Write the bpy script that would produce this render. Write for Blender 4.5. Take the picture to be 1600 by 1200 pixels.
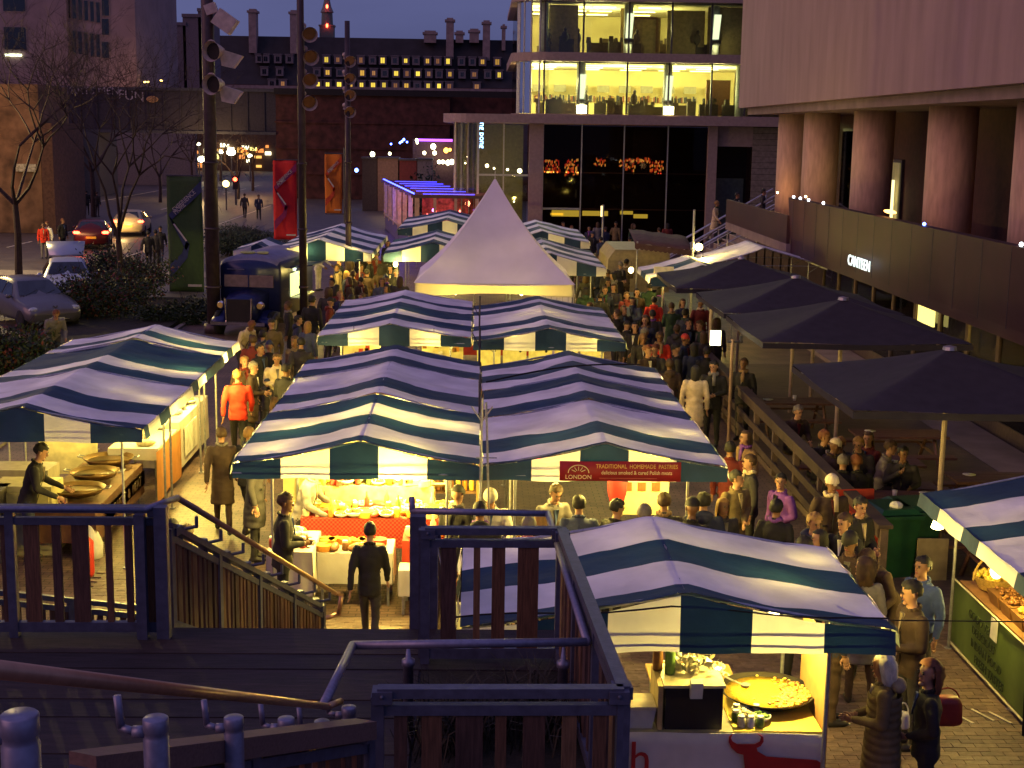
import bpy, bmesh, math, random
from mathutils import Vector, Matrix, noise
from mathutils.bvhtree import BVHTree
random.seed(7)
for o in list(bpy.data.objects): bpy.data.objects.remove(o)
SC = bpy.context.scene; COL = SC.collection
PI = math.pi; R = math.radians
# ---------------------------------------------------------------- camera
FPX, EYE_H = 2200.0, 6.3                       # focal length in pixels of a 1600 px wide picture, eye height
pitch = math.atan(394.1/FPX); yaw = math.atan(57/FPX*math.cos(pitch)); roll = .015
cf = Vector((math.sin(yaw)*math.cos(pitch), math.cos(yaw)*math.cos(pitch), -math.sin(pitch)))
cr = Vector((math.cos(yaw), -math.sin(yaw), 0)); cu = cr.cross(cf)
cr, cu = cr*math.cos(roll)+cu*math.sin(roll), -cr*math.sin(roll)+cu*math.cos(roll)
cam = bpy.data.objects.new('camera', bpy.data.cameras.new('camera')); COL.objects.link(cam)
cam.matrix_world = Matrix(((cr.x, cu.x, -cf.x, 0), (cr.y, cu.y, -cf.y, 0), (cr.z, cu.z, -cf.z, EYE_H), (0, 0, 0, 1)))
cam.data.sensor_width = 36; cam.data.lens = FPX/1600*36; cam.data.clip_start = .1; cam.data.clip_end = 1500
SC.camera = cam
def G(px, py, z=0):                          # measured point of the photograph on a level plane
    d = cf+cr*((px-800)/FPX)-cu*((py-600)/FPX); t = (z-EYE_H)/d.z
    return Vector((d.x*t, d.y*t, z))
def V(px, py, Y):                            # ... and on an upright plane across the view
    d = cf+cr*((px-800)/FPX)-cu*((py-600)/FPX); t = Y/d.y
    return Vector((d.x*t, Y, EYE_H+d.z*t))
# ---------------------------------------------------------------- light
W = bpy.data.worlds.new('World'); SC.world = W; W.use_nodes = True
nt = W.node_tree; nt.nodes.clear()
out = nt.nodes.new('ShaderNodeOutputWorld'); bg = nt.nodes.new('ShaderNodeBackground')
sky = nt.nodes.new('ShaderNodeTexSky'); sky.sky_type = 'NISHITA'; sky.sun_disc = False
sky.sun_elevation = R(-4); sky.sun_rotation = R(215); sky.ozone_density = 4.0; sky.dust_density = .6
add = nt.nodes.new('ShaderNodeMix'); add.data_type = 'RGBA'; add.blend_type = 'ADD'; add.inputs[0].default_value = .35
tc = nt.nodes.new('ShaderNodeTexCoord'); sp = nt.nodes.new('ShaderNodeSeparateXYZ'); rp = nt.nodes.new('ShaderNodeValToRGB')
rp.color_ramp.elements[0].position = 0; rp.color_ramp.elements[0].color = (.110, .124, .285, 1)
rp.color_ramp.elements[1].position = .75; rp.color_ramp.elements[1].color = (.215, .205, .48, 1)
cl = nt.nodes.new('ShaderNodeTexNoise'); cl.inputs['Scale'].default_value = 2.2; cl.inputs['Detail'].default_value = 6
mp = nt.nodes.new('ShaderNodeMapping'); mp.inputs['Scale'].default_value = (1, 1, 4)
cm = nt.nodes.new('ShaderNodeMapRange'); cm.inputs[1].default_value = .3; cm.inputs[2].default_value = .7; cm.inputs[3].default_value = .78; cm.inputs[4].default_value = 1.15
mu = nt.nodes.new('ShaderNodeMix'); mu.data_type = 'RGBA'; mu.blend_type = 'MULTIPLY'; mu.inputs[0].default_value = 1
L = nt.links.new
L(tc.outputs['Generated'], sp.inputs[0]); L(sp.outputs[2], rp.inputs[0]); L(tc.outputs['Generated'], mp.inputs[0]); L(mp.outputs[0], cl.inputs[0])
L(cl.outputs[0], cm.inputs[0]); L(rp.outputs[0], mu.inputs[6]); L(cm.outputs[0], mu.inputs[7])
L(mu.outputs[2], add.inputs[6]); L(sky.outputs[0], add.inputs[7]); L(add.outputs[2], bg.inputs[0]); L(bg.outputs[0], out.inputs[0])
bg.inputs[1].default_value = .85
sun = bpy.data.objects.new('twilight_glow', bpy.data.lights.new('twilight_glow', 'SUN')); COL.objects.link(sun)
sun.data.energy = .8; sun.data.angle = R(50); sun.data.color = (1.0, .44, .34)
sun.rotation_euler = Vector((.85, .32, -.40)).to_track_quat('-Z', 'Y').to_euler()
vs = SC.view_settings; vs.view_transform = 'Standard'; vs.look = 'None'; vs.gamma = 1; vs.exposure = 0; vs.use_curve_mapping = False
SC.render.engine = 'CYCLES'; SC.cycles.use_denoising = True; SC.cycles.max_bounces = 5; SC.cycles.diffuse_bounces = 3
SC.cycles.glossy_bounces = 2; SC.cycles.transmission_bounces = 3; SC.cycles.transparent_max_bounces = 6
SC.cycles.sample_clamp_indirect = 4; SC.cycles.caustics_reflective = False; SC.cycles.caustics_refractive = False
SC.cycles.use_light_tree = True
# ---------------------------------------------------------------- materials
_M = {}
def mat(name, c, rough=.7, metal=0, var=.25, scale=6, bump=0, bscale=40, trans=0, emit=0, ecol=None, stretch=None, spec=.4):
    if name in _M: return _M[name]
    m = bpy.data.materials.new(name); m.use_nodes = True; n = m.node_tree; b = n.nodes['Principled BSDF']; l = n.links.new
    b.inputs['Roughness'].default_value = rough; b.inputs['Metallic'].default_value = metal; b.inputs['Specular IOR Level'].default_value = spec
    t = n.nodes.new('ShaderNodeTexCoord'); src = t.outputs['Object']
    if stretch:
        mm = n.nodes.new('ShaderNodeMapping'); mm.inputs['Scale'].default_value = stretch; l(src, mm.inputs[0]); src = mm.outputs[0]
    nz = n.nodes.new('ShaderNodeTexNoise'); nz.inputs['Scale'].default_value = scale; nz.inputs['Detail'].default_value = 6; l(src, nz.inputs[0])
    mr = n.nodes.new('ShaderNodeMapRange'); mr.inputs[1].default_value = .3; mr.inputs[2].default_value = .7
    mr.inputs[3].default_value = 1-var; mr.inputs[4].default_value = 1+var*.6; l(nz.outputs[0], mr.inputs[0])
    mx = n.nodes.new('ShaderNodeMix'); mx.data_type = 'RGBA'; mx.blend_type = 'MULTIPLY'; mx.inputs[0].default_value = 1
    mx.inputs[6].default_value = (*c, 1); l(mr.outputs[0], mx.inputs[7]); l(mx.outputs[2], b.inputs['Base Color'])
    if bump:
        n2 = n.nodes.new('ShaderNodeTexNoise'); n2.inputs['Scale'].default_value = bscale; n2.inputs['Detail'].default_value = 4; l(src, n2.inputs[0])
        bp = n.nodes.new('ShaderNodeBump'); bp.inputs['Strength'].default_value = bump; bp.inputs['Distance'].default_value = .02
        l(n2.outputs[0], bp.inputs['Height']); l(bp.outputs[0], b.inputs['Normal'])
    if emit:
        b.inputs['Emission Color'].default_value = (*(ecol or c), 1); b.inputs['Emission Strength'].default_value = emit
    if trans:
        tr = n.nodes.new('ShaderNodeBsdfTranslucent'); l(mx.outputs[2], tr.inputs[0])
        ms = n.nodes.new('ShaderNodeMixShader'); ms.inputs[0].default_value = trans
        l(b.outputs[0], ms.inputs[1]); l(tr.outputs[0], ms.inputs[2]); l(ms.outputs[0], n.nodes['Material Output'].inputs[0])
    _M[name] = m; return m
def glass(name, c=(.6, .7, .75), rough=.03, ior=1.5):
    if name in _M: return _M[name]
    m = bpy.data.materials.new(name); m.use_nodes = True; n = m.node_tree; n.nodes.clear(); l = n.links.new
    o = n.nodes.new('ShaderNodeOutputMaterial'); t = n.nodes.new('ShaderNodeBsdfTransparent'); t.inputs[0].default_value = (*c, 1)
    g = n.nodes.new('ShaderNodeBsdfGlossy'); g.inputs['Roughness'].default_value = rough
    fr = n.nodes.new('ShaderNodeFresnel'); fr.inputs[0].default_value = ior; s = n.nodes.new('ShaderNodeMixShader')
    l(fr.outputs[0], s.inputs[0]); l(t.outputs[0], s.inputs[1]); l(g.outputs[0], s.inputs[2]); l(s.outputs[0], o.inputs[0])
    _M[name] = m; return m
def emis(name, c, s):
    return mat(name, tuple(min(1, k*.8) for k in c), emit=s, ecol=c, var=.1)
def col(name, c, **k): return mat(name, c, **k)
M = {}
M['white_cloth'] = mat('white_striped_canvas', (.80, .78, .82), .75, var=.24, scale=1.7, trans=.045, bump=.5, bscale=7)
M['white_end'] = mat('white_end_cloth', (.74, .72, .74), .75, var=.12, scale=2.5, trans=.30, bump=.3, bscale=9)
M['blue_cloth'] = mat('blue_green_striped_canvas', (.014, .044, .10), .7, var=.25, scale=2.5, trans=.08, bump=.4, bscale=9)
M['tent'] = mat('pale_tent_membrane', (.85, .79, .85), .6, var=.10, scale=1.2, trans=.03, bump=.3, bscale=4)
M['steel'] = mat('galvanised_steel', (.38, .38, .42), .42, .7, scale=20)
M['dsteel'] = mat('dark_painted_steel', (.06, .055, .07), .5, .3)
M['brushed'] = mat('brushed_rail_steel', (.20, .20, .30), .4, .45, var=.2, scale=30)
M['bluerail'] = mat('blue_grey_painted_steel', (.08, .085, .135), .45, .2, var=.25, scale=14, bump=.1)
M['timber'] = mat('weathered_timber_slats', (.17, .085, .045), .8, var=.45, scale=5, stretch=(14, 14, 1.2), bump=.3, bscale=20)
M['timber2'] = mat('grey_brown_decking', (.12, .08, .07), .8, var=.4, scale=5, stretch=(1, 12, 1), bump=.3)
M['concrete'] = mat('pink_grey_concrete', (.34, .235, .21), .85, var=.15, scale=1.1, stretch=(1.6, 1.6, .35), bump=.25, bscale=6)
M['concrete2'] = mat('pale_office_stone', (.26, .18, .19), .85, var=.2, scale=.5, bump=.1)
M['stone'] = mat('portland_stone', (.26, .19, .18), .85, var=.25, scale=1.5)
M['brick'] = mat('dark_red_brick', (.075, .022, .018), .9, var=.6, scale=1.5, bump=.3, bscale=12)
M['copper'] = mat('dark_patinated_copper', (.050, .016, .021), .62, 0, var=.25, scale=1.2)
M['slate'] = mat('dark_slate_roof', (.022, .018, .022), .75, var=.4, scale=.6)
M['asphalt'] = mat('asphalt', (.075, .062, .058), .55, var=.35, scale=1.2, bump=.25, bscale=60)
M['kerb'] = mat('granite_kerb', (.20, .17, .16), .8, var=.3)
M['paint'] = mat('worn_road_paint', (.5, .45, .36), .7, var=.5, scale=8)
M['dark'] = mat('near_black', (.012, .008, .01), .8)  # one near-black base colour shared by recesses, grilles and boards
M['soil'] = mat('dark_planting_soil', (.02, .017, .012), .95, var=.5, bump=.6)
M['leaf'] = mat('dark_green_leaves', (.018, .032, .012), .6, var=.7, scale=9)
M['leaf2'] = mat('dull_red_leaves', (.11, .02, .012), .6, var=.7, scale=9)
M['grassy'] = mat('dry_straw_grass', (.10, .055, .025), .7, var=.6)
M['bark'] = mat('bare_winter_bark', (.045, .026, .024), .9, var=.4)
M['navy'] = mat('navy_parasol_canvas', (.034, .029, .034), .8, var=.2, scale=5, bump=.2, bscale=60)
M['skin'] = mat('skin', (.42, .23, .15), .55, var=.08)
M['eye'] = mat('dark_eye', (.01, .008, .008), .3)
M['lip'] = mat('lips', (.28, .08, .07), .5)
M['shoe'] = mat('black_leather_shoe', (.015, .012, .012), .45)
M['bulb'] = emis('hot_bulb', (1, .80, .38), 38)
M['bulb2'] = emis('far_lamp_glow', (1, .80, .45), 14)
M['redlamp'] = emis('red_tail_lamp', (1, .05, .02), 22)
M['glassc'] = glass('clear_facade_glass', (.80, .84, .80))
M['glassd'] = glass('tinted_glass', (.38, .34, .34), ior=1.18)
M['carglass'] = mat('car_window_glass', (.01, .012, .018), .08, 0, spec=.8)
M['rubber'] = mat('black_rubber', (.012, .012, .012), .8)
M['paper'] = mat('white_paper', (.7, .68, .62), .8)
# ---------------------------------------------------------------- mesh helpers
class MB:
    def __init__(s): s.v = []; s.f = []; s.m = []
    def add(s, vs, fs, m=0):
        b = len(s.v); s.v += [tuple(v) for v in vs]; s.f += [tuple(b+i for i in f) for f in fs]; s.m += [m]*len(fs)
        return s
    def box(s, c, d, rz=0, m=0, rx=0, ry=0, top=1.0):
        hx, hy, hz = d[0]/2, d[1]/2, d[2]/2; vs = []
        mt = Matrix.Rotation(rz, 3, 'Z') @ Matrix.Rotation(ry, 3, 'Y') @ Matrix.Rotation(rx, 3, 'X')
        for z in (-hz, hz):
            k = top if z > 0 else 1
            for x, y in ((-hx, -hy), (hx, -hy), (hx, hy), (-hx, hy)): vs.append(Vector(c)+mt @ Vector((x*k, y*k, z)))
        return s.add(vs, [(3, 2, 1, 0), (4, 5, 6, 7), (0, 1, 5, 4), (1, 2, 6, 5), (2, 3, 7, 6), (3, 0, 4, 7)], m)
    def bx(s, x0, x1, y0, y1, z0, z1, m=0):
        return s.box(((x0+x1)/2, (y0+y1)/2, (z0+z1)/2), (x1-x0, y1-y0, z1-z0), 0, m)
    def tube(s, p, q, r, r2=None, n=8, m=0, cap=True):
        p, q = Vector(p), Vector(q); d = q-p
        if d.length < 1e-6: return s
        r2 = r if r2 is None else r2
        a = d.normalized(); u = a.orthogonal().normalized(); w = a.cross(u); vs = []
        for c, rr in ((p, r), (q, r2)):
            for i in range(n):
                t = 2*PI*i/n; vs.append(c+(u*math.cos(t)+w*math.sin(t))*rr)
        fs = [(i, (i+1) % n, n+(i+1) % n, n+i) for i in range(n)]
        if cap: fs += [tuple(range(n-1, -1, -1)), tuple(range(n, 2*n))]
        return s.add(vs, fs, m)
    def path(s, pts, r, n=8, m=0):
        for a, b in zip(pts, pts[1:]): s.tube(a, b, r, n=n, m=m)
        for p in pts[1:-1]: s.ell(p, (r, r, r), 8, 5, m)
        return s
    def lathe(s, prof, c=(0, 0, 0), n=16, m=0, axis='z'):
        vs = []
        for r, z in prof:
            for i in range(n):
                t = 2*PI*i/n; p = (r*math.cos(t), r*math.sin(t), z)
                if axis == 'x': p = (p[2], p[0], p[1])
                if axis == 'y': p = (p[0], -p[2], p[1])
                vs.append((c[0]+p[0], c[1]+p[1], c[2]+p[2]))
        fs = []
        for j in range(len(prof)-1):
            for i in range(n): fs.append((j*n+i, j*n+(i+1) % n, (j+1)*n+(i+1) % n, (j+1)*n+i))
        if prof[0][0] > 1e-5: fs.append(tuple(range(n-1, -1, -1)))
        if prof[-1][0] > 1e-5: fs.append(tuple(range((len(prof)-1)*n, len(prof)*n)))
        return s.add(vs, fs, m)
    def ell(s, c, r, n=12, k=8, m=0, mt=None):
        vs = []; fs = []
        for j in range(k+1):
            t = PI*j/k
            for i in range(n):
                p = Vector((r[0]*math.sin(t)*math.cos(2*PI*i/n), r[1]*math.sin(t)*math.sin(2*PI*i/n), r[2]*math.cos(t)))
                if mt: p = mt @ p
                vs.append(Vector(c)+p)
        for j in range(k):
            for i in range(n): fs.append((j*n+i, (j+1)*n+i, (j+1)*n+(i+1) % n, j*n+(i+1) % n))
        return s.add(vs, fs, m)
    def grid(s, fn, nu, nv, m=0, mf=None):
        b = len(s.v)
        for j in range(nv+1):
            for i in range(nu+1): s.v.append(tuple(fn(i/nu, j/nv)))
        for j in range(nv):
            for i in range(nu):
                a = b+j*(nu+1)+i; s.f.append((a, a+1, a+nu+2, a+nu+1)); s.m.append(mf(i, j) if mf else m)
        return s
    def loft(s, rings, m=0, cap=True, mf=None):
        n = len(rings[0]); b = len(s.v)
        for r in rings: s.v += [tuple(p) for p in r]
        for j in range(len(rings)-1):
            for i in range(n):
                s.f.append((b+j*n+i, b+j*n+(i+1) % n, b+(j+1)*n+(i+1) % n, b+(j+1)*n+i)); s.m.append(mf(i, j) if mf else m)
        if cap:
            s.f.append(tuple(b+i for i in range(n-1, -1, -1))); s.f.append(tuple(b+(len(rings)-1)*n+i for i in range(n))); s.m += [m, m]
        return s
    def prism(s, pts, o, u, w, d, m=0):          # polygon in the plane (o; u, w) pushed along d
        o, u, w, d = map(Vector, (o, u, w, d)); n = len(pts)
        vs = [o+u*a+w*b for a, b in pts]+[o+u*a+w*b+d for a, b in pts]
        return s.add(vs, [tuple(range(n)), tuple(range(2*n-1, n-1, -1))]+[(i, (i+1) % n, n+(i+1) % n, n+i) for i in range(n)], m)
    def build(s, name, mats, parent=None, smooth=False, local=False, solid=0):
        me = bpy.data.meshes.new(name)
        vs = s.v
        if parent is not None and not local:
            iv = Matrix.Rotation(-parent.rotation_euler.z, 3, 'Z'); q = wloc(parent)
            vs = [tuple(iv @ (Vector(v)-q)) for v in vs]
        me.from_pydata(vs, [], s.f)
        for k in (mats if isinstance(mats, (list, tuple)) else [mats]): me.materials.append(k)
        me.polygons.foreach_set('material_index', s.m)
        if smooth: me.polygons.foreach_set('use_smooth', [True]*len(s.f))
        me.update()
        o = bpy.data.objects.new(name, me); COL.objects.link(o)
        if parent is not None: o.parent = parent
        if solid:
            md = o.modifiers.new('thickness', 'SOLIDIFY'); md.thickness = solid; md.offset = 0
        return o
def wloc(o):
    p = o.location.copy()
    while o.parent is not None: o = o.parent; p = p+o.location
    return p
def tag(o, label, cat, group=None, kind=None):
    if label: o['label'] = label
    if cat: o['category'] = cat
    if group: o['group'] = group
    if kind: o['kind'] = kind
    return o
def struct(o): o['kind'] = 'structure'; return o
def thing(name, label, cat, loc=(0, 0, 0), rz=0, group=None):
    o = bpy.data.objects.new(name, None); COL.objects.link(o); o.location = loc; o.rotation_euler = (0, 0, rz)
    o.empty_display_size = .2
    return tag(o, label, cat, group)
def dup(o, parent=None):
    c = o.copy(); COL.objects.link(c); c.parent = parent
    for ch in o.children: dup(ch, c)
    return c
def lamp(loc, power, c=(1, .74, .14), r=.06, parent=None):
    l = bpy.data.lights.new('bulb_light', 'POINT'); l.energy = power; l.color = c; l.shadow_soft_size = r
    o = bpy.data.objects.new('bulb_light', l); COL.objects.link(o)
    if parent is not None: o.parent = parent; o.location = Vector(loc)-wloc(parent)
    else: o.location = loc
    return o
_T = {}
def text(s, size, o, u, w, m, parent, name='lettering', depth=.004, align='CENTER', xs=1.0, local=False, shear=0):
    k = (s, align)
    if k not in _T:
        cv = bpy.data.curves.new('t', 'FONT'); cv.body = s; cv.align_x = align; cv.align_y = 'CENTER'; cv.resolution_u = 3; cv.extrude = .02; cv.fill_mode = 'BOTH'
        ob = bpy.data.objects.new('t', cv); COL.objects.link(ob); bpy.context.view_layer.update()
        me = bpy.data.meshes.new_from_object(ob.evaluated_get(bpy.context.evaluated_depsgraph_get()))
        _T[k] = ([tuple(v.co) for v in me.vertices], [tuple(p.vertices) for p in me.polygons]); bpy.data.objects.remove(ob)
    vs, fs = _T[k]; b = MB(); o, u, w = Vector(o), Vector(u).normalized(), Vector(w).normalized(); nn = u.cross(w)
    b.add([o+u*(x*size*xs+y*shear*size)+w*(y*size)+nn*(z/.02*depth) for x, y, z in vs], fs)
    return b.build(name, m, parent, local=local)
def bulb(loc, power, label, group='bare bulbs hanging in the stalls', size=.055, shade=False, cat='lamp', cord=.25):
    t = thing('hanging_bulb', label, cat, loc, 0, group)
    MB().ell(loc, (size, size, size*1.2), 12, 8).build('bulb', M['bulb'], t, True)
    b = MB(); b.tube(Vector(loc)+Vector((0, 0, size)), Vector(loc)+Vector((0, 0, size+.07)), .022); b.tube(Vector(loc)+Vector((0, 0, size+.07)), Vector(loc)+Vector((0, 0, cord)), .006, n=5)
    b.build('lamp_holder', M['dsteel'], t)
    lamp(Vector(loc)-Vector((0, 0, .0)), power, parent=t)
    return t
def glowglass(name, c, s):
    m = bpy.data.materials.new(name); m.use_nodes = True; n = m.node_tree; n.nodes.clear(); l = n.links.new
    o = n.nodes.new('ShaderNodeOutputMaterial'); t = n.nodes.new('ShaderNodeBsdfTransparent'); e = n.nodes.new('ShaderNodeEmission')
    e.inputs[0].default_value = (*c, 1); e.inputs[1].default_value = s; a = n.nodes.new('ShaderNodeAddShader')
    l(t.outputs[0], a.inputs[0]); l(e.outputs[0], a.inputs[1]); l(a.outputs[0], o.inputs[0]); _M[name] = m; return m
M['bulb'] = glowglass('glowing_bulb_glass', (1, .80, .30), 9)
# ================================================================ SETTING
g = MB(); g.bx(-400, 400, -20, 900, -.4, -.02); struct(g.build('ground', M['asphalt']))
g = MB(); g.bx(-9.4, 60, 4, 88, -.05, 0)
M['paving'] = mat('plaza_paving', (.15, .092, .075), .55, var=.5, scale=1.6, bump=.3, bscale=25)
n = M['paving'].node_tree; b = n.nodes['Principled BSDF']
bt = n.nodes.new('ShaderNodeTexBrick'); bt.inputs['Scale'].default_value = 2.4; bt.inputs['Mortar Size'].default_value = .022
bt.inputs['Color1'].default_value = (1, 1, 1, 1); bt.inputs['Color2'].default_value = (.75, .75, .78, 1); bt.inputs['Mortar'].default_value = (.25, .25, .25, 1)
tt = n.nodes.new('ShaderNodeTexCoord'); n.links.new(tt.outputs['Object'], bt.inputs[0])
mz = n.nodes.new('ShaderNodeMix'); mz.data_type = 'RGBA'; mz.blend_type = 'MULTIPLY'; mz.inputs[0].default_value = 1
old = b.inputs['Base Color'].links[0].from_socket; n.links.new(old, mz.inputs[6]); n.links.new(bt.outputs[0], mz.inputs[7]); n.links.new(mz.outputs[2], b.inputs['Base Color'])
plaza = struct(g.build('plaza_pavement', M['paving']))
g = MB()
for k in range(16):
    a = k/16
    g.bx(-9.55, -9.4, 12+k*5, 16.98+k*5, -.05, .06)
struct(g.build('kerb', M['kerb']))
g = MB(); g.bx(-60, -9.6, 60, 62.2, -.02, .002)
struct(g.build('far_pavement', M['kerb']))
# real pavers in the near part, laid in running bond: the nearest as single stones, the rest in one sheet
paver_mats = [mat('paver_%d' % i, c, .6, var=.3, scale=14, bump=.3, bscale=30) for i, c in enumerate([(.155, .098, .078), (.125, .08, .066), (.18, .12, .095)])]
pmesh = []
for i in range(3):
    q = MB(); q.box((0, 0, .006), (.234, .093, .012), m=0, top=.985); o = q.build('paver', paver_mats[i], plaza, local=True); pmesh.append(o.data); bpy.data.objects.remove(o)
cells = []
for j in range(int((19.6-10.5)/.1)):
    for i in range(-22, 27):
        x = i*.24+(.12 if j % 2 else 0); y = 10.5+j*.1
        if y > 17.6 and -3 < x < 3.1: continue
        cells.append((x, y))
vis = [c for c in cells if (3.7 < c[0] < 5.2 and 11.6 < c[1] < 14.2) or (-1.65 < c[0] < -.5 and 14.6 < c[1] < 16.4)]
vis = vis[:300]; vset = set(vis); rest = MB()
for (x, y) in cells:
    if (x, y) in vset:
        o = bpy.data.objects.new('paver', random.choice(pmesh)); COL.objects.link(o); o.parent = plaza
        o.location = (x, y, random.uniform(0, .004)); o.rotation_euler = (random.uniform(-.012, .012), random.uniform(-.012, .012), 0)
    else:
        rest.box((x, y, .006+random.uniform(0, .004)), (.234, .093, .012), m=random.randrange(3), rx=random.uniform(-.012, .012))
o = rest.build('paver_sheet', paver_mats, plaza); o['kind'] = 'stuff'
# short white studs set across the paving
for k, (px, py) in enumerate([(1283, 1127), (1312, 1126), (1375, 1123), (1405, 1125), (1473, 1122), (1503, 1124), (1535, 1120), (1562, 1124), (1590, 1118)]):
    p = G(px, py); t = MB(); t.box((p.x, p.y, .021), (.035, .34, .012), rz=R(24)); o = t.build('paving_marker', M['paint']); struct(o)
# road lines
g = MB()
for k in range(14): g.box((-24.5, 40+k*9, -.012), (.14, 4, .008))
g.box((-32, 90, -.012), (.14, 120, .008)); g.box((-17.2, 88, -.012), (.12, 60, .008)); struct(g.build('road_markings', M['paint']))
# roadside bed where the shrubs stand
g = MB(); g.bx(-13.5, -9.7, 28, 52, -.02, .10); struct(g.build('planting_bed', M['soil']))
# ================================================================ RIGHT: concert hall
hall = thing('concert_hall', 'concrete concert hall with pinkish upper block on round columns above the copper fascia', 'building', (10, 40, 0))
q = MB(); q.bx(10.4, 40, 14, 57.4, 7.37, 26); q.build('upper_wall', M['concrete'], hall)
q = MB(); q.bx(10.7, 40, 14, 57.0, 7.1, 7.365); q.build('soffit', M['stone'], hall)
colp = [(12, 54.2), (12, 49.9), (12.1, 43.6), (12.1, 36.3), (12.1, 30.3), (12.1, 24.5)]
for (x, y) in colp:
    q = MB(); q.lathe([(.62, 2.6), (.62, 7.1)], (x, y, 0), 24); q.build('column', mat('warm_column_stone', (.55, .37, .26), .8, var=.2, stretch=(1.5, 1.5, .3)), hall, True)
q = MB(); q.bx(13.6, 14, 14, 57, 2.6, 7.1); q.build('recessed_wall', mat('dark_foyer_wall', (.07, .03, .02), .8), hall)
for k, (y, w, z0, z1, c) in enumerate([(41.2, .55, 3.4, 6.6, 0), (45.9, .7, 3.0, 5.6, 1), (48.6, .4, 3.4, 6.4, 1), (32.5, .5, 3, 6.6, 2), (28.5, .4, 3, 6.4, 2), (52, .8, 2.8, 6.6, 0)]):
    f = MB(); f.bx(13.50, 13.6, y-w, y+w, z0, z1); f = f.build('foyer_window', M['dsteel'], hall)
    pn = MB(); pn.bx(13.46, 13.495, y-w+.08, y+w-.08, z0+.1, z1-.1)
    if c == 1: pn.build('pane', mat('dim_lit_pane', (.3, .26, .12), .4, emit=.10, ecol=(1, .85, .3), var=.5, scale=3), f)
    elif c == 2: pn.build('pane', mat('amber_lit_pane', (.3, .1, .04), .4, emit=.18, ecol=(1, .35, .08), var=.5, scale=3), f)
    else: pn.build('pane', M['glassd'], f)
for (y, z) in [(45.45, 3.55), (46.25, 3.55), (46.6, 3.5)]:
    q = MB(); q.bx(13.3, 13.36, y-.06, y+.06, z, z+1.4); q.build('wall_light', emis('wall_strip_light', (1, .85, .35), 2.2), hall)
# fascia, terrace
q = MB()
q.loft([[(10.0+(.15 if zz < 3 else 0), y, zz) for zz in (2.52, 2.75, 4.34)]+[(10.25, y, 4.34), (10.25, y, 2.52)] for y in (13, 20, 28, 36, 45.6)])
q.build('copper_fascia', M['copper'], hall, solid=0)
q = MB(); q.bx(10.26, 40, 13, 45.6, 2.55, 2.85); q.bx(10.0, 14, 45.6, 45.62+11.4, 2.55, 2.85); q.build('terrace_slab', M['stone'], hall)
q = MB(); q.bx(10.0, 10.12, 45.62, 57, 2.85, 3.75); q.build('terrace_parapet', M['copper'], hall)
for k in range(21):
    y = 13.8+k*1.55; 
    q = MB(); q.bx(9.996, 10.006, y, y+.012, 2.76, 4.33); q.build('fascia_joint', M['dsteel'], hall)
text('CANTEEN', .40, (9.93, 36.5, 3.05), (0, -1, 0), (0, 0, 1), emis('white_sign_light', (.85, 1, .95), 1.5), hall, 'sign_letters', .012, xs=1.2)
for (px, py) in [(1235, 314), (1245, 320), (1258, 319), (1281, 322), (1587, 387), (1437, 354)]:
    p = V(px, py, 40); d = (10.0)/p.x; y = 40*d; z = EYE_H+(p.z-EYE_H)*d
    q = MB(); q.ell((10.1, y, max(4.38, z)), (.04, .04, .04), 8, 6); q.build('parapet_light', emis('cold_pin_light', (.9, .95, 1), 12) if px != 1437 else emis('blue_pin_light', (.1, .2, 1), 14), hall)
p = (10.35, 35.4, 4.46); q = MB(); q.ell(p, (.09, .5, .05), 10, 6); q.build('terrace_lamp', emis('orange_terrace_lamp', (1, .45, .1), 7), hall)
lamp((11.0, 47.5, 4.3), 14, (1, .5, .2), .2, hall); lamp((11.2, 53, 4.2), 16, (1, .5, .2), .2, hall)
for x, y, z in ((11.0, 47.5, 4.3), (11.2, 53, 4.2)): q = MB(); q.ell((x, y, z), (.04, .04, .04), 8, 6); q.build('terrace_bulb', M['bulb'], hall)
# restaurant front below the fascia
q = MB(); q.bx(13.2, 13.4, 13, 45.5, 0, 2.55); q.build('restaurant_wall', mat('ochre_restaurant_wall', (.45, .27, .10), .8), hall)
yy = 14
for k in range(16):
    y0 = 14+k*1.95; f = MB(); 
    for (a, bb) in ((0, .09), (1.86, 1.95)): f.bx(11.15, 11.25, y0+a, y0+bb, 0, 2.5)
    f.bx(11.15, 11.25, y0+.09, y0+1.86, 0, .35); f.bx(11.15, 11.25, y0+.09, y0+1.86, 2.4, 2.5)
    f = f.build('shop_window', M['timber2'], hall)
    pn = MB(); pn.bx(11.19, 11.20, y0+.09, y0+1.86, .35, 2.4); pn.build('pane', M['glassc'], f)
for k, y in enumerate([17.6, 21.4, 23.6, 27.5, 31, 35, 39.5, 43.5]):
    bulb((11.9, y, 2.0), 60, ['first', 'second', 'third', 'fourth', 'fifth', 'sixth', 'seventh', 'farthest'][k]+' pendant lamp from the viewer behind the restaurant windows', 'pendant lamps inside the restaurant', .09)
q = MB(); q.bx(9.9, 11.0, 16, 44, 0, .10); q.build('restaurant_plinth', M['stone'], hall)
for k, (y, z0, z1) in enumerate([(24.2, 2.15, 2.42), (26.2, 2.2, 2.42), (33.5, 1.8, 2.35)]):
    q = MB(); q.bx(11.0, 11.05, y, y+1.2, z0, z1); q.build('menu_lightbox', emis('yellow_light_box', (1, .85, .25), 1.5), hall)
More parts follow.
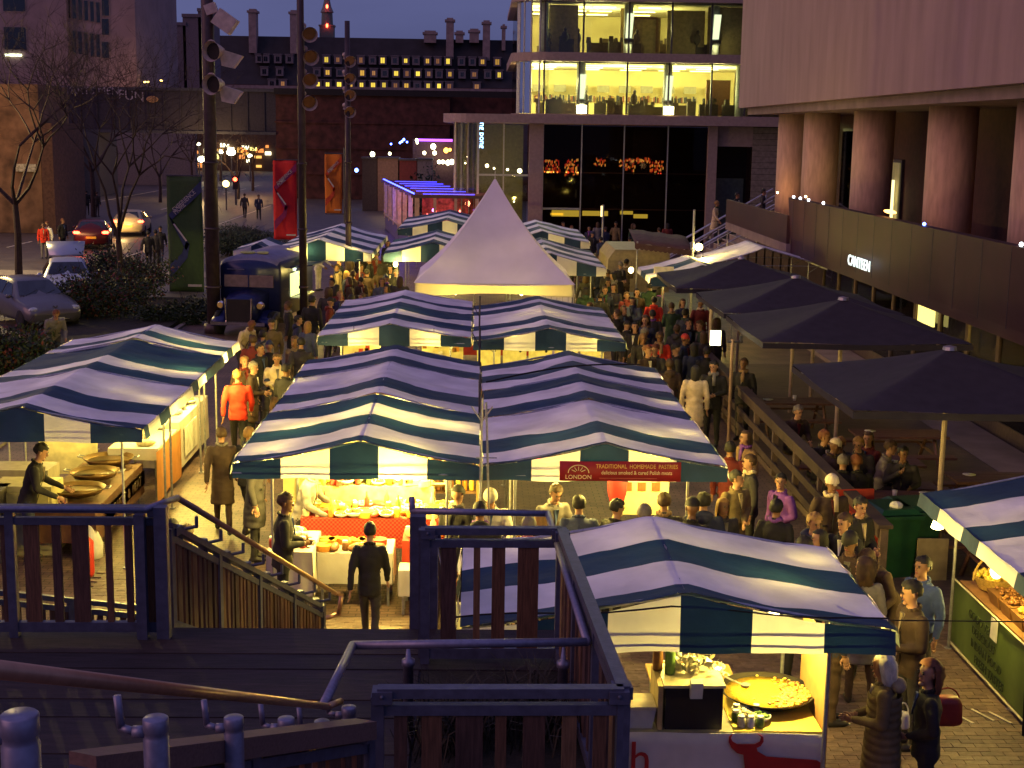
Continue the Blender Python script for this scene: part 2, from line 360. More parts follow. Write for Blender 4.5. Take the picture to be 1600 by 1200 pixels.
# ================================================================ CENTRE: glass building
fb = thing('glass_office_building', 'lit glass office building with a curved corner beyond the pointed white tent', 'building', (8, 75, 0))
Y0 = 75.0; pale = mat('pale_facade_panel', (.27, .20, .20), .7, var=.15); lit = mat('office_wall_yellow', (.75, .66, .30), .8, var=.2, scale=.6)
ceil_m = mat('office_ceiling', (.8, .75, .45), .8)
XR = 19.5
def slab(z0, z1, out, nm='floor_slab', x0=2.0, rad=1.8, m=None):
    pts = [(XR, Y0-out), (x0+rad, Y0-out)]
    for k in range(9):
        a = -PI/2-k*PI/2/8; pts.append((x0+rad+(rad+out)*math.cos(a), Y0+rad+(rad+out)*math.sin(a)))
    pts += [(x0-out, Y0+14), (XR, Y0+14)]
    q = MB(); q.prism(pts, (0, 0, z0), (1, 0, 0), (0, 1, 0), (0, 0, z1-z0)); return q.build(nm, m or pale, fb)
slab(6.75, 7.2, .9, x0=-1.0, rad=.6); slab(9.95, 10.4, .35); slab(13.0, 13.25, .35)
slab(7.2, 7.26, .3); slab(13.25, 13.6, 0, 'roof')
# office interiors: back wall, ceiling lights, columns with uplights
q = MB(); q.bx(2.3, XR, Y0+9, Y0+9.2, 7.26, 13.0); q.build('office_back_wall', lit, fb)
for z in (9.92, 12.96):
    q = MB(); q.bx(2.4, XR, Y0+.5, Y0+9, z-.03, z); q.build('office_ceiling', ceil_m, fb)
lt = emis('office_strip_light', (1, .90, .38), 9)
for z, xs in ((9.86, [3.6, 6.2, 8.6, 10.8, 12.6]), (12.9, [3.0, 5.2, 6.6, 9.0])):
    for x in xs:
        for y in (2.0, 4.6, 7.0):
            q = MB(); q.bx(x-.6, x+.6, Y0+y, Y0+y+.14, z-.03, z); q.build('strip_light', lt, fb)
for x, z in [(4.4, 9.0), (7.4, 9.0), (10.6, 9.0), (12.9, 9.2), (5.6, 12.1), (6.8, 12.0), (9.6, 11.9), (2.9, 9), (2.9, 12)]:
    lamp((x, Y0+3.2, z), 950 if z < 10 else 380, (1, .86, .32), .25, fb)
part = mat('tan_dimming_screen', (.30, .22, .10), .8)
for (x0, x1, y, z0, z1) in [(3.6, 5.15, 1.3, 10.4, 12.9), (7.5, 7.75, 2.5, 10.4, 12.9), (7.8, 9.6, 2.0, 10.4, 12.4), (9.9, 11.9, 1.6, 10.4, 12.75), (12.0, XR, 1.2, 10.4, 12.9), (13.6, XR, 1.6, 7.26, 9.7), (6.4, 7.3, 2.6, 10.4, 11.3)]:
    q = MB(); q.bx(x0, x1, Y0+y, Y0+y+.1, z0, z1); q.build('bay_dimming_screen', part, fb)  # screens added so these bays look duller than their neighbours
for (x0, x1, y, z0, z1) in [(8.0, 9.4, 1.9, 12.3, 12.42), (9.35, 9.45, 1.9, 10.6, 12.4), (12.2, 13.5, 2.2, 7.3, 9.2)]:
    q = MB(); q.bx(x0, x1, Y0+y, Y0+y+.09, z0, z1); q.build('dark_frame', M['timber'], fb)
rr = random.Random(4)
dk = mat('dark_office_furniture', (.05, .035, .02), .7); bk = [mat('book_spines_%d' % i, c, .7) for i, c in enumerate([(.5, .42, .25), (.3, .1, .06), (.05, .06, .08), (.4, .28, .08)])]
for z in (7.26, 10.4):
    x = 2.7
    while x < 15.5:
        w = rr.uniform(.25, 1.0); yk = Y0+rr.uniform(.7, 3.4); h = rr.uniform(.45, .8); x += w*rr.uniform(.6, 1.2)
        q = MB(); q.bx(x, x+w, yk, yk+.5, z, z+h)
        for i in range(rr.randrange(1, 5)):
            a_ = x+rr.random()*w; b__ = rr.uniform(.08, .32); q.box((a_, yk+rr.uniform(0, .4), z+h+b__/2), (rr.uniform(.06, .3), .1, b__), rz=rr.uniform(-.6, .6), top=rr.uniform(.5, 1))
        if rr.random() < .28: c_ = x+w*rr.random(); q.ell((c_, yk-.15, z+.85), (.19, .13, .3), 10, 6); q.ell((c_+.03, yk-.15, z+1.22), (.09, .1, .12), 8, 6)
        q.build('office_desk', dk if rr.random() < .75 else mat('mid_office_furniture', (.2, .15, .07)), fb)
for k in range(9):
    x = 3.0+k*1.25; q = MB(); q.bx(x, x+.7, Y0+7.5, Y0+7.6, 8.6, 9.0); q.build('wall_board', mat('grey_wall_board', (.25, .24, .15)), fb)
for k in range(16):
    x = 3.2+k*.6; q = MB()
    for i in range(6): q.bx(x+i*.09, x+i*.09+.07, Y0+8.7, Y0+8.95, 8.1, 8.1+rr.uniform(.25, .4), m=rr.randrange(4))
    q.build('book_row', bk, fb)
# round columns with cold uplighters just inside the glass
coldc = mat('column_white', (.65, .7, .68), .6)
for (px, z0, z1) in [(909, 7.26, 9.92), (1045, 7.26, 9.92), (1159, 7.26, 9.92), (983, 10.4, 12.96), (1119, 10.4, 12.96), (850, 10.4, 12.96)]:
    x = V(px, 130 if z0 < 8 else 50, Y0+.3).x; 
    q = MB(); q.lathe([(.24, z0), (.24, z1)], (x, Y0+.75, 0), 16); q.build('office_column', coldc, fb, True)
    if px in (909, 1045, 983, 1119):
        q = MB(); q.lathe([(.0, z0+.72), (.28, z0+.74), (.24, z0+.55), (.2, z0+.5)], (x, Y0+.28, 0), 12); q.build('uplighter', M['dsteel'], fb)
        q = MB(); q.prism([(-.16, 0), (.16, 0), (.26, 1.25), (-.1, 1.25)], (x-.03, Y0+.18, z0+.8), (1, 0, 0), (0, 0, 1), (0, .06, 0)); q.build('light_panel', emis('cold_light_panel', (1, 1, .66), 1.7), fb)
        lamp((x, Y0+.1, z0+.3), 110 if z0 < 8 else 30, (1, .9, .4), .1, fb)
        if z0 < 8:
            q = MB(); q.bx(x-.26, x+.26, Y0-.06, Y0+.02, 7.3, 7.72); q.build('ledge_floodlight', emis('ledge_floodlight_glow', (1, .95, .5), 7), fb); lamp((x, Y0-.35, 7.6), 30, (1, .8, .25), .1, fb)
# panes and mullions
def pane(x0, x1, z0, z1, y, m, nm='glass_pane', par=fb):
    q = MB(); q.bx(x0, x1, y, y+.03, z0, z1); return q.build(nm, m, par)
for z0, z1, pxs in ((7.28, 9.95, [850, 905, 980, 1045, 1112, 1165]), (10.4, 13.0, [852, 912, 983, 1050, 1112, 1165])):
    xs = [V(p, 130 if z0 < 8 else 50, Y0).x for p in pxs]+[XR]
    for a, c in zip(xs, xs[1:]):
        pane(a+.04, c-.04, z0, z1, Y0, M['glassc']); q = MB(); q.bx(a-.05, a+.04, Y0-.05, Y0+.08, z0, z1); q.build('mullion', M['dsteel'], fb)
    for k in range(5):
        a0 = -PI/2-k*PI/2/5; a1 = -PI/2-(k+1)*PI/2/5; c0 = (3.6+1.6*math.cos(a0), Y0+1.6+1.6*math.sin(a0)); c1 = (3.6+1.6*math.cos(a1), Y0+1.6+1.6*math.sin(a1))
        q = MB(); q.add([(c0[0], c0[1], z0), (c1[0], c1[1], z0), (c1[0], c1[1], z1), (c0[0], c0[1], z1)], [(0, 1, 2, 3)]); q.build('curved_pane', M['glassc'], fb)
        q = MB(); q.tube((*c1, z0), (*c1, z1), .05); q.build('corner_mullion', M['steel'], fb)
    for k in range(5):
        y = Y0+1.7+k*2.4; q = MB(); q.bx(1.99, 2.02, y, y+2.3, z0, z1); q.build('side_pane', M['glassd'], fb)
# ground floor: big dark foyer glass, columns, frames
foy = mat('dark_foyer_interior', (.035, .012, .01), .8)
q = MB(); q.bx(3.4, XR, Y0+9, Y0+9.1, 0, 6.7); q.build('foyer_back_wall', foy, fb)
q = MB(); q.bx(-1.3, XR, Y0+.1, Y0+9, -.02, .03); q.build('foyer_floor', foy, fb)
for px0, px1 in ((826, 848), (1104, 1118)):
    x0, x1 = V(px0, 260, Y0).x, V(px1, 260, Y0).x; q = MB(); q.bx(x0, x1, Y0-.35, Y0+.1, 0, 6.75); q.build('facade_pier', pale, fb)
gx = [V(p, 260, Y0).x for p in (848, 908, 974, 1042, 1104)]
for a, c in zip(gx, gx[1:]):
    for z0, z1 in ((0.05, 2.3), (2.36, 4.2), (4.26, 6.7)): pane(a+.03, c-.03, z0, z1, Y0, M['glassd'])
    q = MB(); q.bx(a-.03, a+.03, Y0-.12, Y0-.02, 0, 6.75); q.build('mullion', M['steel'], fb)
q = MB(); q.bx(gx[0], gx[1], Y0-.14, Y0-.02, 2.28, 2.38); q.build('transom', M['steel'], fb)
# orange chandeliers hanging in the foyer and yellow counter lights
for k, (px, py, w, h, n_) in enumerate([(862, 260, 26, 20, 7), (893, 262, 20, 26, 6), (937, 254, 17, 13, 5), (972, 256, 8, 14, 3), (985, 258, 14, 20, 4), (1026, 262, 20, 20, 6), (1005, 251, 20, 5, 6)]):
    t = thing('foyer_chandelier', ['yellow and orange chandelier nearest the pale pier in the foyer', 'tall orange chandelier second from the pier', 'small red orange chandelier left of the central mullion', 'narrow orange chandelier just left of the central mullion', 'orange chandelier right beside the central mullion', 'orange red chandelier farthest right in the dark foyer', 'low dim red string of lamps between two chandeliers'][k], 'chandelier', V(px, py, Y0+1.5), 0, 'glowing chandeliers in the dark foyer')
    for i in range(n_*2):
        for j in range(max(2, h//5)):
            if rr.random() < .22: continue
            p = V(px-w/2+w*i/(n_*2-1), py-h/2+h*(j+.5)/max(2, h//5)+rr.uniform(-2, 2), Y0+1.5+rr.uniform(-.4, .4))
            q = MB(); q.box(p, (.042, .04, rr.uniform(.08, .17))); q.build('lamp_tube', emis(*[('orange_tube', (1, .22, .03), 3), ('amber_tube', (1, .5, .08), 3.5), ('red_tube', (1, .06, .02), 1.6)][rr.randrange(3)]), t)
for (px0, px1, py0, py1) in [(862, 905, 329, 338), (910, 950, 330, 337), (969, 989, 330, 335), (990, 1012, 335, 341), (860, 880, 333, 336)]:
    a, c = V(px0, py1, Y0+1.2), V(px1, py0, Y0+1.2); q = MB(); q.bx(a.x, c.x, Y0+1.2, Y0+1.3, a.z, c.z); q.build('counter_light', emis('yellow_counter_light', (1, .8, .08), 2.6), fb)
lamp((6, Y0+2, 5), 18, (1, .25, .05), .3, fb); lamp((6, Y0+1.5, 1.9), 25, (1, .7, .15), .3, fb)
# doorway and banded stone wall to the right
xa, xb, xc = V(1118, 300, Y0).x, V(1172, 300, Y0).x, XR
q = MB(); q.bx(xa, xb, Y0-.1, Y0+.1, 5.7, 6.75); q.build('door_head', pale, fb)
q = MB(); q.bx(xa, xb, Y0+1.4, Y0+1.5, 0, 5.7); q.build('door_recess', M['dark'], fb)
q = MB(); q.bx(xa+.2, xb-.15, Y0+1.2, Y0+1.25, 0, 4); q.build('pale_door', mat('dull_door_glass', (.10, .12, .12), .3), fb)
for k in range(22):
    z = k*.305; q = MB(); q.bx(xb, xc, Y0-.12-(k % 2)*.012, Y0+.3, z+.012, z+.30); q.build('wall_panel', M['concrete2'] if 0 else mat('banded_stone', (.20, .17, .15), .8, var=.3), fb)
q = MB(); q.bx(xb, xc, Y0-.08, Y0+.29, 0, 6.74); q.build('wall_core', M['dark'], fb)
# left glazed wing with curved fins (pillars lit yellow) beyond the tent
x0 = -1.45
for k, px in enumerate([712, 722, 733, 741]):
    x = V(px, 240, Y0).x; q = MB(); q.tube((x, Y0+.5, 0), (x, Y0+.5, 6.75), .11, n=8); q.build('wing_fin', mat('fin_metal', (.35, .32, .25), .5, .3), fb)
q = MB(); q.bx(V(747, 240, Y0).x-.06, V(747, 240, Y0).x+.06, Y0-.2, Y0+.1, 0, 6.75); q.build('wing_post', M['steel'], fb)
for a, c in ((712, 730), (730, 747), (747, 787), (787, 826)):
    pane(V(a, 240, Y0).x+.07, V(c, 240, Y0).x-.07, 0.05, 6.7, Y0+.02, M['glassc'])
q = MB(); q.bx(-1.3, 2.5, Y0+6, Y0+6.1, 0, 6.7); q.build('wing_back_wall', mat('wing_olive_wall', (.16, .14, .06), .8), fb)
q = MB(); q.bx(V(787, 240, Y0).x-.03, V(787, 240, Y0).x+.03, Y0-.06, Y0+.02, 0, 6.75); q.bx(V(747, 240, Y0).x, V(826, 240, Y0).x, Y0-.06, Y0, 4.0, 4.1); q.build('mullion', M['steel'], fb)
for (px, py, s) in [(761, 259, 7), (772, 263, 4), (812, 267, 9), (793, 265, 5), (722, 247, 5), (731, 245, 4), (803, 315, 3), (727, 255, 3)]:
    q = MB(); q.ell(V(px, py, Y0+2.2), (s*.014,)*3, 10, 6); q.build('wing_lamp', M['bulb2'], fb)
lamp(V(811, 262, Y0+3), 60, (1, .85, .3), .15, fb); lamp(V(765, 262, Y0+3), 25, (1, .85, .3), .15, fb); lamp(V(725, 250, Y0+1.8), 30, (1, .8, .3), .15, fb)
sg = emis('blue_white_sign', (.35, .65, 1), 5)
text('ping pong', .42, V(753.5, 207, Y0-.15), (0, 0, -1), (1, 0, 0), sg, fb, 'neon_sign')
# ================================================================ BACKGROUND
# long dark palace with mansard roof, dormers and chimneys
ch = thing('riverside_palace', 'long dark roofed palace with dormers, tall chimneys and a lantern turret', 'building', (-20, 262, 0))
Yc = 262
q = MB(); x0, x1 = -66, 12
q.bx(x0, x1, Yc, Yc+16, 0, 14); q.build('wall', M['brick'], ch)
q = MB(); q.loft([[(x, Yc, 14), (x, Yc+3.2, 19), (x, Yc+5, 22.9), (x, Yc+11, 22.9), (x, Yc+16, 14)] for x in (x0, x1)]); q.build('roof', M['slate'], ch)
q = MB(); q.bx(x0, x1, Yc-.5, Yc, 13.3, 13.9); q.build('cornice', M['stone'], ch)
rr = random.Random(11)
lows = ['#']
wf = mat('pale_window_frame', (.17, .14, .15), .8)
def dorm(px, py, on, w=1.25, h=1.7, yo=0):
    p = V(px, py, Yc-.1+yo); f = MB(); f.bx(p.x-w/2, p.x+w/2, Yc-.25+yo, Yc+2.2+yo, p.z-h/2, p.z+h/2)
    f.bx(p.x-w/2-.12, p.x+w/2+.12, Yc-.35+yo, Yc+2.2+yo, p.z+h/2, p.z+h/2+.15); f = f.build('window', wf, ch)
    g = MB(); w, h = w*rr.uniform(.66, .88), h*rr.uniform(.66, .88); k = .6
    g.bx(p.x-w/2*k, p.x-.03, Yc-.28+yo, Yc-.255+yo, p.z-h/2*.75, p.z+h/2*.7); g.bx(p.x+.03, p.x+w/2*k, Yc-.28+yo, Yc-.255+yo, p.z-h/2*.75, p.z+h/2*.7)
    m = [M['carglass'], emis('dim_window_%d' % (px % 3), (1, .5, .15), .10+.09*(px % 3)), emis('amber_window_%d' % (px % 3), (1, .58, .08), .3+.15*(px % 3)), emis('bright_window_%d' % (px % 3), (1, .74, .08), .7+.3*(px % 3))][on]
    g.build('pane', m, f)
row1 = {405: 0, 415: 0, 434: 0, 452: 0, 510: 3, 528: 1, 564: 1, 582: 0, 598: 3, 617: 0, 634: 3, 650: 0, 668: 2, 684: 1, 700: 3, 721: 0, 738: 0, 754: 2, 777: 2}
row2 = {413: 0, 437: 0, 495: 0, 512: 2, 531: 0, 566: 2, 584: 1, 601: 0, 619: 3, 636: 1, 653: 3, 670: 1, 686: 0, 703: 2, 722: 0, 741: 1, 762: 0, 780: 3}
row3 = {442: 1, 497: 3, 512: 3, 530: 3, 548: 2, 565: 3, 583: 3, 600: 3, 618: 1, 635: 2, 652: 0, 669: 3, 686: 3, 702: 1, 745: 1, 425: 0}
for d, y, yo in ((row1, 93, 1.6), (row2, 113, .6), (row3, 132, 0)):
    for px, on in d.items(): dorm(px, y+(px-500)*.014, on, 1.35 if y < 120 else 1.45, 1.5, yo)
for (px, top, bot, w) in [(395, 14, 74, 11), (460, 16, 75, 12), (703, 28, 84, 12), (760, 32, 86, 12), (741, 45, 58, 15), (718, 48, 58, 12), (672, 48, 58, 19), (787, 38, 70, 6)]:
    a, c = V(px-w/2, bot, Yc+3.5), V(px+w/2, top, Yc+3.5); q = MB(); q.bx(a.x, c.x, Yc+3, Yc+5.5, a.z-1, c.z-.6); q.bx(a.x-.25, c.x+.25, Yc+2.8, Yc+5.7, c.z-.7, c.z-.3); q.bx(a.x+.1, c.x-.1, Yc+3.2, Yc+5.2, c.z-.3, c.z); q.build('chimney', M['stone'], ch)
p = V(511, 50, Yc+8); q = MB(); q.bx(p.x-1.3, p.x+1.3, Yc+7, Yc+9.6, 21, 25); q.bx(p.x-1.45, p.x+1.45, Yc+6.9, Yc+9.7, 25, 25.3); q.lathe([(1.1, 25.3), (1.0, 27.5), (1.25, 27.6), (.8, 28.6), (.5, 30), (.1, 33)], (p.x, Yc+8.3, 0), 12); q.build('lantern_turret', mat('verdigris_copper', (.10, .13, .12), .7), ch)
for py in (10, 40): q = MB(); q.ell(V(511, py, Yc+6.6), (.22, .2, .38), 8, 6); q.build('red_beacon', M['redlamp'], ch)
# far white blocks left of the palace
bw = thing('gabled_stone_block', 'pale stepped stone gable rising behind the bare trees left of the floodlights', 'building', V(290, 120, 230)*1)
bw.location.z = 0
for (a, c, t) in [(262, 290, 40), (288, 316, 27), (312, 325, 18), (228, 262, 58)]:
    u, w_ = V(a, 140, 230), V(c, t, 230); q = MB(); q.bx(u.x, w_.x, 230, 240, 0, w_.z); q.bx(u.x-.1, w_.x+.1, 229.8, 240, w_.z, w_.z+.5); q.build('wall', mat('dull_stone', (.15, .12, .14), .9), bw)
# concrete office slab top left
of = thing('office_tower', 'pinkish stone office tower with rows of narrow windows above the bare tree', 'building', (-50, 168, 0))
YO = 168
xa0, xa1, xa2 = V(-60, 0, YO).x, V(103, 0, YO).x, V(207, 0, YO).x
q = MB(); q.bx(xa0, xa1, YO, YO+24, 0, 50); q.build('wall', M['concrete2'], of)
q = MB(); q.bx(xa1+.01, xa2, YO+1, YO+24, 0, 50); q.build('side_wing', M['concrete2'], of)
def owin(x, z, w, h, y):
    f = MB(); f.bx(x-w/2-.08, x+w/2+.08, y-.08, y+.1, z-h/2-.08, z+h/2+.08); f = f.build('window', M['stone'], of)
    q = MB(); q.bx(x-w/2, x+w/2, y-.1, y-.085, z-h/2, z+h/2); q.build('pane', M['carglass'], f)
for k in range(6):
    for py, ph in ((64, 34), (12, 30), (-30, 30)):
        p = V(107+k*9.3, py+k*1.5, YO+1); owin(p.x, p.z, .42, ph*.075, YO+1)
for (px, py) in [(24, 60), (22, 0), (-40, 60)]: p = V(px, py, YO); owin(p.x, p.z, 2.5, 2.5, YO)
for py in (12, 42, 78): p = V(165, py, YO+1); owin(p.x, p.z, .8, 1.8, YO+1)
p = V(21, 86, YO-.2); q = MB(); q.box(p, (1.9, .1, .25)); q.build('lit_slot', emis('greenish_tube', (.9, 1, .6), 5), of)
# railway bridge: girder over the road, brick viaduct to its right
rb = thing('railway_bridge', 'dark steel railway bridge crossing the road with faded painted lettering', 'bridge', (-28, 130, 0))
q = MB(); q.bx(-39.5, -18.4, 130, 134, 5.7, 9.7); q.build('girder', mat('blackened_girder', (.03, .022, .034), .7, var=.4), rb)
for k in range(14): q = MB(); q.bx(-39+k*1.5, -38.88+k*1.5, 129.9, 130, 5.75, 9.65); q.build('stiffener', mat('blackened_girder', (.03, .02, .03)), rb)
q = MB(); q.bx(-39.5, -18.4, 129.85, 129.99, 9.5, 9.75); q.bx(-39.5, -18.4, 129.85, 129.99, 5.7, 5.95); q.build('flange', M['dsteel'], rb)
gm = mat('faded_bridge_lettering', (.30, .24, .30), .8, var=.6, scale=3)
text('TRUCK', .95, V(87, 141, 129.8), (1, 0, 0), (0, 0, 1), gm, rb); text('ARTS MEN', .95, V(148, 142, 129.8), (1, 0, 0), (0, 0, 1), gm, rb)
text('FUN', 1.2, V(205, 150, 129.8), (1, 0, -.1), (0, 0, 1), gm, rb)
q = MB(); q.ell(V(238, 155, 129.8), (.55, .04, .3), 12, 6); q.build('painted_oval', mat('dull_orange_paint', (.35, .18, .08)), rb)
q = MB(); q.bx(-40.5, -37, 128, 136, 0, 5.69); q.build('pier', mat('bridge_pier_brown', (.09, .04, .03), .9, var=.4, bump=.4), rb)
q = MB(); q.bx(-36.9, -34.3, 129.5, 136, 0, 5.69); q.build('pier', M['dsteel'], rb)
vd = thing('brick_viaduct', 'dark red brick railway viaduct wall below the palace roof', 'viaduct', (-8, 130, 0))
q = MB(); q.bx(-18.4, -2.7, 130, 140, 0, 9.75); q.bx(-2.7, 8, 131, 140, 0, 9.75); q.build('wall', M['brick'], vd)
q = MB(); q.bx(-18.5, 8, 129.7, 130, 9.3, 9.85); q.build('coping', M['dark'], vd)
for k in range(3): q = MB(); q.bx(-18.5, 8, 129.88, 129.99, 2.2+k*2.3, 2.35+k*2.3); q.build('string_course', M['brick'], vd)
# stone abutment wall far left with warm street light
aw = thing('stone_abutment', 'rough stone wall glowing orange under the street light on the left edge', 'wall', (-30, 82, 0))
q = MB(); q.bx(-45, V(66, 300, 84).x, 84, 90, 0, 8.6); q.build('wall', mat('rough_warm_stone', (.20, .11, .06), .9, var=.6, scale=1.2, bump=.6, bscale=5), aw)
q = MB(); q.bx(V(66, 300, 83.5).x+.02, V(85, 300, 83.5).x, 83.5, 90, 0, 6.4); q.build('pilaster', mat('rough_brown_stone', (.10, .05, .035), .9, var=.4), aw)
q = MB(); q.bx(V(24, 262, 83.8).x, V(56, 262, 83.8).x, 83.85, 83.98, V(24, 268, 83.8).z, V(24, 256, 83.8).z); q.build('pale_sign', mat('dull_white_sign', (.5, .46, .32), .8, var=.6, scale=9), aw)
# pale wall seen under the bridge with railings
pw = thing('pale_garden_wall', 'pale rendered wall with black railings on top under the bridge', 'wall', (-33, 150, 0))
a, c = V(121, 300, 150), V(168, 262, 150); q = MB(); q.bx(a.x, c.x, 150, 151, 0, c.z); q.build('wall', mat('pale_render', (.26, .20, .18), .8, var=.3), pw)
for k in range(16):
    x = a.x+(c.x-a.x)*k/15; q = MB(); q.tube((x, 150.3, c.z), (x, 150.3, c.z+2.4), .06, n=5); q.build('railing_bar', M['dsteel'], pw)
q = MB(); q.bx(a.x-2, c.x+8, 156, 157, 0, c.z+4.4); q.build('house_behind', mat('pale_render2', (.16, .13, .14), .8), pw)
# far street: kiosks, lamps, people glow
rr = random.Random(3)
kb = thing('far_shop_row', 'row of lit shops at the far end of the road beyond the bridge', 'shops', (-38, 210, 0))
q = MB(); q.bx(-64, -26, 212, 220, 0, 9); q.build('wall', mat('far_shop_wall', (.10, .06, .04), .8), kb)
for k in range(44):
    px = rr.uniform(212, 425); py = rr.choice([rr.uniform(226, 246), rr.uniform(233, 262)]); p = V(px, py, 211.8)
    w, h = rr.uniform(.3, 1.1), rr.uniform(.35, .8); q = MB(); q.bx(p.x-w/2, p.x+w/2, 211.6, 211.98, p.z-h/2, p.z+h/2)
    q.build('lit_window', emis(*rr.choice([('far_amber', (1, .55, .12), 1.4), ('far_yellow', (1, .85, .25), 2.2), ('far_white', (1, .95, .6), 4), ('far_orange', (1, .35, .08), 1.2)])), kb)
for (px, py, s, c) in [(316, 249, .55, 'w'), (354, 287, .35, 'y'), (345, 237, .3, 'w'), (361, 238, .55, 'w'), (390, 243, .3, 'w'), (147, 248, .45, 'w'), (168, 120, .45, 'w'), (226, 128, .15, 'y'), (231, 128, .15, 'y'), (252, 126, .15, 'y'), (310, 225, .25, 'w'), (276, 264, .2, 'w')]:
    p = V(px, py, 170); t = thing('street_light', 'x', 'street light', (p.x, 170, 0), 0, 'distant street lights beyond the bridge')
    t['label'] = {316: 'large white street light left of the first mast under the bridge', 354: 'amber street light just left of the traffic light', 345: 'small white street light touching the first mast', 361: 'large white lamp above the traffic light', 390: 'white street light left of the red banner', 147: 'white lamp on the railings before the pale garden wall', 168: 'lone white lamp glowing above the bridge lettering', 226: 'left amber dot of light above the bridge girder', 231: 'second amber dot of light above the bridge girder', 252: 'right amber dot of light above the bridge girder', 310: 'small white light just under the bridge girder', 276: 'small white light above the green banner'}[px]
    q = MB(); q.ell(p, (s, s, s*.7), 10, 6); q.build('lamp_head', emis('far_white_lamp', (1, .95, .6), 12) if c == 'w' else emis('far_amber_lamp', (1, .6, .15), 9), t)
    q = MB(); q.tube((p.x, 170.2, 0), (p.x, 170.2, p.z), .09, n=6); q.build('pole', M['dsteel'], t)
for (x, y, z, pw, c, lab) in [(-36, 160, 6, 3000, (1, .55, .18), 'street lamp on the far road beyond the bridge'), (-29.5, 80, 6.5, 260, (1, .5, .16), 'street lamp lighting the rough stone wall'), (-25, 60, 7.5, 6000, (1, .74, .25), 'street lamp outside the left picture edge over the road')]:
    t = thing('street_lamp', lab, 'street lamp', (x, y, 0), 0, 'street lamps along the road'); q = MB(); q.tube((x, y, 0), (x, y, z+.3), .07, .05, n=8); q.tube((x, y, z+.3), (x+.4, y-.3, z+.35), .04, n=6); q.build('pole', M['dsteel'], t)
    q = MB(); q.ell((x+.4, y-.3, z+.25), (.22, .14, .07), 12, 6); q.build('lamp_head', M['bulb2'], t); lamp((x+.4, y-.3, z+.05), pw, c, .2, t)
lamp((-22, 138, 5), 900, (1, .5, .15), .4)
lamp(V(316, 249, 126), 1300, (1, .66, .25), .3)
# traffic light
t = thing('traffic_light', 'traffic light showing red and amber at the road crossing', 'traffic light', V(362, 330, 118)*1); t.location.z = 0
p = V(368, 282, 118); q = MB(); q.tube((p.x, 118, 0), (p.x, 118, p.z+.5), .09, n=6); q.build('pole', M['dsteel'], t)
q = MB(); q.bx(p.x-.2, p.x+.2, 117.85, 118.1, p.z-.7, p.z+.4); q.build('signal_box', M['dark'], t)
q = MB(); q.ell((p.x, 117.8, p.z+.1), (.17, .08, .17), 10, 6); q.build('red_signal', M['redlamp'], t)
p2 = V(353, 287, 110); t = thing('beacon_lamp', 'round amber beacon lamp beside the traffic light', 'lamp', (p2.x, 110, 0)); q = MB(); q.ell(p2, (.26,)*3, 12, 8); q.build('globe', emis('amber_globe', (1, .75, .2), 9), t); q = MB(); q.tube((p2.x, 110, 0), (p2.x, 110, p2.z-.2), .06, n=6); q.build('pole', M['dsteel'], t)
# bright far lights near the pergola: waterfront terrace
wf_ = thing('waterfront_terrace', 'lit waterfront terrace with purple strip light beyond the blue pergola', 'terrace', (-6, 118, 0))
q = MB(); a, c = V(645, 250, 120), V(712, 218, 120); q.bx(a.x, c.x+3, 120, 121, 0, c.z); q.build('wall', mat('terrace_wall', (.10, .05, .06), .8), wf_)
q = MB(); a, c = V(652, 220.5, 119.8), V(707, 217.5, 119.8); q.bx(a.x, c.x, 119.7, 119.8, a.z, c.z); q.build('purple_strip', emis('purple_strip', (.5, .12, 1), 2.2), wf_)
for (px, py, s, k) in [(677, 229, .22, 'w'), (679, 239, .16, 'w'), (663, 239, .14, 'w'), (697, 235, .2, 'o'), (703, 234, .12, 'o'), (611, 225, .08, 'b'), (628, 221, .10, 'b'), (631, 218, .1, 'b'), (636, 222, .08, 'b'), (651, 219, .12, 'w'), (652, 223, .1, 'w'), (625, 223, .09, 'b'), (686, 253, .15, 'w'), (692, 253, .15, 'w'), (700, 254, .2, 'w'), (706, 253, .2, 'w'), (582, 241, .2, 'w'), (609, 240, .12, 'w'), (557, 266, .16, 'b'), (593, 278, .26, 'w'), (580, 278, .12, 'w')]:
    q = MB(); p = V(px, py, 119); q.ell(p, (s, .1, s*1.1), 8, 6); q.build('terrace_light', {'w': emis('warm_white_dot', (1, .95, .55), 10), 'o': emis('orange_dot', (1, .4, .05), 9), 'b': emis('blue_dot', (.1, .2, 1), 14)}[k], wf_)
for (a0, a1, t0, t1, c) in [(566, 590, 248, 278, (.05, .035, .035)), (590, 623, 248, 276, (.22, .13, .10)), (624, 652, 251, 277, (.16, .03, .03)), (652, 676, 250, 270, (.16, .13, .14))]:
    a, c_ = V(a0, t1, 112), V(a1, t0, 112); h = thing('kiosk', {566: 'dark rounded kiosk', 590: 'tan walled kiosk', 624: 'dark red kiosk', 652: 'grey kiosk behind the round bush'}[a0]+' on the terrace beyond the purple ground', 'kiosk', ((a.x+c_.x)/2, 112, 0), 0, 'kiosks in front of the viaduct')
    q = MB(); q.bx(a.x, c_.x-.05, 112, 114, 0, c_.z); q.build('wall', mat('kiosk_wall_%d' % a0, c, .8), h); q = MB(); q.bx(a.x-.08, c_.x+.03, 111.9, 114.1, c_.z, c_.z+.12); q.build('roof', M['dsteel'], h)
lamp(V(600, 268, 109), 90, (1, .6, .25), .2)
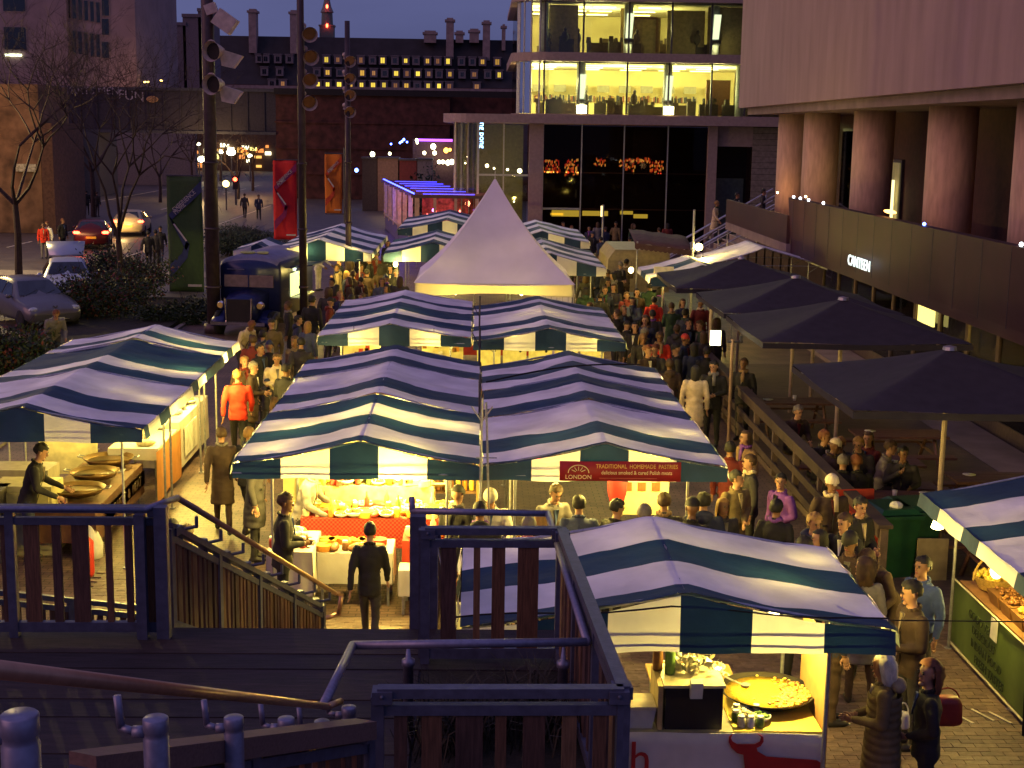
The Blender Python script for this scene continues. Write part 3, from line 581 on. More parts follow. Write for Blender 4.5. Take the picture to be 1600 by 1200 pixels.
# blue-lit pergola
pg = thing('blue_lit_pergola', 'timber pergola glowing pink and blue with party guests inside', 'pergola', (-4, 80, 0))
fl, fr, bl = Vector((-3.1, 71.5, 0)), Vector((.6, 71.5, 0)), Vector((-6.0, 92, 0))
pk = mat('pale_pergola_post', (.55, .36, .25), .7); zt = 2.95
for k in range(7):
    a = fl.lerp(bl, k/6); q = MB(); q.box((a.x, a.y, (zt+.7)/2), (.22, .3, zt-.7+0), 0); q.build('post', pk, pg)
    b2 = Vector((a.x+3.7+k*.1, a.y, 0)); q = MB(); q.box(((a.x+b2.x)/2, a.y, zt+.08), (b2.x-a.x+.6, .16, .16)); q.build('roof_beam', mat('pergola_beam', (.12, .07, .06), .8), pg)
    if k < 6: q = MB(); am = fl.lerp(bl, (k+.5)/6); q.box((am.x+1.85, am.y, zt+.1), (4.2, .12, .12)); q.build('roof_beam', mat('pergola_beam', (.12, .07, .06)), pg)
for x in (fr.x, (fl.x+fr.x)/2+.1, fl.x+.9, fr.x-.7): q = MB(); q.box((x, 71.5, 1.5), (.14, .2, 2.9)); q.build('post', pk, pg)
d = (bl-fl).normalized(); q = MB(); q.box(((fl.x+bl.x)/2, (fl.y+bl.y)/2, .45), (.12, 20.7, .9), rz=math.atan2(-d.x, d.y)); q.build('side_plinth', mat('blue_grey_plinth', (.10, .08, .16), .7), pg)
q = MB(); q.bx(fl.x, fr.x+.2, 71.4, 71.55, 0, .9); q.build('front_plinth', mat('blue_grey_plinth', (.1, .08, .16)), pg)
q = MB(); q.box(((fl.x+bl.x)/2, (fl.y+bl.y)/2, .95), (.3, 20.7, .08), rz=math.atan2(-d.x, d.y)); q.build('ledge', mat('ledge_timber', (.4, .28, .12), .7), pg)
q = MB(); q.box(((fl.x+bl.x)/2-.15, (fl.y+bl.y)/2, zt+.22), (.05, 20.7, .05), rz=math.atan2(-d.x, d.y)); q.build('blue_light_strip', emis('blue_strip', (.04, .06, 1), 14), pg)
for k in range(6):
    a = fl.lerp(bl, k/6); q = MB(); q.box((a.x+1.6, a.y+.12, zt+.2), (2.6, .03, .03)); q.build('blue_light_strip', emis('blue_strip2', (.05, .05, 1), 5), pg)
for k in range(4): a = fl.lerp(bl, (k+.6)/4.2); lamp((a.x-.9, a.y, 2.3), 70, (.18, .12, 1), .15, pg)
for (x, y) in ((-2.2, 72.6), (-.6, 72.6), (-2.8, 76), (-3.4, 80), (-4, 85)): lamp((x, y, 2.4), 55, (1, .35, .16), .15, pg)
q = MB(); q.bx(fl.x+.1, fr.x, 75.4, 75.5, .9, 2.8); q.build('back_curtain', mat('red_curtain', (.45, .08, .06), .8, var=.7, scale=5), pg)
for k in range(26):
    c = rr.choice([(1, .9, .6), (1, .35, .12), (.8, .2, 1), (1, .15, .1)]); q = MB(); s = rr.uniform(.03, .07)
    q.ell((rr.uniform(fl.x+.2, fr.x-.2), rr.uniform(72.2, 74), rr.uniform(1.2, 2.3)), (s, s, s*1.3), 6, 4); q.build('party_light', emis('party_%d' % int(c[1]*100), c, 7), pg)
b_ = thing('rounded_bush', 'round dark bush in front of the grey kiosk near the pergola', 'bush', V(665, 285, 104)*1); b_.location.z = 0
rr2 = random.Random(5)
def leafcloud(c, rad, n, s, name, m, parent, rnd=rr2, flat=0, shell=.3):
    q = MB()
    for _ in range(n):
        v = Vector((rnd.gauss(0, 1), rnd.gauss(0, 1), rnd.gauss(0, 1))).normalized()*(rnd.uniform(shell, 1)**.7)
        v *= 1+.75*noise.noise(v*2.1+Vector(c)*.3)+.3*noise.noise(v*5+Vector(c))
        p = Vector(c)+Vector((v.x*rad[0], v.y*rad[1], v.z*rad[2])); u = Vector((rnd.uniform(-1, 1), rnd.uniform(-1, 1), rnd.uniform(-1, 1))).normalized(); w = u.orthogonal().normalized(); k = s*rnd.uniform(.6, 1.4)
        q.add([p-u*k, p+w*k*.45, p+u*k, p-w*k*.45], [(0, 1, 2, 3)], rnd.randrange(len(m)) if isinstance(m, list) else 0)
    return q.build(name, m, parent)
p = V(665, 278, 104); leafcloud((p.x, 104, p.z*.5), (1.6, 1.4, p.z*.62), 900, .16, 'foliage', M['leaf'], b_); q = MB(); q.tube((p.x, 104, 0), (p.x, 104, 1), .1); q.build('stem', M['bark'], b_)
# ---------------------------------------------------------------- trees
def branch(q, p, d, l, r, dep, rnd, up=.12):
    if dep == 0 or r < .0022: return
    n = 3; c = p
    for i in range(n):
        d2 = (d+Vector((rnd.uniform(-.22, .22), rnd.uniform(-.22, .22), rnd.uniform(-.05, up)))).normalized(); e = c+d2*(l/n)
        q.tube(c, e, r*(1-.18*i), r*(1-.18*(i+1)), n=5 if dep > 2 else 3, cap=False); c = e; d = d2
    for k in range(rnd.choice((2, 3, 3))):
        a = rnd.uniform(0, 2*PI); t = d.orthogonal().normalized(); t.rotate(Matrix.Rotation(a, 3, d)); nd = (d+t*rnd.uniform(.45, .9)).normalized()
        branch(q, c, nd, l*rnd.uniform(.62, .8), r*(.56 if dep > 3 else .66), dep-1, rnd, up)
def baretree(loc, h, label, seed, dep=6, r=.16, fork=.28, spread=.5, grp='bare winter trees along the road'):
    t = thing('bare_tree', label, 'tree', loc, 0, grp); rnd = random.Random(seed); q = MB(); x, y, z = loc
    q.tube((x, y, z), (x+.05, y, z+h*fork*.6), r, r*.85, n=10); q.tube((x+.05, y, z+h*fork*.6), (x, y, z+h*fork), r*.85, r*.7, n=10); q.build('trunk', M['bark'], t)
    q = MB()
    for k in range(4):
        a = k*PI/2+rnd.uniform(-.4, .4); branch(q, Vector((x, y, z+h*fork)), Vector((math.cos(a)*spread, math.sin(a)*spread, 1)).normalized(), h*.27, r*.55, dep-1, rnd)
    q.build('crown', M['bark'], t); return t
a = G(188, 472); baretree((a.x, a.y, 0), 9.5, 'bare forked tree rising from the shrubs beside the silver cars', 3, dep=8, r=.13, fork=.25, spread=.35)
a = G(35, 420); baretree((-18.8, 58, 0), 11, 'bare tree with drooping twigs against the stone office tower on the left edge', 8, dep=8, r=.16, spread=.8)
baretree((-27, 100, 0), 11, 'bare tree standing before the dark bridge girder', 12, dep=7, r=.2, spread=.7)
for k, (px, Y, h) in enumerate([(372, 128, 6), (395, 145, 8), (300, 150, 9), (225, 160, 9), (250, 120, 7.5), (345, 170, 10), (120, 150, 15), (190, 190, 19), (240, 200, 19), (265, 190, 16), (160, 200, 20), (60, 170, 17)]):
    p = V(px, 300, Y); baretree((p.x, Y, 0), h, ['slim bare tree right of the traffic light', 'bare tree by the far lit shops', 'bare tree left of the bright street lamp under the bridge', 'bare street tree far down the road', 'bare tree beyond the bridge deck', 'tall bare tree behind the first floodlight mast', 'wide bare tree rising behind the bridge lettering', 'tall bare tree over the bridge beside the office tower', 'dense bare tree below the stepped stone gable', 'bare tree in front of the stepped gable', 'tallest bare tree behind the office tower corner', 'bare tree behind the left end of the bridge'][k], 30+k, dep=5, r=.15)
# shrubs in the roadside bed
rs = random.Random(9)
for k, (px, py, w, h, red) in enumerate([(150, 500, 1.3, 1.5, 1), (190, 490, 1.2, 1.3, 1), (215, 470, 1.3, 1.5, 1), (120, 495, .8, 1.1, 0), (300, 505, .9, .75, 0), (245, 505, .8, .6, 0), (172, 465, 1.1, 1.7, 0), (12, 590, 1.1, 1.2, 1), (40, 585, .9, .9, 0), (375, 385, 1.6, 1.0, 0), (400, 395, 1.6, 1.0, 0), (360, 400, 1.2, 1.1, 0)]):
    a = G(px, py); lab = ['dark shrub with dull red leaves before the silver hatchback', 'dark red leaved shrub around the bare tree trunk', 'tall reddish shrub right of the bare tree', 'low dark green shrub beside the parked cars', 'low rounded hedge plant at the foot of the first mast', 'low dark hedge plant right of the red shrubs', 'tall dark green shrub in the roadside bed', 'red leaved bush behind the left stall roof', 'small green bush behind the left stall roof', 'dark hedge bush left of the red banner', 'dark hedge bush behind the blue van roof', 'rounded dark bush beside the first floodlight mast'][k]
    t = thing('shrub', lab, 'shrub', (a.x, a.y, 0), 0, 'shrubs in the roadside bed')
    leafcloud((a.x, a.y, h*.55), (w, w*.8, h*.55), int(2300*w*h), .06, 'foliage', [M['leaf']]*5+[M['leaf2']] if red else M['leaf'], t, rs)
    q = MB()
    for i in range(22): e_ = Vector((a.x+rs.gauss(0, .55)*w, a.y+rs.uniform(-.5, .5), h*rs.uniform(.9, 1.45))); m_ = Vector((a.x+rs.uniform(-.3, .3)*w, a.y, h*.5)); q.tube((a.x+rs.uniform(-.3, .3), a.y, 0), m_, .02, .014, n=4); q.tube(m_, e_, .014, .005, n=4)
    q.build('stem', M['bark'], t)
# ---------------------------------------------------------------- masts with floodlights
floodm = mat('weathered_lamp_casing', (.50, .38, .36), .55, .1, var=.25); reflm = mat('bronze_reflector', (.22, .11, .05), .3, .6)
def flood(par, c, d, r, black=False):
    c, d = Vector(c), Vector(d).normalized(); b = MB(); b.tube(c-d*r*1.5, c, r*.55, r, n=16, cap=False); b.tube(c-d*r*1.9, c-d*r*1.5, r*.4, r*.55, n=12); b.tube(c, c+d*.03, r, r*1.03, n=16, cap=False)
    b = b.build('floodlight', floodm, par, True)
    q = MB(); q.tube(c-d*r*.5, c-d*r*.45, r*.8, r*.8, n=16); q.build('lens', M['dark'] if black else reflm, b)
    q = MB(); q.tube(c-d*r*1.2, c-d*r*1.2-Vector((r*1.0, 0, -.04)), .035, n=6); q.ell(c-d*r*1.3+Vector((-r*.7, 0, r*.75)), (r*.45, r*.4, r*.4), 10, 6); q.build('bracket', floodm, b)
ms = [('front', -8.18, 43.65, .17, 'tallest foreground floodlight mast at the left behind the green banner', [(345, 92, 'R'), (345, 148, 'R'), (348, 28, 'U')]),
      ('mid', -5.43, 43.87, .10, 'floodlight mast with four lamps standing behind the blue van', [(484, 54, 'D'), (486, 90, 'D'), (485, 126, 'D'), (484, 161, 'D')]),
      ('far', -4.31, 47.01, .085, 'shorter floodlight mast with four small lamps beside the orange banner', [(547, 96, 'd'), (547, 123, 'd'), (547, 149, 'd'), (547, 175, 'd')])]
for nm, x, y, r, lab, ls in ms:
    t = thing('floodlight_mast', lab, 'lamp mast', (x, y, 0), 0, 'tall floodlight masts in the square'); H_ = 16 if nm != 'far' else 9.75
    q = MB(); q.tube((x, y, 0), (x, y, H_), r*1.25, r, n=14)
    q.tube((x, y, 0), (x, y, .3), r*1.8, r*1.8, n=14)
    for z in (1.4, 3.2, 5.2): q.tube((x, y, z), (x, y, z+.07), r*1.5, r*1.5, n=14)
    q.build('pole', mat('dark_bronze_mast', (.06, .04, .05), .5, .3), t, True)
    for (px, py, k) in ls:
        p = V(px, py, y-.15)
        if k == 'R':
            c = V(331, py-12 if py < 100 else py-16, y-.45); flood(t, V(330, 80 if py < 100 else 132, y-.5), (-.42, -1, -.06), .30, True)
            flood(t, V(362, py-4, y-.1), (-.5, -.2, -.9), .34) if 0 else None
            q = MB(); q.prism([(0, .1), (.5, -.05), (.22, -.42), (-.12, -.35), (-.2, .15)], V(352, py-8, y-.2), (1, 0, 0), (0, 0, 1), (0, .4, 0)); q.build('lamp_housing', floodm, t)
        elif k == 'U':
            q = MB(); q.box(V(352, 34, y-.1), (.62, .5, .5), ry=R(35)); q.box(V(330, 14, y-.1), (.34, .3, .3), ry=R(-20)); q.build('lamp_housing', floodm, t)
        else:
            rr_ = .235 if k == 'D' else .19; flood(t, p, (.25, -1, -.35), rr_)
for (px0, px1, py0, py1, Y, c, c2, lab) in [(265, 315, 276, 456, 54.9, (.045, .085, .035), (.03, .04, .13), 'tall green banner with blue zigzag ribbon'), (428, 463, 251, 374, 62, (.50, .012, .025), (.22, .012, .10), 'red banner with purple zigzag ribbon'), (508, 534, 241, 333, 66, (.50, .13, .02), (.40, .04, .02), 'orange banner with red zigzag ribbon')]:
    a, b_ = V(px0, py1, Y), V(px1, py0, Y); w, h = b_.x-a.x, b_.z-a.z
    t = thing('street_banner', lab+' hanging on its pole', 'banner', (b_.x, Y, 0), 0, 'festival banners on poles')
    q = MB(); q.grid(lambda u, v: (a.x+w*u, Y+.05*math.sin(u*5+v*7), a.z+h*v), 8, 20); q.build('cloth', mat('banner_cloth_'+lab[:4].strip(), c, .8, var=.1, trans=.15), t, True, solid=.012)
    zz = MB()
    if w > 0:
        s = w/1.15
        for pts in ([(1, .97), (1, .87), (.10, .62), (.04, .67)], [(.04, .67), (.10, .62), (.62, .42), (.52, .36)], [(.52, .44), (.62, .42), (.55, .30), (.05, .12), (.05, .24), (.40, .34)]):
            zz.prism(pts, (a.x, Y-.065, a.z), (w, 0, 0), (0, 0, h), (0, -.006, 0))
    zz.build('ribbon', mat('ribbon_'+lab[:4].strip(), c2, .8), t)
    wm = mat('banner_print', (.45, .40, .45), .8)
    u = Vector((w*.9, 0, h*.25)).normalized(); wv = Vector((-u.z, 0, u.x))
    text('EXPERIENCE', w*.20, (a.x+w*.50, Y-.085, a.z+h*.79), u, wv, wm, t, xs=.75); text('MORE', w*.20, (a.x+w*.36, Y-.085, a.z+h*.725), u, wv, wm, t, xs=.75)
    u2 = Vector((w*.5, 0, -h*.21)).normalized(); w2 = Vector((-u2.z, 0, u2.x)); q = MB(); q.box((0, 0, 0), (0, 0, 0)); q = MB(); q.prism([(-w*.3, -.03), (w*.3, -.03), (w*.3, .03), (-w*.3, .03)], (a.x+w*.36, Y-.085, a.z+h*.52), u2, w2, (0, .004, 0)); q.build('faint_line_of_print', wm, t)
    q = MB(); q.bx(a.x+w*.55, a.x+w*.95, Y-.09, Y-.085, a.z+h*.05, a.z+h*.07); q.build('small_print', wm, t)
    q = MB(); q.tube((b_.x+.12, Y, 0), (b_.x+.12, Y, b_.z+.3), .05, n=8); q.tube((a.x, Y, b_.z+.03), (b_.x+.12, Y, b_.z+.03), .025, n=6); q.tube((a.x, Y, a.z-.03), (b_.x+.12, Y, a.z-.03), .025, n=6); q.build('pole', M['dsteel'], t)
# ================================================================ STALLS
WC, BC = 0, 1
def roof(par, x0, x1, xr, bands, ze, zr, sag=.05, seed=0, sides=True, wr=.020):
    """striped gable canvas: bands = [(y0, y1, colour)] from the front, ridge at xr"""
    q = MB(); rnd = seed*3.7
    for (ya, yb, c) in bands:
        NX, NY = 34, max(4, int((yb-ya)/.08))
        def fn(u, v, ya=ya, yb=yb):
            x = x0+(x1-x0)*u; y = ya+(yb-ya)*v
            k = (x-x0)/(xr-x0) if x < xr else (x1-x)/(x1-xr); k = max(0, min(1, k))
            z = ze+(zr-ze)*k-sag*math.sin(PI*k)**1.0*(1-.35*abs(math.sin((y-bands[0][0])*PI/1.25)))
            z += wr*noise.noise(Vector((x*1.3+rnd, y*2.2, 1)))*2*math.sin(PI*k)+.009*noise.noise(Vector((x*4, y*5+rnd, 3)))+.010*noise.noise(Vector((x*1.5, y*11+rnd, 5)))*math.sin(PI*k)+.006*noise.noise(Vector((x*9+y*6, y*2+rnd, 8)))
            z += .018*max(0, 1-abs(((y-bands[0][0]+.01) % 1.53)/.09-.5)) * (1 if 0 < k < 1 else .5)
            return (x, y, z)
        us = [0]; q.grid(fn, NX, NY, c)
    q.build('canopy', [M['white_cloth'], M['blue_cloth']], par, True)
    if sides:
        for xx, sg in ((x0, -1), (x1, 1)):
            q = MB()
            for (ya, yb, c) in bands:
                q.grid(lambda u, v: (xx+sg*(.012+.03*v+.012*math.sin((ya+(yb-ya)*u)*9)), ya+(yb-ya)*u, ze+.01-.17*v), 5, 3, c)
            q.build('side_valance', [M['white_end'], M['blue_cloth']], par, True)
def gable(par, x0, x1, xr, y, ze, zr, zb, start, n=None, w=.61, x_from=None, back=False):
    """upright striped end cloth: top follows the roof, bottom is level"""
    q = MB(); xs = x_from if x_from is not None else x0; edges = [x0]; k = xs+w
    while k < x1-.15: 
        if k > x0+.02: edges.append(k)
        k += w
    edges.append(x1); c = start
    for a, b in zip(edges, edges[1:]):
        def top(x): k = (x-x0)/(xr-x0) if x < xr else (x1-x)/(x1-xr); return ze+(zr-ze)*max(0, k)-.035*math.sin(PI*max(0, min(1, k)))-.012
        q.grid(lambda u, v: (a+(b-a)*u, y-.02-.018*math.sin((a+(b-a)*u)*7+v)-.02*noise.noise(Vector(((a+(b-a)*u)*6, v*1.5, y)))-.012*v*(1 if not back else -1), top(a+(b-a)*u)*(1-v)+(zb+.008*math.sin((a+(b-a)*u)*5))*v), 7, 4, c); c = 1-c
    q.build('gable_cloth', [M['white_end'], M['blue_cloth']], par, True)
    q = MB(); q.tube((x0, y, zb+.06), (x1, y, zb+.06), .012, n=5); q.build('hem_pole', M['steel'], par)
def frame(par, x0, x1, xr, y0, y1, ze, zr, legs=True, mid=None):
    q = MB()
    for y in (y0+.05, y1-.05)+((mid,) if mid else ()):
        q.tube((x0+.03, y, ze-.03), (xr, y, zr-.03), .018, n=6); q.tube((xr, y, zr-.03), (x1-.03, y, ze-.03), .018, n=6)
        q.tube((x0+.03, y, ze-.05), (x1-.03, y, ze-.05), .014, n=6)
    for x, z in ((x0+.03, ze-.03), (xr, zr-.03), (x1-.03, ze-.03)): q.tube((x, y0+.05, z), (x, y1-.05, z), .018, n=6)
    q.build('frame', M['steel'], par)
    if legs:
        for x, kx in ((x0+.42, x0), (x1-.42, x1)):
            for y in (y0+.5, y1-.15):
                q = MB(); q.tube((x, y, 0), (x, y, ze+.03), .019, n=8); q.tube((x, y, ze-.3), (kx, y, ze-.03), .012, n=5); q.tube((x, y, 0), (x, y, .02), .05, n=8); q.build('leg', M['steel'], par)
def yb(ps, x_hint, z=2.45): return [G(x, y, z).y for x, y in ps]
def stall(lab, x0, x1, xr, bands, ze=2.17, zr=2.47, zb=1.98, front=None, back=None, group='blue and white striped market stalls', seed=0, w=.61, xf=None, legs=True, sag=.05):
    y0, y1 = bands[0][0], bands[-1][1]
    t = thing('market_stall', lab, 'market stall', ((x0+x1)/2, (y0+y1)/2, 0), 0, group)
    roof(t, x0, x1, xr, bands, ze, zr, seed=seed, sag=sag); frame(t, x0, x1, xr, y0, y1, ze, zr, legs)
    if front is not None: gable(t, x0, x1, xr, y0, ze, zr, zb, front, w=w, x_from=xf)
    if back is not None: gable(t, x0, x1, xr, y1, ze, zr, zb, back, w=w, back=True)
    return t
def bands_from(edges, first): 
    out = []; c = first
    for a, b in zip(edges, edges[1:]): out.append((a, b, c)); c = 1-c
    return out
# central block: two columns, three deep
L_ = [G(x, y, 2.47).y for x, y in [(571, 692), (574, 679), (577, 661), (582, 645), (589, 628), (591, 615), (594, 604), (597, 590), (600, 565), (606, 555), (610, 544.5), (612, 538)]]
L_[0] = 17.25
xl0, xl1, xlr = -3.05, .05, -1.45; xr0, xr1, xrr = .09, 3.18, 1.62
bl = bands_from(L_, 1)
st_names = {}
s1 = stall('front left stall of the central block sheltering the brightly lit cheese and preserves table', xl0, xl1, xlr, bl[0:5], front=1, seed=1)
s2 = stall('second stall of the left column behind the cheese stall with a wide sagging white stripe', xl0+.02, xl1-.02, xlr, bl[5:8], zr=2.49, seed=2)
s3 = stall('rear stall of the left column of the central block with the dark back edge', xl0-.02, xl1, xlr, bl[8:11], zr=2.47, seed=3)
R_ = [G(x, y, 2.47).y for x, y in [(950, 702), (946, 691), (942, 675), (938, 657), (930, 624), (925, 611), (918, 597), (910, 584), (902, 573), (895, 563), (887, 555), (880, 547)]]
R_[0] = 17.25; br = bands_from(R_, 1)
s4 = stall('front right stall of the central block carrying the dark red pastries banner', xr0, xr1, xrr, br[0:4], front=1, seed=4)
s5 = stall('middle stall of the right column of the central block behind the pastry stall', xr0+.02, xr1-.02, xrr, br[4:7], zr=2.485, seed=5)
s6 = stall('rear stall of the right column of the central block in front of the hanging lamps', xr0, xr1, xrr, br[7:11], seed=6)
# banner on the right gable
bn = thing('pastry_banner', 'dark red banner with gold lettering TRADITIONAL HOMEMADE PASTRIES on the right central stall', 'banner', (1.95, 17.18, 2))
a, c = V(874, 752, 17.17), V(1063, 757, 17.17); z0, z1 = 2.0, 2.25
q = MB(); q.grid(lambda u, v: (a.x+(c.x-a.x)*u, 17.165-.01*math.sin(u*9), z0+(z1-z0)*v), 14, 2); q.build('cloth', mat('dark_red_banner_cloth', (.30, .012, .02), .6, var=.1, trans=.12), bn, True, solid=.008)
gold = mat('gold_print', (.75, .42, .10), .6); yel = mat('cream_print', (.85, .65, .35), .6); yf = 17.145
text('TRADITIONAL  HOMEMADE  PASTRIES', .075, (a.x+(c.x-a.x)*.635, yf, z1-.06), (1, 0, 0), (0, 0, 1), gold, bn, xs=.80); text('delicious smoked & cured Polish meats', .068, (a.x+(c.x-a.x)*.635, yf, z1-.14), (1, 0, 0), (0, 0, 1), yel, bn, xs=.83)
text('LONDON', .075, (a.x+(c.x-a.x)*.155, yf, z0+.05), (1, 0, 0), (0, 0, 1), yel, bn, xs=1.0)
q = MB()
for k in range(12): t0, t1 = PI*k/12, PI*(k+1)/12; o = (a.x+(c.x-a.x)*.155, yf, z0+.105); q.tube((o[0]+.13*math.cos(t0), yf, o[2]+.1*math.sin(t0)), (o[0]+.13*math.cos(t1), yf, o[2]+.1*math.sin(t1)), .007, n=4)
for k in range(5): t0 = PI*(k+1)/6; q.tube((o[0]+.04*math.cos(t0), yf, o[2]+.03*math.sin(t0)), (o[0]+.1*math.cos(t0), yf, o[2]+.08*math.sin(t0)), .005, n=4)
q.build('emblem', yel, bn)
q = MB(); q.bx(a.x+.5, c.x-.3, yf, yf+.004, z0+.035, z0+.043); q.build('small_print', mat('faded_red_print', (.45, .12, .08)), bn)
# row two, left and right
e = [G(x, y, 2.5).y for x, y in [(622, 507), (623, 498), (625, 490), (627, 482.5), (628, 472.5), (629, 467), (630, 462.5), (631, 453.5)]]
s7 = stall('left stall of the second row with bare bulbs under its end cloth', -3.17, -.12, -1.72, bands_from(e, 0), front=1, ze=2.25, zr=2.52, zb=2.07, seed=7)
e = [G(x, y, 2.5).y for x, y in [(856, 514), (853, 508), (850, 500), (846, 493.3), (838, 477.3), (834, 472), (831, 468), (828, 463)]]
s8 = stall('right stall of the second row with a bright bare bulb under its right corner', -.08, 2.92, 1.4, bands_from(e, 1), front=1, ze=2.25, zr=2.52, zb=2.07, seed=8)
# front right paella stall
e = [11.3, 11.72, 12.28, 13.02, 14.0]; e = [G(x, y, 2.5).y for x, y in [(1085, 938)]]+[G(x, y, 2.5).y for x, y in [(1081, 914), (1063, 878), (1036, 847), (1012, 808)]]
s9 = stall('nearest stall at the front with the bull banner and the paella pan', -.12, 3.56, 1.78, [(11.27, e[1], 1), (e[1], e[2], 0), (e[2], e[3], 1), (e[3], e[4], 0)], front=0, ze=2.2, zr=2.52, zb=2.0, seed=9, xf=-.12+.02, sag=.04)
# left group
e = [G(x, y, 2.5).y for x, y in [(50, 634), (63, 626), (85, 612), (108, 599), (145, 571), (165, 561), (185, 551), (218, 527), (231, 521), (245, 515), (260, 506)]]
bb = bands_from(e, 1); bb[0] = (19.2, bb[0][1], 1)
s10 = stall('front left market stall with three large frying pans under its right side', -7.95, -4.62, -6.3, bb[0:4], front=0, seed=10, sag=.07, w=.63, xf=-8.48)
s11 = stall('middle stall of the left row with the bright white food counter', -7.9, -4.66, -6.28, bb[4:7], zr=2.46, seed=11, sag=.07)
s12 = stall('rear stall of the left row nearest the blue van', -7.9, -4.7, -6.26, bb[7:10], zr=2.5, seed=12, sag=.07)
# far left-back stalls beside the red banner
s13 = stall('far striped stall behind the blue van where the cook in white works', -4.9-1.9, -3.5, -5.2, bands_from([46.2, 47.3, 48.3, 49.6, 50.7, 52, 53.2, 54.4], 0), ze=2.3, zr=2.75, zb=2.05, front=1, seed=13, group='far striped stalls')
s14 = stall('far stall half hidden behind the red banner with a blue green end', -8.3, -6.85, -7.5, bands_from([48, 49, 50, 51], 1), ze=2.2, zr=2.45, zb=2.0, front=0, seed=14, group='far striped stalls')
# stalls behind the tent
s15 = stall('far striped stall left of the white tent with a cream panel in its end cloth', -3.1, .3, -1.5, bands_from([46.3, 47.6, 48.8, 50, 51.2, 52.4], 1), ze=2.3, zr=2.7, zb=2.05, front=1, seed=15, group='far striped stalls')
s16 = stall('farthest striped stall in front of the blue lit pergola', -3.3, .4, -1.3, bands_from([58, 59.6, 61.2, 62.8, 64.4, 66], 1), ze=2.3, zr=2.7, zb=2.05, front=1, seed=16, group='far striped stalls')
s17 = stall('striped stall behind the white tent on its right side with lit edge', .6, 3.95, 2.2, bands_from([43.3, 44.4, 45.5, 46.6, 47.7, 48.8, 49.9], 0), ze=2.2, zr=2.65, zb=1.95, front=1, seed=17, group='far striped stalls')
s18 = stall('farthest striped stall on the right of the white tent by the pale pier', .8, 4.2, 2.4, bands_from([53, 54.4, 55.8, 57.2, 58.6, 60], 0), ze=2.25, zr=2.65, zb=2.0, front=1, seed=18, group='far striped stalls')
# right small stalls beyond the parasols
s19 = stall('small striped stall with a cream sign beside the first navy parasol', 5.0, 7.9, 6.5, bands_from([40.5, 41.6, 42.7, 43.8], 0), ze=2.2, zr=2.6, zb=1.95, front=1, seed=19, group='striped stalls beyond the parasols')
s20 = stall('pale canopied stall behind the first navy parasol next to the copper fascia', 7.1, 10.6, 8.7, bands_from([42.6, 45.6], 0), ze=2.45, zr=2.95, zb=2.3, seed=20, group='striped stalls beyond the parasols')
q = MB(); a, c = V(1022, 427, 40.3), V(1053, 417, 40.3); q.bx(a.x, c.x, 40.3, 40.34, a.z, c.z); q.build('sign', mat('cream_sign', (.7, .55, .25), .7, emit=.25, ecol=(1, .75, .3)), s19)
# right edge stall
e = [G(1600, 770, 2.3).y, G(1600, 800, 2.3).y]
s21 = stall('right edge stall with green cloth front and lit tubs of salad', 5.52, 9.0, 7.25, [(11.3, 12.3, 1), (12.3, 12.95, 0), (12.95, 13.6, 1), (13.6, 14.7, 0), (14.7, 15.25, 1), (15.25, 16.05, 0), (16.05, 16.8, 1)], ze=1.97, zr=2.34, zb=1.8, seed=21, sag=.06)
# guy pole with ties between the two central columns
t = thing('tie_pole', 'slim tall steel pole rising between the two front central stalls', 'pole', (.05, 17.2, 0))
q = MB(); q.tube((.04, 17.12, 0), (.07, 17.12, 3.05), .016, n=8); q.tube((.22, 17.05, .2), (.12, 17.12, 3.0), .014, n=6); q.build('pole', M['steel'], t)
q = MB()
for k in (-1, 1): q.tube((.07, 17.12, 2.75), (.07+k*.13, 17.1, 2.95), .01, n=5)
q.tube((.0, 17.1, 2.3), (.26, 17.1, 2.3), .009, n=5); q.build('hook', M['steel'], t)
for k, y in enumerate((20.6, 24.9, 29.0)):
    t = thing('tie_pole', ['upright pole in the gap halfway back between the striped stalls', 'upright pole at the rear of the central gap between the roofs', 'forked upright pole between the two second row stalls'][k], 'pole', (.05, y, 0))
    q = MB(); q.tube((.03, y, 0), (.05, y, 2.75+.1*k), .018, n=8)
    if k: q.tube((.05, y, 2.5), (-.08, y, 2.75), .010, n=5)
    q.build('pole', M['dsteel'], t)
# power cables slung over the roofs
t = thing('overhead_cable', 'thin black cable slung across the front gable of the nearest stall', 'cable', (1.8, 11.2, 2.3))
q = MB(); pts = [Vector((-.2+3.7*i/14, 11.22+.05*math.sin(i), 2.36-.10*abs(i-7)/7+.045)) for i in range(15)]; q.path(pts, .008, 5); q.build('wire', M['rubber'], t)
t = thing('overhead_cable', 'dark cable lying over the rear stall of the right column', 'cable', (1.6, 23, 2.5))
q = MB(); a, c = G(760, 603, 2.45), G(1000, 575, 2.3); q.path([a.lerp(c, i/10)+Vector((0, 0, .06+.10*math.sin(PI*i/10))) for i in range(11)], .014, 5); q.build('wire', M['rubber'], t)
# thin wire crossing on the right
t = thing('overhead_cable', 'thin wire running level past the right edge stall', 'cable', (5, 11, 2)); q = MB(); q.tube(V(1285, 968, 11.6), V(1640, 972, 11.6), .006, n=4); q.build('wire', M['rubber'], t)
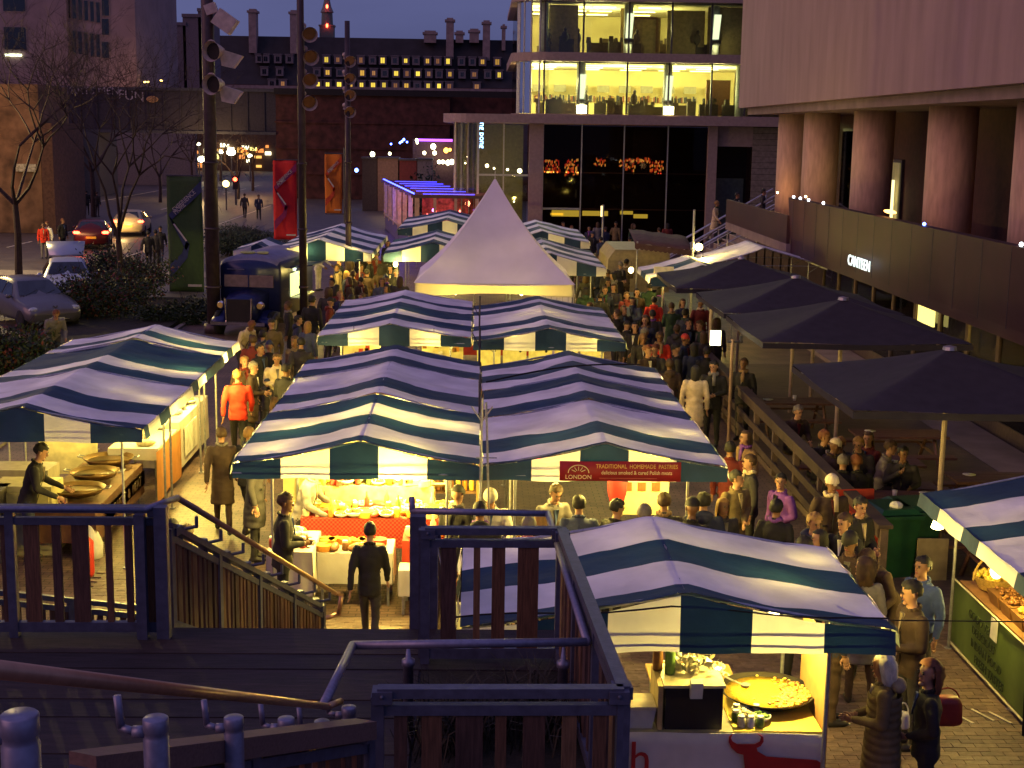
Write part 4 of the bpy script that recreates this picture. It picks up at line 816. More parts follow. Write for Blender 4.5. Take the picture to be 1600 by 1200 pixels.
# ---------------------------------------------------------------- pointed tent
tt_ = thing('pagoda_tent', 'white pointed pagoda tent glowing from below in the middle of the market', 'tent', (.45, 39.3, 0))
cx, cy, hw = .45, 39.4, 2.12; ze, zp = 2.32, 5.0
q = MB()
for (a, b) in (((-1, -1), (1, -1)), ((1, -1), (1, 1)), ((1, 1), (-1, 1)), ((-1, 1), (-1, -1))):
    def tentf(u, v, a=a, b=b):
        k = (1-v)+.012; sagk = 1-.09*math.sin(PI*u)*math.sin(PI*v)*1.0
        return (cx+hw*(a[0]+(b[0]-a[0])*u)*k*(sagk if a[0] == b[0] else 1), cy+hw*(a[1]+(b[1]-a[1])*u)*k*(sagk if a[1] == b[1] else 1), ze+(zp-ze)*(v*.66+.34*v**2.2)-.05*math.sin(PI*u)*(1-v))
    q.grid(tentf, 24, 26)
q.build('canopy', M['tent'], tt_, True)
q = MB()
for (a, b) in (((-1, -1), (1, -1)), ((1, -1), (1, 1)), ((1, 1), (-1, 1)), ((-1, 1), (-1, -1))):
    q.grid(lambda u, v: (cx+hw*(a[0]+(b[0]-a[0])*u), cy+hw*(a[1]+(b[1]-a[1])*u)-.01*math.sin(u*30), ze+.0-(.34-.08*math.sin(u*PI*1)**2)*v), 24, 2)
q.build('valance', mat('tent_valance', (.72, .66, .50), .7, var=.05, trans=.4), tt_, True)
for sx in (-1, 1):
    for sy in (-1, 1): q = MB(); q.tube((cx+sx*(hw-.05), cy+sy*(hw-.05), 0), (cx+sx*(hw-.05), cy+sy*(hw-.05), ze), .03, n=8); q.build('leg', M['steel'], tt_)
q = MB(); q.tube((cx, cy, zp-.1), (cx, cy, zp+.25), .02, .008, n=8); q.build('finial', M['steel'], tt_)
q = MB(); 
for k in range(6): q.bx(cx+hw-.9+k*.15, cx+hw-.9+k*.15+.14, cy-hw+.02+(k % 2)*.02, cy-hw+.05+(k % 2)*.02, .2, ze-.3)
q.build('side_curtain', M['tent'], tt_)
# ---------------------------------------------------------------- parasols
def parasol(cx, cy, lab, s=3.85, ze=2.62, zp=3.2):
    t = thing('navy_parasol', lab, 'parasol', (cx, cy, 0), 0, 'large navy parasols over the terrace tables'); h = s/2
    def fn(u, v):
        a = u*2*PI+PI/4; r = h/max(abs(math.cos(a)), abs(math.sin(a)))*(1-v)
        return (cx+r*math.cos(a), cy+r*math.sin(a), ze+(zp-ze)*v-.04*math.sin(PI*v)-.035*abs(math.sin(2*(a)))*(0)+.0-.02*(math.cos(4*a)+1)*(1-v))
    q = MB(); q.grid(fn, 64, 10); q.build('canopy', M['navy'], t, True)
    q = MB(); cs = [(h, h), (-h, h), (-h, -h), (h, -h)]
    for k in range(4):
        a, b = cs[k], cs[(k+1) % 4]; q.grid(lambda u, v: (cx+a[0]+(b[0]-a[0])*u, cy+a[1]+(b[1]-a[1])*u, ze-.02-.04*(1+math.cos(4*math.atan2(a[1]+(b[1]-a[1])*u, a[0]+(b[0]-a[0])*u)))/2*.4-.1*v), 10, 1)
    q.build('valance', M['navy'], t)
    for k in range(8):
        a = k*PI/4+PI/4; r = (h/max(abs(math.cos(a)), abs(math.sin(a))))*.97; q = MB(); q.tube((cx, cy, zp-.12), (cx+r*math.cos(a)*.97, cy+r*math.sin(a)*.97, ze-.13), .014, n=5); q.build('rib', M['steel'], t)
    q = MB(); q.tube((cx, cy, 0), (cx, cy, zp-.05), .04, n=10); q.build('pole', mat('pale_parasol_pole', (.40, .30, .26), .5, .2), t)
    q = MB(); q.lathe([(.11, zp-.02), (.10, zp+.03), (.0, zp+.05)], (cx, cy, 0), 10); q.build('cap', M['steel'], t)
    q = MB(); q.bx(cx-.35, cx+.35, cy-.35, cy+.35, .01, .09); q.build('base', M['dsteel'], t)
parasol(7.08, 20.7, 'nearest navy parasol at the right edge of the picture')
parasol(7.1, 27.05, 'second navy parasol from the front beneath the CANTEEN letters'); parasol(7.1, 31.2, 'third navy parasol with its peak just left of the CANTEEN letters'); parasol(6.75, 35.9, 'farthest navy parasol next to the striped stalls')
# second supports seen under the canopies
for k, (x, y) in enumerate([(8.0, 33.0), (5.75, 34.3)]):
    t = thing('awning_post', ['slim pale post under the second parasol', 'slim post under the left corner of the third parasol'][k], 'post', (x, y, 0)); q = MB(); q.tube((x, y, 0), (x, y, 2.6), .045, n=8); q.build('post', mat('pale_parasol_pole', (.4, .3, .26)), t)
# ---------------------------------------------------------------- terrace: deck, rail, tables, planters
q = MB(); q.bx(5.55, 9.85, 17.6, 38, 0, .12); struct(q.build('terrace_deck', M['timber2']))
tr = thing('terrace_railing', 'brown timber railing separating the parasol terrace from the walkway', 'railing', (5.5, 27, 0))
ysr = [18.2+k*1.75 for k in range(11)]
for y in ysr: q = MB(); q.box((5.5, y, .62), (.10, .12, 1.0)); q.build('post', M['timber2'], tr)
for z in (.35, .68, 1.05):
    for a, c in zip(ysr, ysr[1:]): q = MB(); q.box((5.44, (a+c)/2, z), (.035, c-a-.01, .13)); q.build('rail', mat('worn_timber_rail', (.065, .04, .034)), tr)
q = MB(); q.box((5.5, 27, 1.16), (.20, 17.8, .05)); q.build('top_rail', mat('worn_timber_rail', (.065, .04, .034), .7, var=.3, stretch=(8, 1, 8)), tr)
def table(x, y, lab, l=1.7, rz=0, items=3):
    t = thing('picnic_table', lab, 'table', (x, y, .12), rz, 'picnic tables on the parasol terrace')
    wd = mat('picnic_table_wood', (.13, .06, .045), .6, var=.4, stretch=(1.5, 9, 9))
    for k in range(4): q = MB(); q.bx(-l/2, l/2, -.36+k*.185, -.19+k*.185, .70, .74); q.build('top_board', wd, t, local=True)
    for s in (-1, 1):
        q = MB(); q.bx(-l/2, l/2, s*.72-.13, s*.72+.13, .42, .46); q.build('bench', wd, t, local=True)
        q = MB(); q.tube((s*l*.36, -.7, 0), (s*l*.36, -.2, .7), .035, n=5); q.tube((s*l*.36, .7, 0), (s*l*.36, .2, .7), .035, n=5); q.tube((s*l*.36, -.8, .4), (s*l*.36, .8, .4), .03, n=5); q.build('leg', wd, t, local=True)
    for k in range(items):
        p = Vector((x-l*.3+k*.55, y+random.uniform(-.2, .2), .86)); c = thing('paper_cup' if k % 2 else 'paper_plate', ['left white plate on the ', 'white paper cup on the ', 'right white plate on the '][k]+lab.split(' with')[0], 'cup' if k % 2 else 'plate', p, 0, 'cups and plates left on the picnic tables')
        q = MB()
        if k % 2: q.lathe([(.03, 0), (.042, .11)], n=12)
        else: q.lathe([(.06, 0), (.11, .02)], n=14)
        q.build('body', M['paper'], c, True, local=True)
table(6.6, 23.3, 'picnic table with cups beside the walkway rail under the second parasol', 2.0); table(6.4, 20.9, 'picnic table nearest the timber railing where the friends sit')
table(7.6, 18.6, 'front picnic table with two white cups near the green bin'); table(7.9, 25.6, 'picnic table farther right under the second parasol', items=1); table(6.6, 28.8, 'picnic table in the shade of the third parasol', items=2)
table(8.6, 22.2, 'picnic table half hidden beneath the nearest parasol', items=1)
rg = random.Random(2)
for k, (x, y, w, lab) in enumerate([(8.6, 19.3, .9, 'tuft of tall straw coloured grasses right of the picnic tables'), (9.9, 20.2, .8, 'straw grasses below the nearest parasol at the right edge'), (8.0, 17.2, .6, 'low grass clump behind the right edge stall roof'), (9.4, 18.2, .9, 'wide clump of dry grasses at the right picture edge')]):
    t = thing('ornamental_grass', lab, 'plant', (x, y, 0), 0, 'grasses in the terrace planters'); q = MB()
    for i in range(240):
        p = Vector((x+rg.gauss(0, w*.35), y+rg.gauss(0, .3), .4)); d = Vector((rg.uniform(-.45, .45), rg.uniform(-.4, .4), 1)); l = rg.uniform(.4, .95); s = Vector((rg.uniform(-1, 1), rg.uniform(-1, 1), 0)).normalized()*.012
        m_ = p+d*l*.6; e = p+d*l+Vector((d.x*.4, d.y*.4, -.12)); q.add([p-s, p+s, m_+s*.8, m_-s*.8], [(0, 1, 2, 3)]); q.add([m_-s*.8, m_+s*.8, e], [(0, 1, 2)])
    q.build('blades', [M['grassy']], t)
    q = MB(); q.bx(x-w, x+w, y-.35, y+.35, 0, .45); q.build('planter_box', M['timber2'], t)
# lamp post with white square head on the walkway
lp = G(1137, 712); t = thing('walkway_lamp_post', 'slim lamp post with a bright square white lamp beside the timber railing', 'lamp post', (lp.x, lp.y, 0))
q = MB(); q.tube((lp.x, lp.y, 0), (lp.x, lp.y, 2.35), .035, n=10); q.build('pole', mat('warm_pole', (.25, .16, .12), .5, .4), t)
h = V(1118, 528, lp.y); q = MB(); q.tube((lp.x-.1, lp.y, 2.3), (lp.x+.2, lp.y, 2.3), .03, n=6); q.tube((lp.x+.16, lp.y, 2.3), (lp.x+.16, lp.y, 2.42), .03, n=6); q.build('arm', M['dsteel'], t)
q = MB(); q.box((h.x, lp.y, h.z), (.21, .05, .29)); q.build('lamp_head', emis('square_white_lamp', (1, .92, .55), 3.2), t); lamp((h.x-.1, lp.y-.3, h.z), 14, (1, .85, .4), .1, t)
p = G(940, 420); t = thing('short_post', 'short steel post among the crowd right of the tent', 'post', (p.x, p.y, 0)); q = MB(); q.tube((p.x, p.y, 0), (p.x, p.y, 3.0), .05, n=8); q.build('pole', M['steel'], t); q = MB(); q.box((p.x-.08, p.y-.06, 2.7), (.08, .04, .5)); q.build('light_strip', emis('warm_pole_strip', (1, .75, .35), 2), t)
p = G(1092, 445); t = thing('lamp_pole', 'lamp pole with a glowing bulb above the far right stalls', 'lamp post', (p.x+.2, 44, 0)); q = MB(); x = V(1083, 380, 44).x; q.tube((x, 44, 0), (x, 44, 4.0), .035, n=8); q.build('pole', M['steel'], t); pp = V(1092, 386, 44); q = MB(); q.ell(pp, (.12,)*3, 10, 8); q.build('bulb', M['bulb'], t); lamp(pp, 90, parent=t)
# wheelie bins
def bin_(px, py, c, lab, lid=False):
    p = G(px, py); t = thing('wheeled_bin', lab, 'bin', (p.x, p.y, 0), R(8), 'wheeled bins behind the nearest stall'); m = mat('bin_'+lab[:5].strip(), c, .45, var=.15)
    rings = []
    for z, s in ((.12, .78), (.9, 1.0), (1.0, 1.02)): rings.append([(x*s*.29, y*s*.36, z) for x, y in ((-1, -1), (-.2, -1.04), (.2, -1.04), (1, -1), (1, 1), (-1, 1))])
    q = MB(); q.loft(rings); q.build('body', m, t, local=True)
    q = MB(); q.bx(-.33, .33, -.42, .38, 1.0, 1.05); q.tube((-.3, .43, 1.0), (.3, .43, 1.0), .025); q.build('rim', m, t, local=True)
    q = MB()
    if lid: q.box((0, .52, .85), (.6, .04, .7), rx=R(-8))
    else: q.loft([[(-.31, -.38, 1.06), (.31, -.38, 1.06), (.31, .38, 1.06), (-.31, .38, 1.06)], [(-.24, -.3, 1.12), (.24, -.3, 1.12), (.24, .3, 1.12), (-.24, .3, 1.12)]])
    q.build('lid', m, t, local=True)
    for s in (-1, 1): q = MB(); q.lathe([(.1, -.03), (.1, .03)], (s*.24, .34, .1), 12, axis='x'); q.build('wheel', M['rubber'], t, local=True)
bin_(1418, 898, (.02, .075, .035), 'green wheelie bin with white rubbish on top'); bin_(1385, 905, (.015, .08, .03), 'dark green wheelie bin squeezed behind the red one'); bin_(1352, 905, (.42, .035, .012), 'bright red wheelie bin beside the green ones', True)
t = thing('paper_bag', 'crumpled white bag of rubbish lying on the green bin', 'bag', G(1400, 795, 1.1)); q = MB(); q.ell((0, 0, .05), (.1, .09, .06), 8, 5); q.build('body', M['paper'], t, local=True)
# blackboard with cream face by the right stall
p = G(1456, 930); t = thing('cream_notice_board', 'cream notice board standing behind the man with the backpack', 'sign', (p.x, p.y+.3, 0)); q = MB(); a, c = V(1432, 880, p.y+.3), V(1483, 842, p.y+.3); q.bx(a.x, c.x, p.y+.3, p.y+.33, a.z-.5, c.z); q.build('panel', mat('cream_board', (.35, .27, .14), .7), t); q = MB(); q.tube((a.x+.05, p.y+.34, 0), (a.x+.05, p.y+.34, c.z), .02); q.tube((c.x-.05, p.y+.34, 0), (c.x-.05, p.y+.34, c.z), .02); q.build('leg', M['timber2'], t)
# far stairs on the right with people
sf = thing('far_staircase', 'broad outdoor staircase with steel handrails climbing to the concert hall terrace', 'staircase', (9.5, 60, 0))
for k in range(15):
    x = 8.0+k*.34; q = MB(); q.bx(x, x+.40 if k < 14 else 17, 57.6, 62, 0 if k < 14 else 0, .2*(k+1)-.01); q.build('step', M['stone'], sf)
    q = MB(); q.bx(x-.01, x+.05, 57.58, 62, .2*(k+1)-.008, .2*(k+1)+.004); q.build('nosing', mat('pale_step_nosing', (.45, .36, .28), .6), sf)
for y in (57.6, 59.8, 62):
    q = MB(); q.tube((7.6, y, .9), (12.9, y, 4.0), .045, n=8); q.tube((7.8, y, .55), (12.9, y, 3.5), .025, n=6); q.tube((7.6, y, .9), (7.2, y, .9), .045, n=8)
    for k in range(5): q.tube((7.8+k*1.2, y, .2*k*3), (7.8+k*1.2, y, 1.02+k*.70), .03, n=6)
    q.build('handrail', mat('polished_rail', (.6, .55, .55), .3, .8), sf)
# dark canopy/van left of the staircase
t = thing('catering_trailer', 'cream sided catering trailer parked beyond the crowd right of the tent', 'trailer', (5.8, 52, 0)); q = MB(); a, c = V(948, 425, 52), V(1047, 391, 52)
q.loft([[(a.x+.0, yy_, 0.5), (c.x, yy_, .5), (c.x, yy_, c.z-.1), (c.x-.15, yy_, c.z), (a.x+.3, yy_, c.z), (a.x+.05, yy_, c.z-.35)] for yy_ in (52, 56)]); q.build('body', mat('cream_trailer_side', (.30, .24, .15), .6), t)
for x in (a.x+.6, c.x-.5): q = MB(); q.lathe([(.3, 0), (.3, .15)], (x, 52.1, .3), 14, axis='y'); q.build('wheel', M['rubber'], t)
t = thing('dark_awning', 'long dark brown awning with a scalloped edge over the far food counter', 'awning', (8, 49, 0)); q = MB(); a, c = V(992, 380, 49), V(1085, 392, 49)
q.grid(lambda u, v: (a.x+(c.x-a.x)*u, 49+2.2*v, a.z+(c.z-a.z)*u+.35*v-.02*math.sin(u*20)), 12, 3); q.build('canopy', mat('brown_awning', (.10, .05, .05), .8), t, True, solid=.01)
q = MB(); q.grid(lambda u, v: (a.x+(c.x-a.x)*u, 48.99, a.z+(c.z-a.z)*u-(.16+.05*abs(math.sin(u*40)))*v), 60, 1); q.build('valance', mat('brown_awning', (.1, .05, .05)), t)
for x in (a.x+.1, c.x-.1): q = MB(); q.tube((x, 49.1, 0), (x, 49.1, 2.6), .03); q.build('leg', M['steel'], t)
# ================================================================ FOREGROUND STAIR AND RAILINGS
ZF = 2.22
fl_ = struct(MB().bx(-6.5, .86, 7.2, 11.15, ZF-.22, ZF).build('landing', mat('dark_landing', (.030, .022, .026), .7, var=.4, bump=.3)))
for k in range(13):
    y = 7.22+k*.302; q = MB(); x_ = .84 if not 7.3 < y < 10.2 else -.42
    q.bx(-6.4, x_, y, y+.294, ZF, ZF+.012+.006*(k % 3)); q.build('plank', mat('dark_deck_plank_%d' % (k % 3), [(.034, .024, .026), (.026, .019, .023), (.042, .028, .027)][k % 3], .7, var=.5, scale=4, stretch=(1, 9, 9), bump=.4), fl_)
for k in range(13):      # lower flight
    q = MB(); q.bx(-2.5, -.42, 11.15+k*.33, 11.15+(k+1)*.33, max(0, ZF-(k+1)*.171)-.12, ZF-(k+1)*.171)
    if ZF-(k+1)*.171 > .02: struct(q.build('stair_step', M['stone']))
for k in range(13):      # upper flight towards the viewer
    q = MB(); q.bx(-3.2, -1.12, 7.2-(k+1)*.345, 7.2-k*.345, ZF+(k)*.15, ZF+(k+1)*.15); struct(q.build('stair_step', M['timber2']))
q = MB(); q.bx(-6, 3, -3, 2.6, ZF+1.9, ZF+2.05); struct(q.build('upper_terrace', M['timber2']))
q = MB(); q.bx(-.40, .84, 7.4, 10.2, ZF-.02, ZF+.02); struct(q.build('landing_planting_bed', M['soil']))
def slat(par, a, b, z0, z1, w, th=.035, m=None):
    """upright board in the line a-b (top), standing from z0 to z1"""
    q = MB(); d = (Vector(b)-Vector(a)).normalized(); c = Vector(a)
    q.box((c.x, c.y, (z0+z1)/2), (w, th, z1-z0), rz=math.atan2(d.y, d.x)); return q.build('slat', m or M['timber'], par)
rs = random.Random(21)
tm = [mat('timber_slat_%d' % i, c, .8, var=.45, scale=5, stretch=(14, 14, 1.2), bump=.3, bscale=20) for i, c in enumerate([(.13, .062, .034), (.085, .042, .03), (.17, .09, .045), (.075, .04, .033)])]
def fence(lab, pts, zt0, zt1, h, ws, gap, posts=True, rail_r=.028, group='slatted balustrades of the staircase', wood=False):
    a, b = Vector(pts[0]).to_3d(), Vector(pts[1]).to_3d(); L2 = (b-a).length; t = thing('slatted_balustrade', lab, 'balustrade', (a.x, a.y, min(zt0, zt1)-h), 0, group)
    q = MB(); ang = math.atan2((b-a).y, (b-a).x); A = Vector((a.x, a.y, zt0)); B = Vector((b.x, b.y, zt1)); 
    nrm = Vector((-(b-a).y, (b-a).x, 0)).normalized()
    def bar(o0, o1, dz, w, hh, nm, m):
        p, r = A+Vector((0, 0, dz)), B+Vector((0, 0, dz)); q = MB(); n_ = nrm*w/2; u = Vector((0, 0, hh/2))
        q.add([p-n_-u, p+n_-u, p+n_+u, p-n_+u, r-n_-u, r+n_-u, r+n_+u, r-n_+u], [(0, 1, 2, 3), (7, 6, 5, 4), (0, 4, 5, 1), (1, 5, 6, 2), (2, 6, 7, 3), (3, 7, 4, 0)]); return q.build(nm, m, t)
    bar(0, 0, 0, .075 if not wood else .12, .055 if not wood else .10, 'top_rail', M['bluerail'] if not wood else mat('pinkish_timber_beam', (.15, .088, .078), .75, var=.25, stretch=(2, 12, 12))); bar(0, 0, -.10, .05, .06, 'rail', M['bluerail']); bar(0, 0, -h+.07, .06, .08, 'bottom_rail', M['bluerail'])
    x = gap; k = 0
    while x < L2-gap:
        w = ws[k % len(ws)]; f = (x+w/2)/L2; c = A.lerp(B, f)
        if x+w < L2: slat(t, c, c+(B-A), c.z-h+.1, c.z-.09, w, .03, rs.choice(tm))
        x += w+gap*rs.uniform(.75, 1.25); k += 1
    for f_ in (.02, .98):
        c = A.lerp(B, f_); q = MB(); q.box((c.x, c.y, c.z-.02), (.11, .11, .07), rz=ang); q.ell((c.x, c.y-.06, c.z-.01), (.012, .012, .012), 8, 5); q.build('corner_bracket', M['bluerail'], t)
    if posts:
        n_ = max(1, round(L2/1.15))
        for i in range(n_+1):
            c = A.lerp(B, i/n_); q = MB(); q.box((c.x, c.y, c.z-h/2-.03), (.07, .07, h+.02), rz=ang); q.build('post', M['bluerail'], t)
    return t
def handrail(lab, pts, r=.026, m=None, br=None):
    t = thing('handrail', lab, 'handrail', (pts[0][0], pts[0][1], pts[0][2]-1), 0, 'tubular handrails of the staircase')
    q = MB(); q.path([Vector(p) for p in pts], r, 12); q.build('tube', m or M['brushed'], t, True)
    return t
copper = mat('warm_bronze_handrail', (.42, .24, .16), .35, .7, var=.15, scale=15)
Z1 = 3.3
FA, FB, FC, FD = (-4.9, 10.9), (-2.5, 10.93), (-.38, 10.38), (.66, 10.4)
fence('far left slatted balustrade of the landing in front of the pan stall', (FA, FB), Z1, Z1, 1.05, [.055, .12, .07, .13, .05], .11)
fence('short slatted balustrade facing the cheese stall on the right of the stairs', (FC, FD), Z1, Z1, 1.05, [.12, .05, .10, .16, .06], .12)
fence('right side slatted balustrade of the landing next to the paella stall', (FD, (.82, 7.26)), Z1, Z1, 1.05, [.12, .07, .14], .14)
fence('near slatted balustrade of the landing closest to the viewer', ((-.52, 7.24), (.82, 7.26)), Z1, Z1, 1.05, [.07, .11, .15, .06, .12, .08], .09)
fence('sloping slatted balustrade leading down to the near landing corner', ((-1.42, 4.84), (-.56, 6.98)), 4.0, 3.2, 1.0, [.08, .12, .07], .05, wood=True)
# lower flight balustrade with bronze handrail
BA, BB = Vector((-2.44, 11.35, 3.22)), Vector((-1.62, 15.75, .98))
t = fence('long balustrade of the lower stair flight running down toward the cheese stall', ((BA.x-.1, BA.y), (BB.x-.14, BB.y-.15)), BA.z-.18, BB.z-.12, .92, [.05, .09, .06], .045)
hr = handrail('bronze handrail sloping down the lower stair flight', [(-2.62, 10.95, 3.30), (BA.x-.02, BA.y, BA.z+.06), tuple(BB), (BB.x+.06, BB.y+.15, .92), (BB.x+.02, BB.y+.18, .66), (BB.x-.12, BB.y+.05, .66)], .027, copper)
for k in range(8):
    f = (k+.6)/8; c = BA.lerp(BB, f); q = MB(); q.path([c+Vector((0, 0, -.02)), c+Vector((0, 0, -.11)), c+Vector((-.13, 0, -.14))], .016, 6); q.build('bracket', M['bluerail'], hr)
    q = MB(); q.lathe([(.045, c.z-1.0), (.045, c.z-.11), (.038, c.z-.10)], (c.x-.16, c.y, 0), 12); q.build('bracket_post', M['bluerail'], hr)
# right balustrade of lower flight
fence('right hand balustrade of the lower stair flight beside the silver sack', ((-.34, 11.2), (-.28, 14.6)), 3.05, 1.3, .95, [.03], .03)
handrail('steel handrail at the right of the lower flight', [(-.42, 11.2, 3.1), (-.36, 14.6, 1.35)])
# inner handrails of the landing
handrail('blue grey handrail looping round the landing above the near balustrade', [(-.53, 11.36, 3.3), (-.52, 11.3, 3.2), (.60, 11.25, 3.2), (.70, 8.28, 3.2), (-.74, 8.2, 3.2), (-.82, 7.28, 3.2)], .027)
handrail('far left inner handrail in front of the left balustrade', [(-4.9, 10.78, 3.33), (-2.6, 10.8, 3.33), (-2.45, 11.3, 3.3)], .022)
t = thing('corner_post', 'stout blue grey corner post where the landing balustrades meet', 'post', (-2.5, 10.9, ZF)); q = MB(); q.box((-2.5, 10.9, 2.78), (.1, .1, 1.1)); q.box((-2.66, 10.86, 2.75), (.08, .08, 1.05)); q.build('post', M['bluerail'], t)
t = thing('corner_post', 'stout double post at the top right of the lower flight', 'post', (-.44, 10.9, ZF)); q = MB(); q.box((-.47, 11.2, 2.70), (.13, .10, .98)); q.box((-.40, 10.5, 2.75), (.07, .07, 1.05)); q.build('post', M['bluerail'], t)
# near bronze handrail with capped posts and brackets
N0, N1 = G(-60, 1040, 5.35), G(512, 1104, 3.22)
hn = handrail('thick bronze handrail sloping down in the near left corner', [tuple(N0), tuple(N1), tuple(N1+Vector((.06, .12, -.02)))], .019, copper)
for (px, py, z, w) in [(30, 1115, 5.04, 57), (243, 1121, 4.4, 41), (365, 1120, 3.85, 33), (447, 1122, 3.45, 26), (503, 1126, 3.15, 22), (545, 1104, 3.1, 18)]:
    p = G(px, py, z); q = MB(); r = .042
    q.lathe([(r, p.z-1.1), (r, p.z-.07), (r*.93, p.z-.065), (r*.93, p.z-.05), (r, p.z-.045), (r, p.z-.004), (r*.9, p.z)], (p.x, p.y, 0), 20); q.build('capped_post', M['brushed'], hn, True)
    d = p-Vector((0, 0, .05)); q = MB(); q.path([d, d+Vector((-.07, 0, 0)), d+Vector((-.115, .01, .01)), d+Vector((-.125, .01, .12))], .014, 8); q.build('bracket', M['brushed'], hn, True)
    q = MB(); q.tube(d+Vector((-.03, 0, 0)), d+Vector((-.075, 0, 0)), .021, n=10); q.build('bracket_collar', M['brushed'], hn, True)
# two small light bollards standing in the bed
for k, (px, py) in enumerate([(638, 1035), (880, 1038)]):
    p = G(px, py, 2.75); t = thing('bed_bollard', ['left metal bollard with a cap in the planting bed of the landing', 'right metal bollard with a cap in the planting bed of the landing'][k], 'bollard', (p.x, p.y, ZF), 0, 'capped metal bollards in the landing bed'); q = MB(); q.lathe([(.035, ZF), (.035, p.z-.02), (.045, p.z-.02), (.045, p.z+.02), (.02, p.z+.03), (.01, p.z+.12)], (p.x, p.y, 0), 14); q.build('body', M['brushed'], t, True)
rg = random.Random(8)
for k, (x, y, w, n_, z) in enumerate([(-.1, 8.9, .32, 300, ZF), (.45, 9.1, .3, 260, ZF), (-2.6, 6.2, .8, 500, 2.3), (-.2, 5.2, .6, 400, 2.0), (.3, 6.2, .5, 300, 2.0), (-1.9, 5.5, .6, 400, 2.6)]):
    t = thing('feather_grass', ['dark feathery grass in the left half of the landing bed', 'dark feathery grass in the right half of the landing bed', 'dim grasses beyond the bronze handrail at the lower left', 'dark grass below the near balustrade', 'dark grass under the near right corner of the balustrade', 'dark grasses between the capped posts'][k], 'plant', (x, y, z), 0, 'dark grasses around the stairs'); q = MB()
    for i in range(n_):
        p = Vector((x+rg.gauss(0, w*.5), y+rg.gauss(0, w*.5), z)); d = Vector((rg.uniform(-.5, .5), rg.uniform(-.5, .5), 1)); l = rg.uniform(.25, .6); s = Vector((rg.uniform(-1, 1), rg.uniform(-1, 1), 0)).normalized()*.006
        m_ = p+d*l*.6; e = p+d*l+Vector((d.x*.3, d.y*.3, -.1)); q.add([p-s, p+s, m_+s, m_-s], [(0, 1, 2, 3)]); q.add([m_-s, m_+s, e], [(0, 1, 2)])
    q.build('blades', mat('dark_sedge', (.035, .03, .022), .8, var=.5), t)
# slatted fence seen through the left balustrade, lower down
fence('lower sloping fence seen through the gaps of the far left balustrade', ((-5.3, 13.6), (-3.2, 15.0)), 1.75, 1.0, .95, [.06, .09], .05)
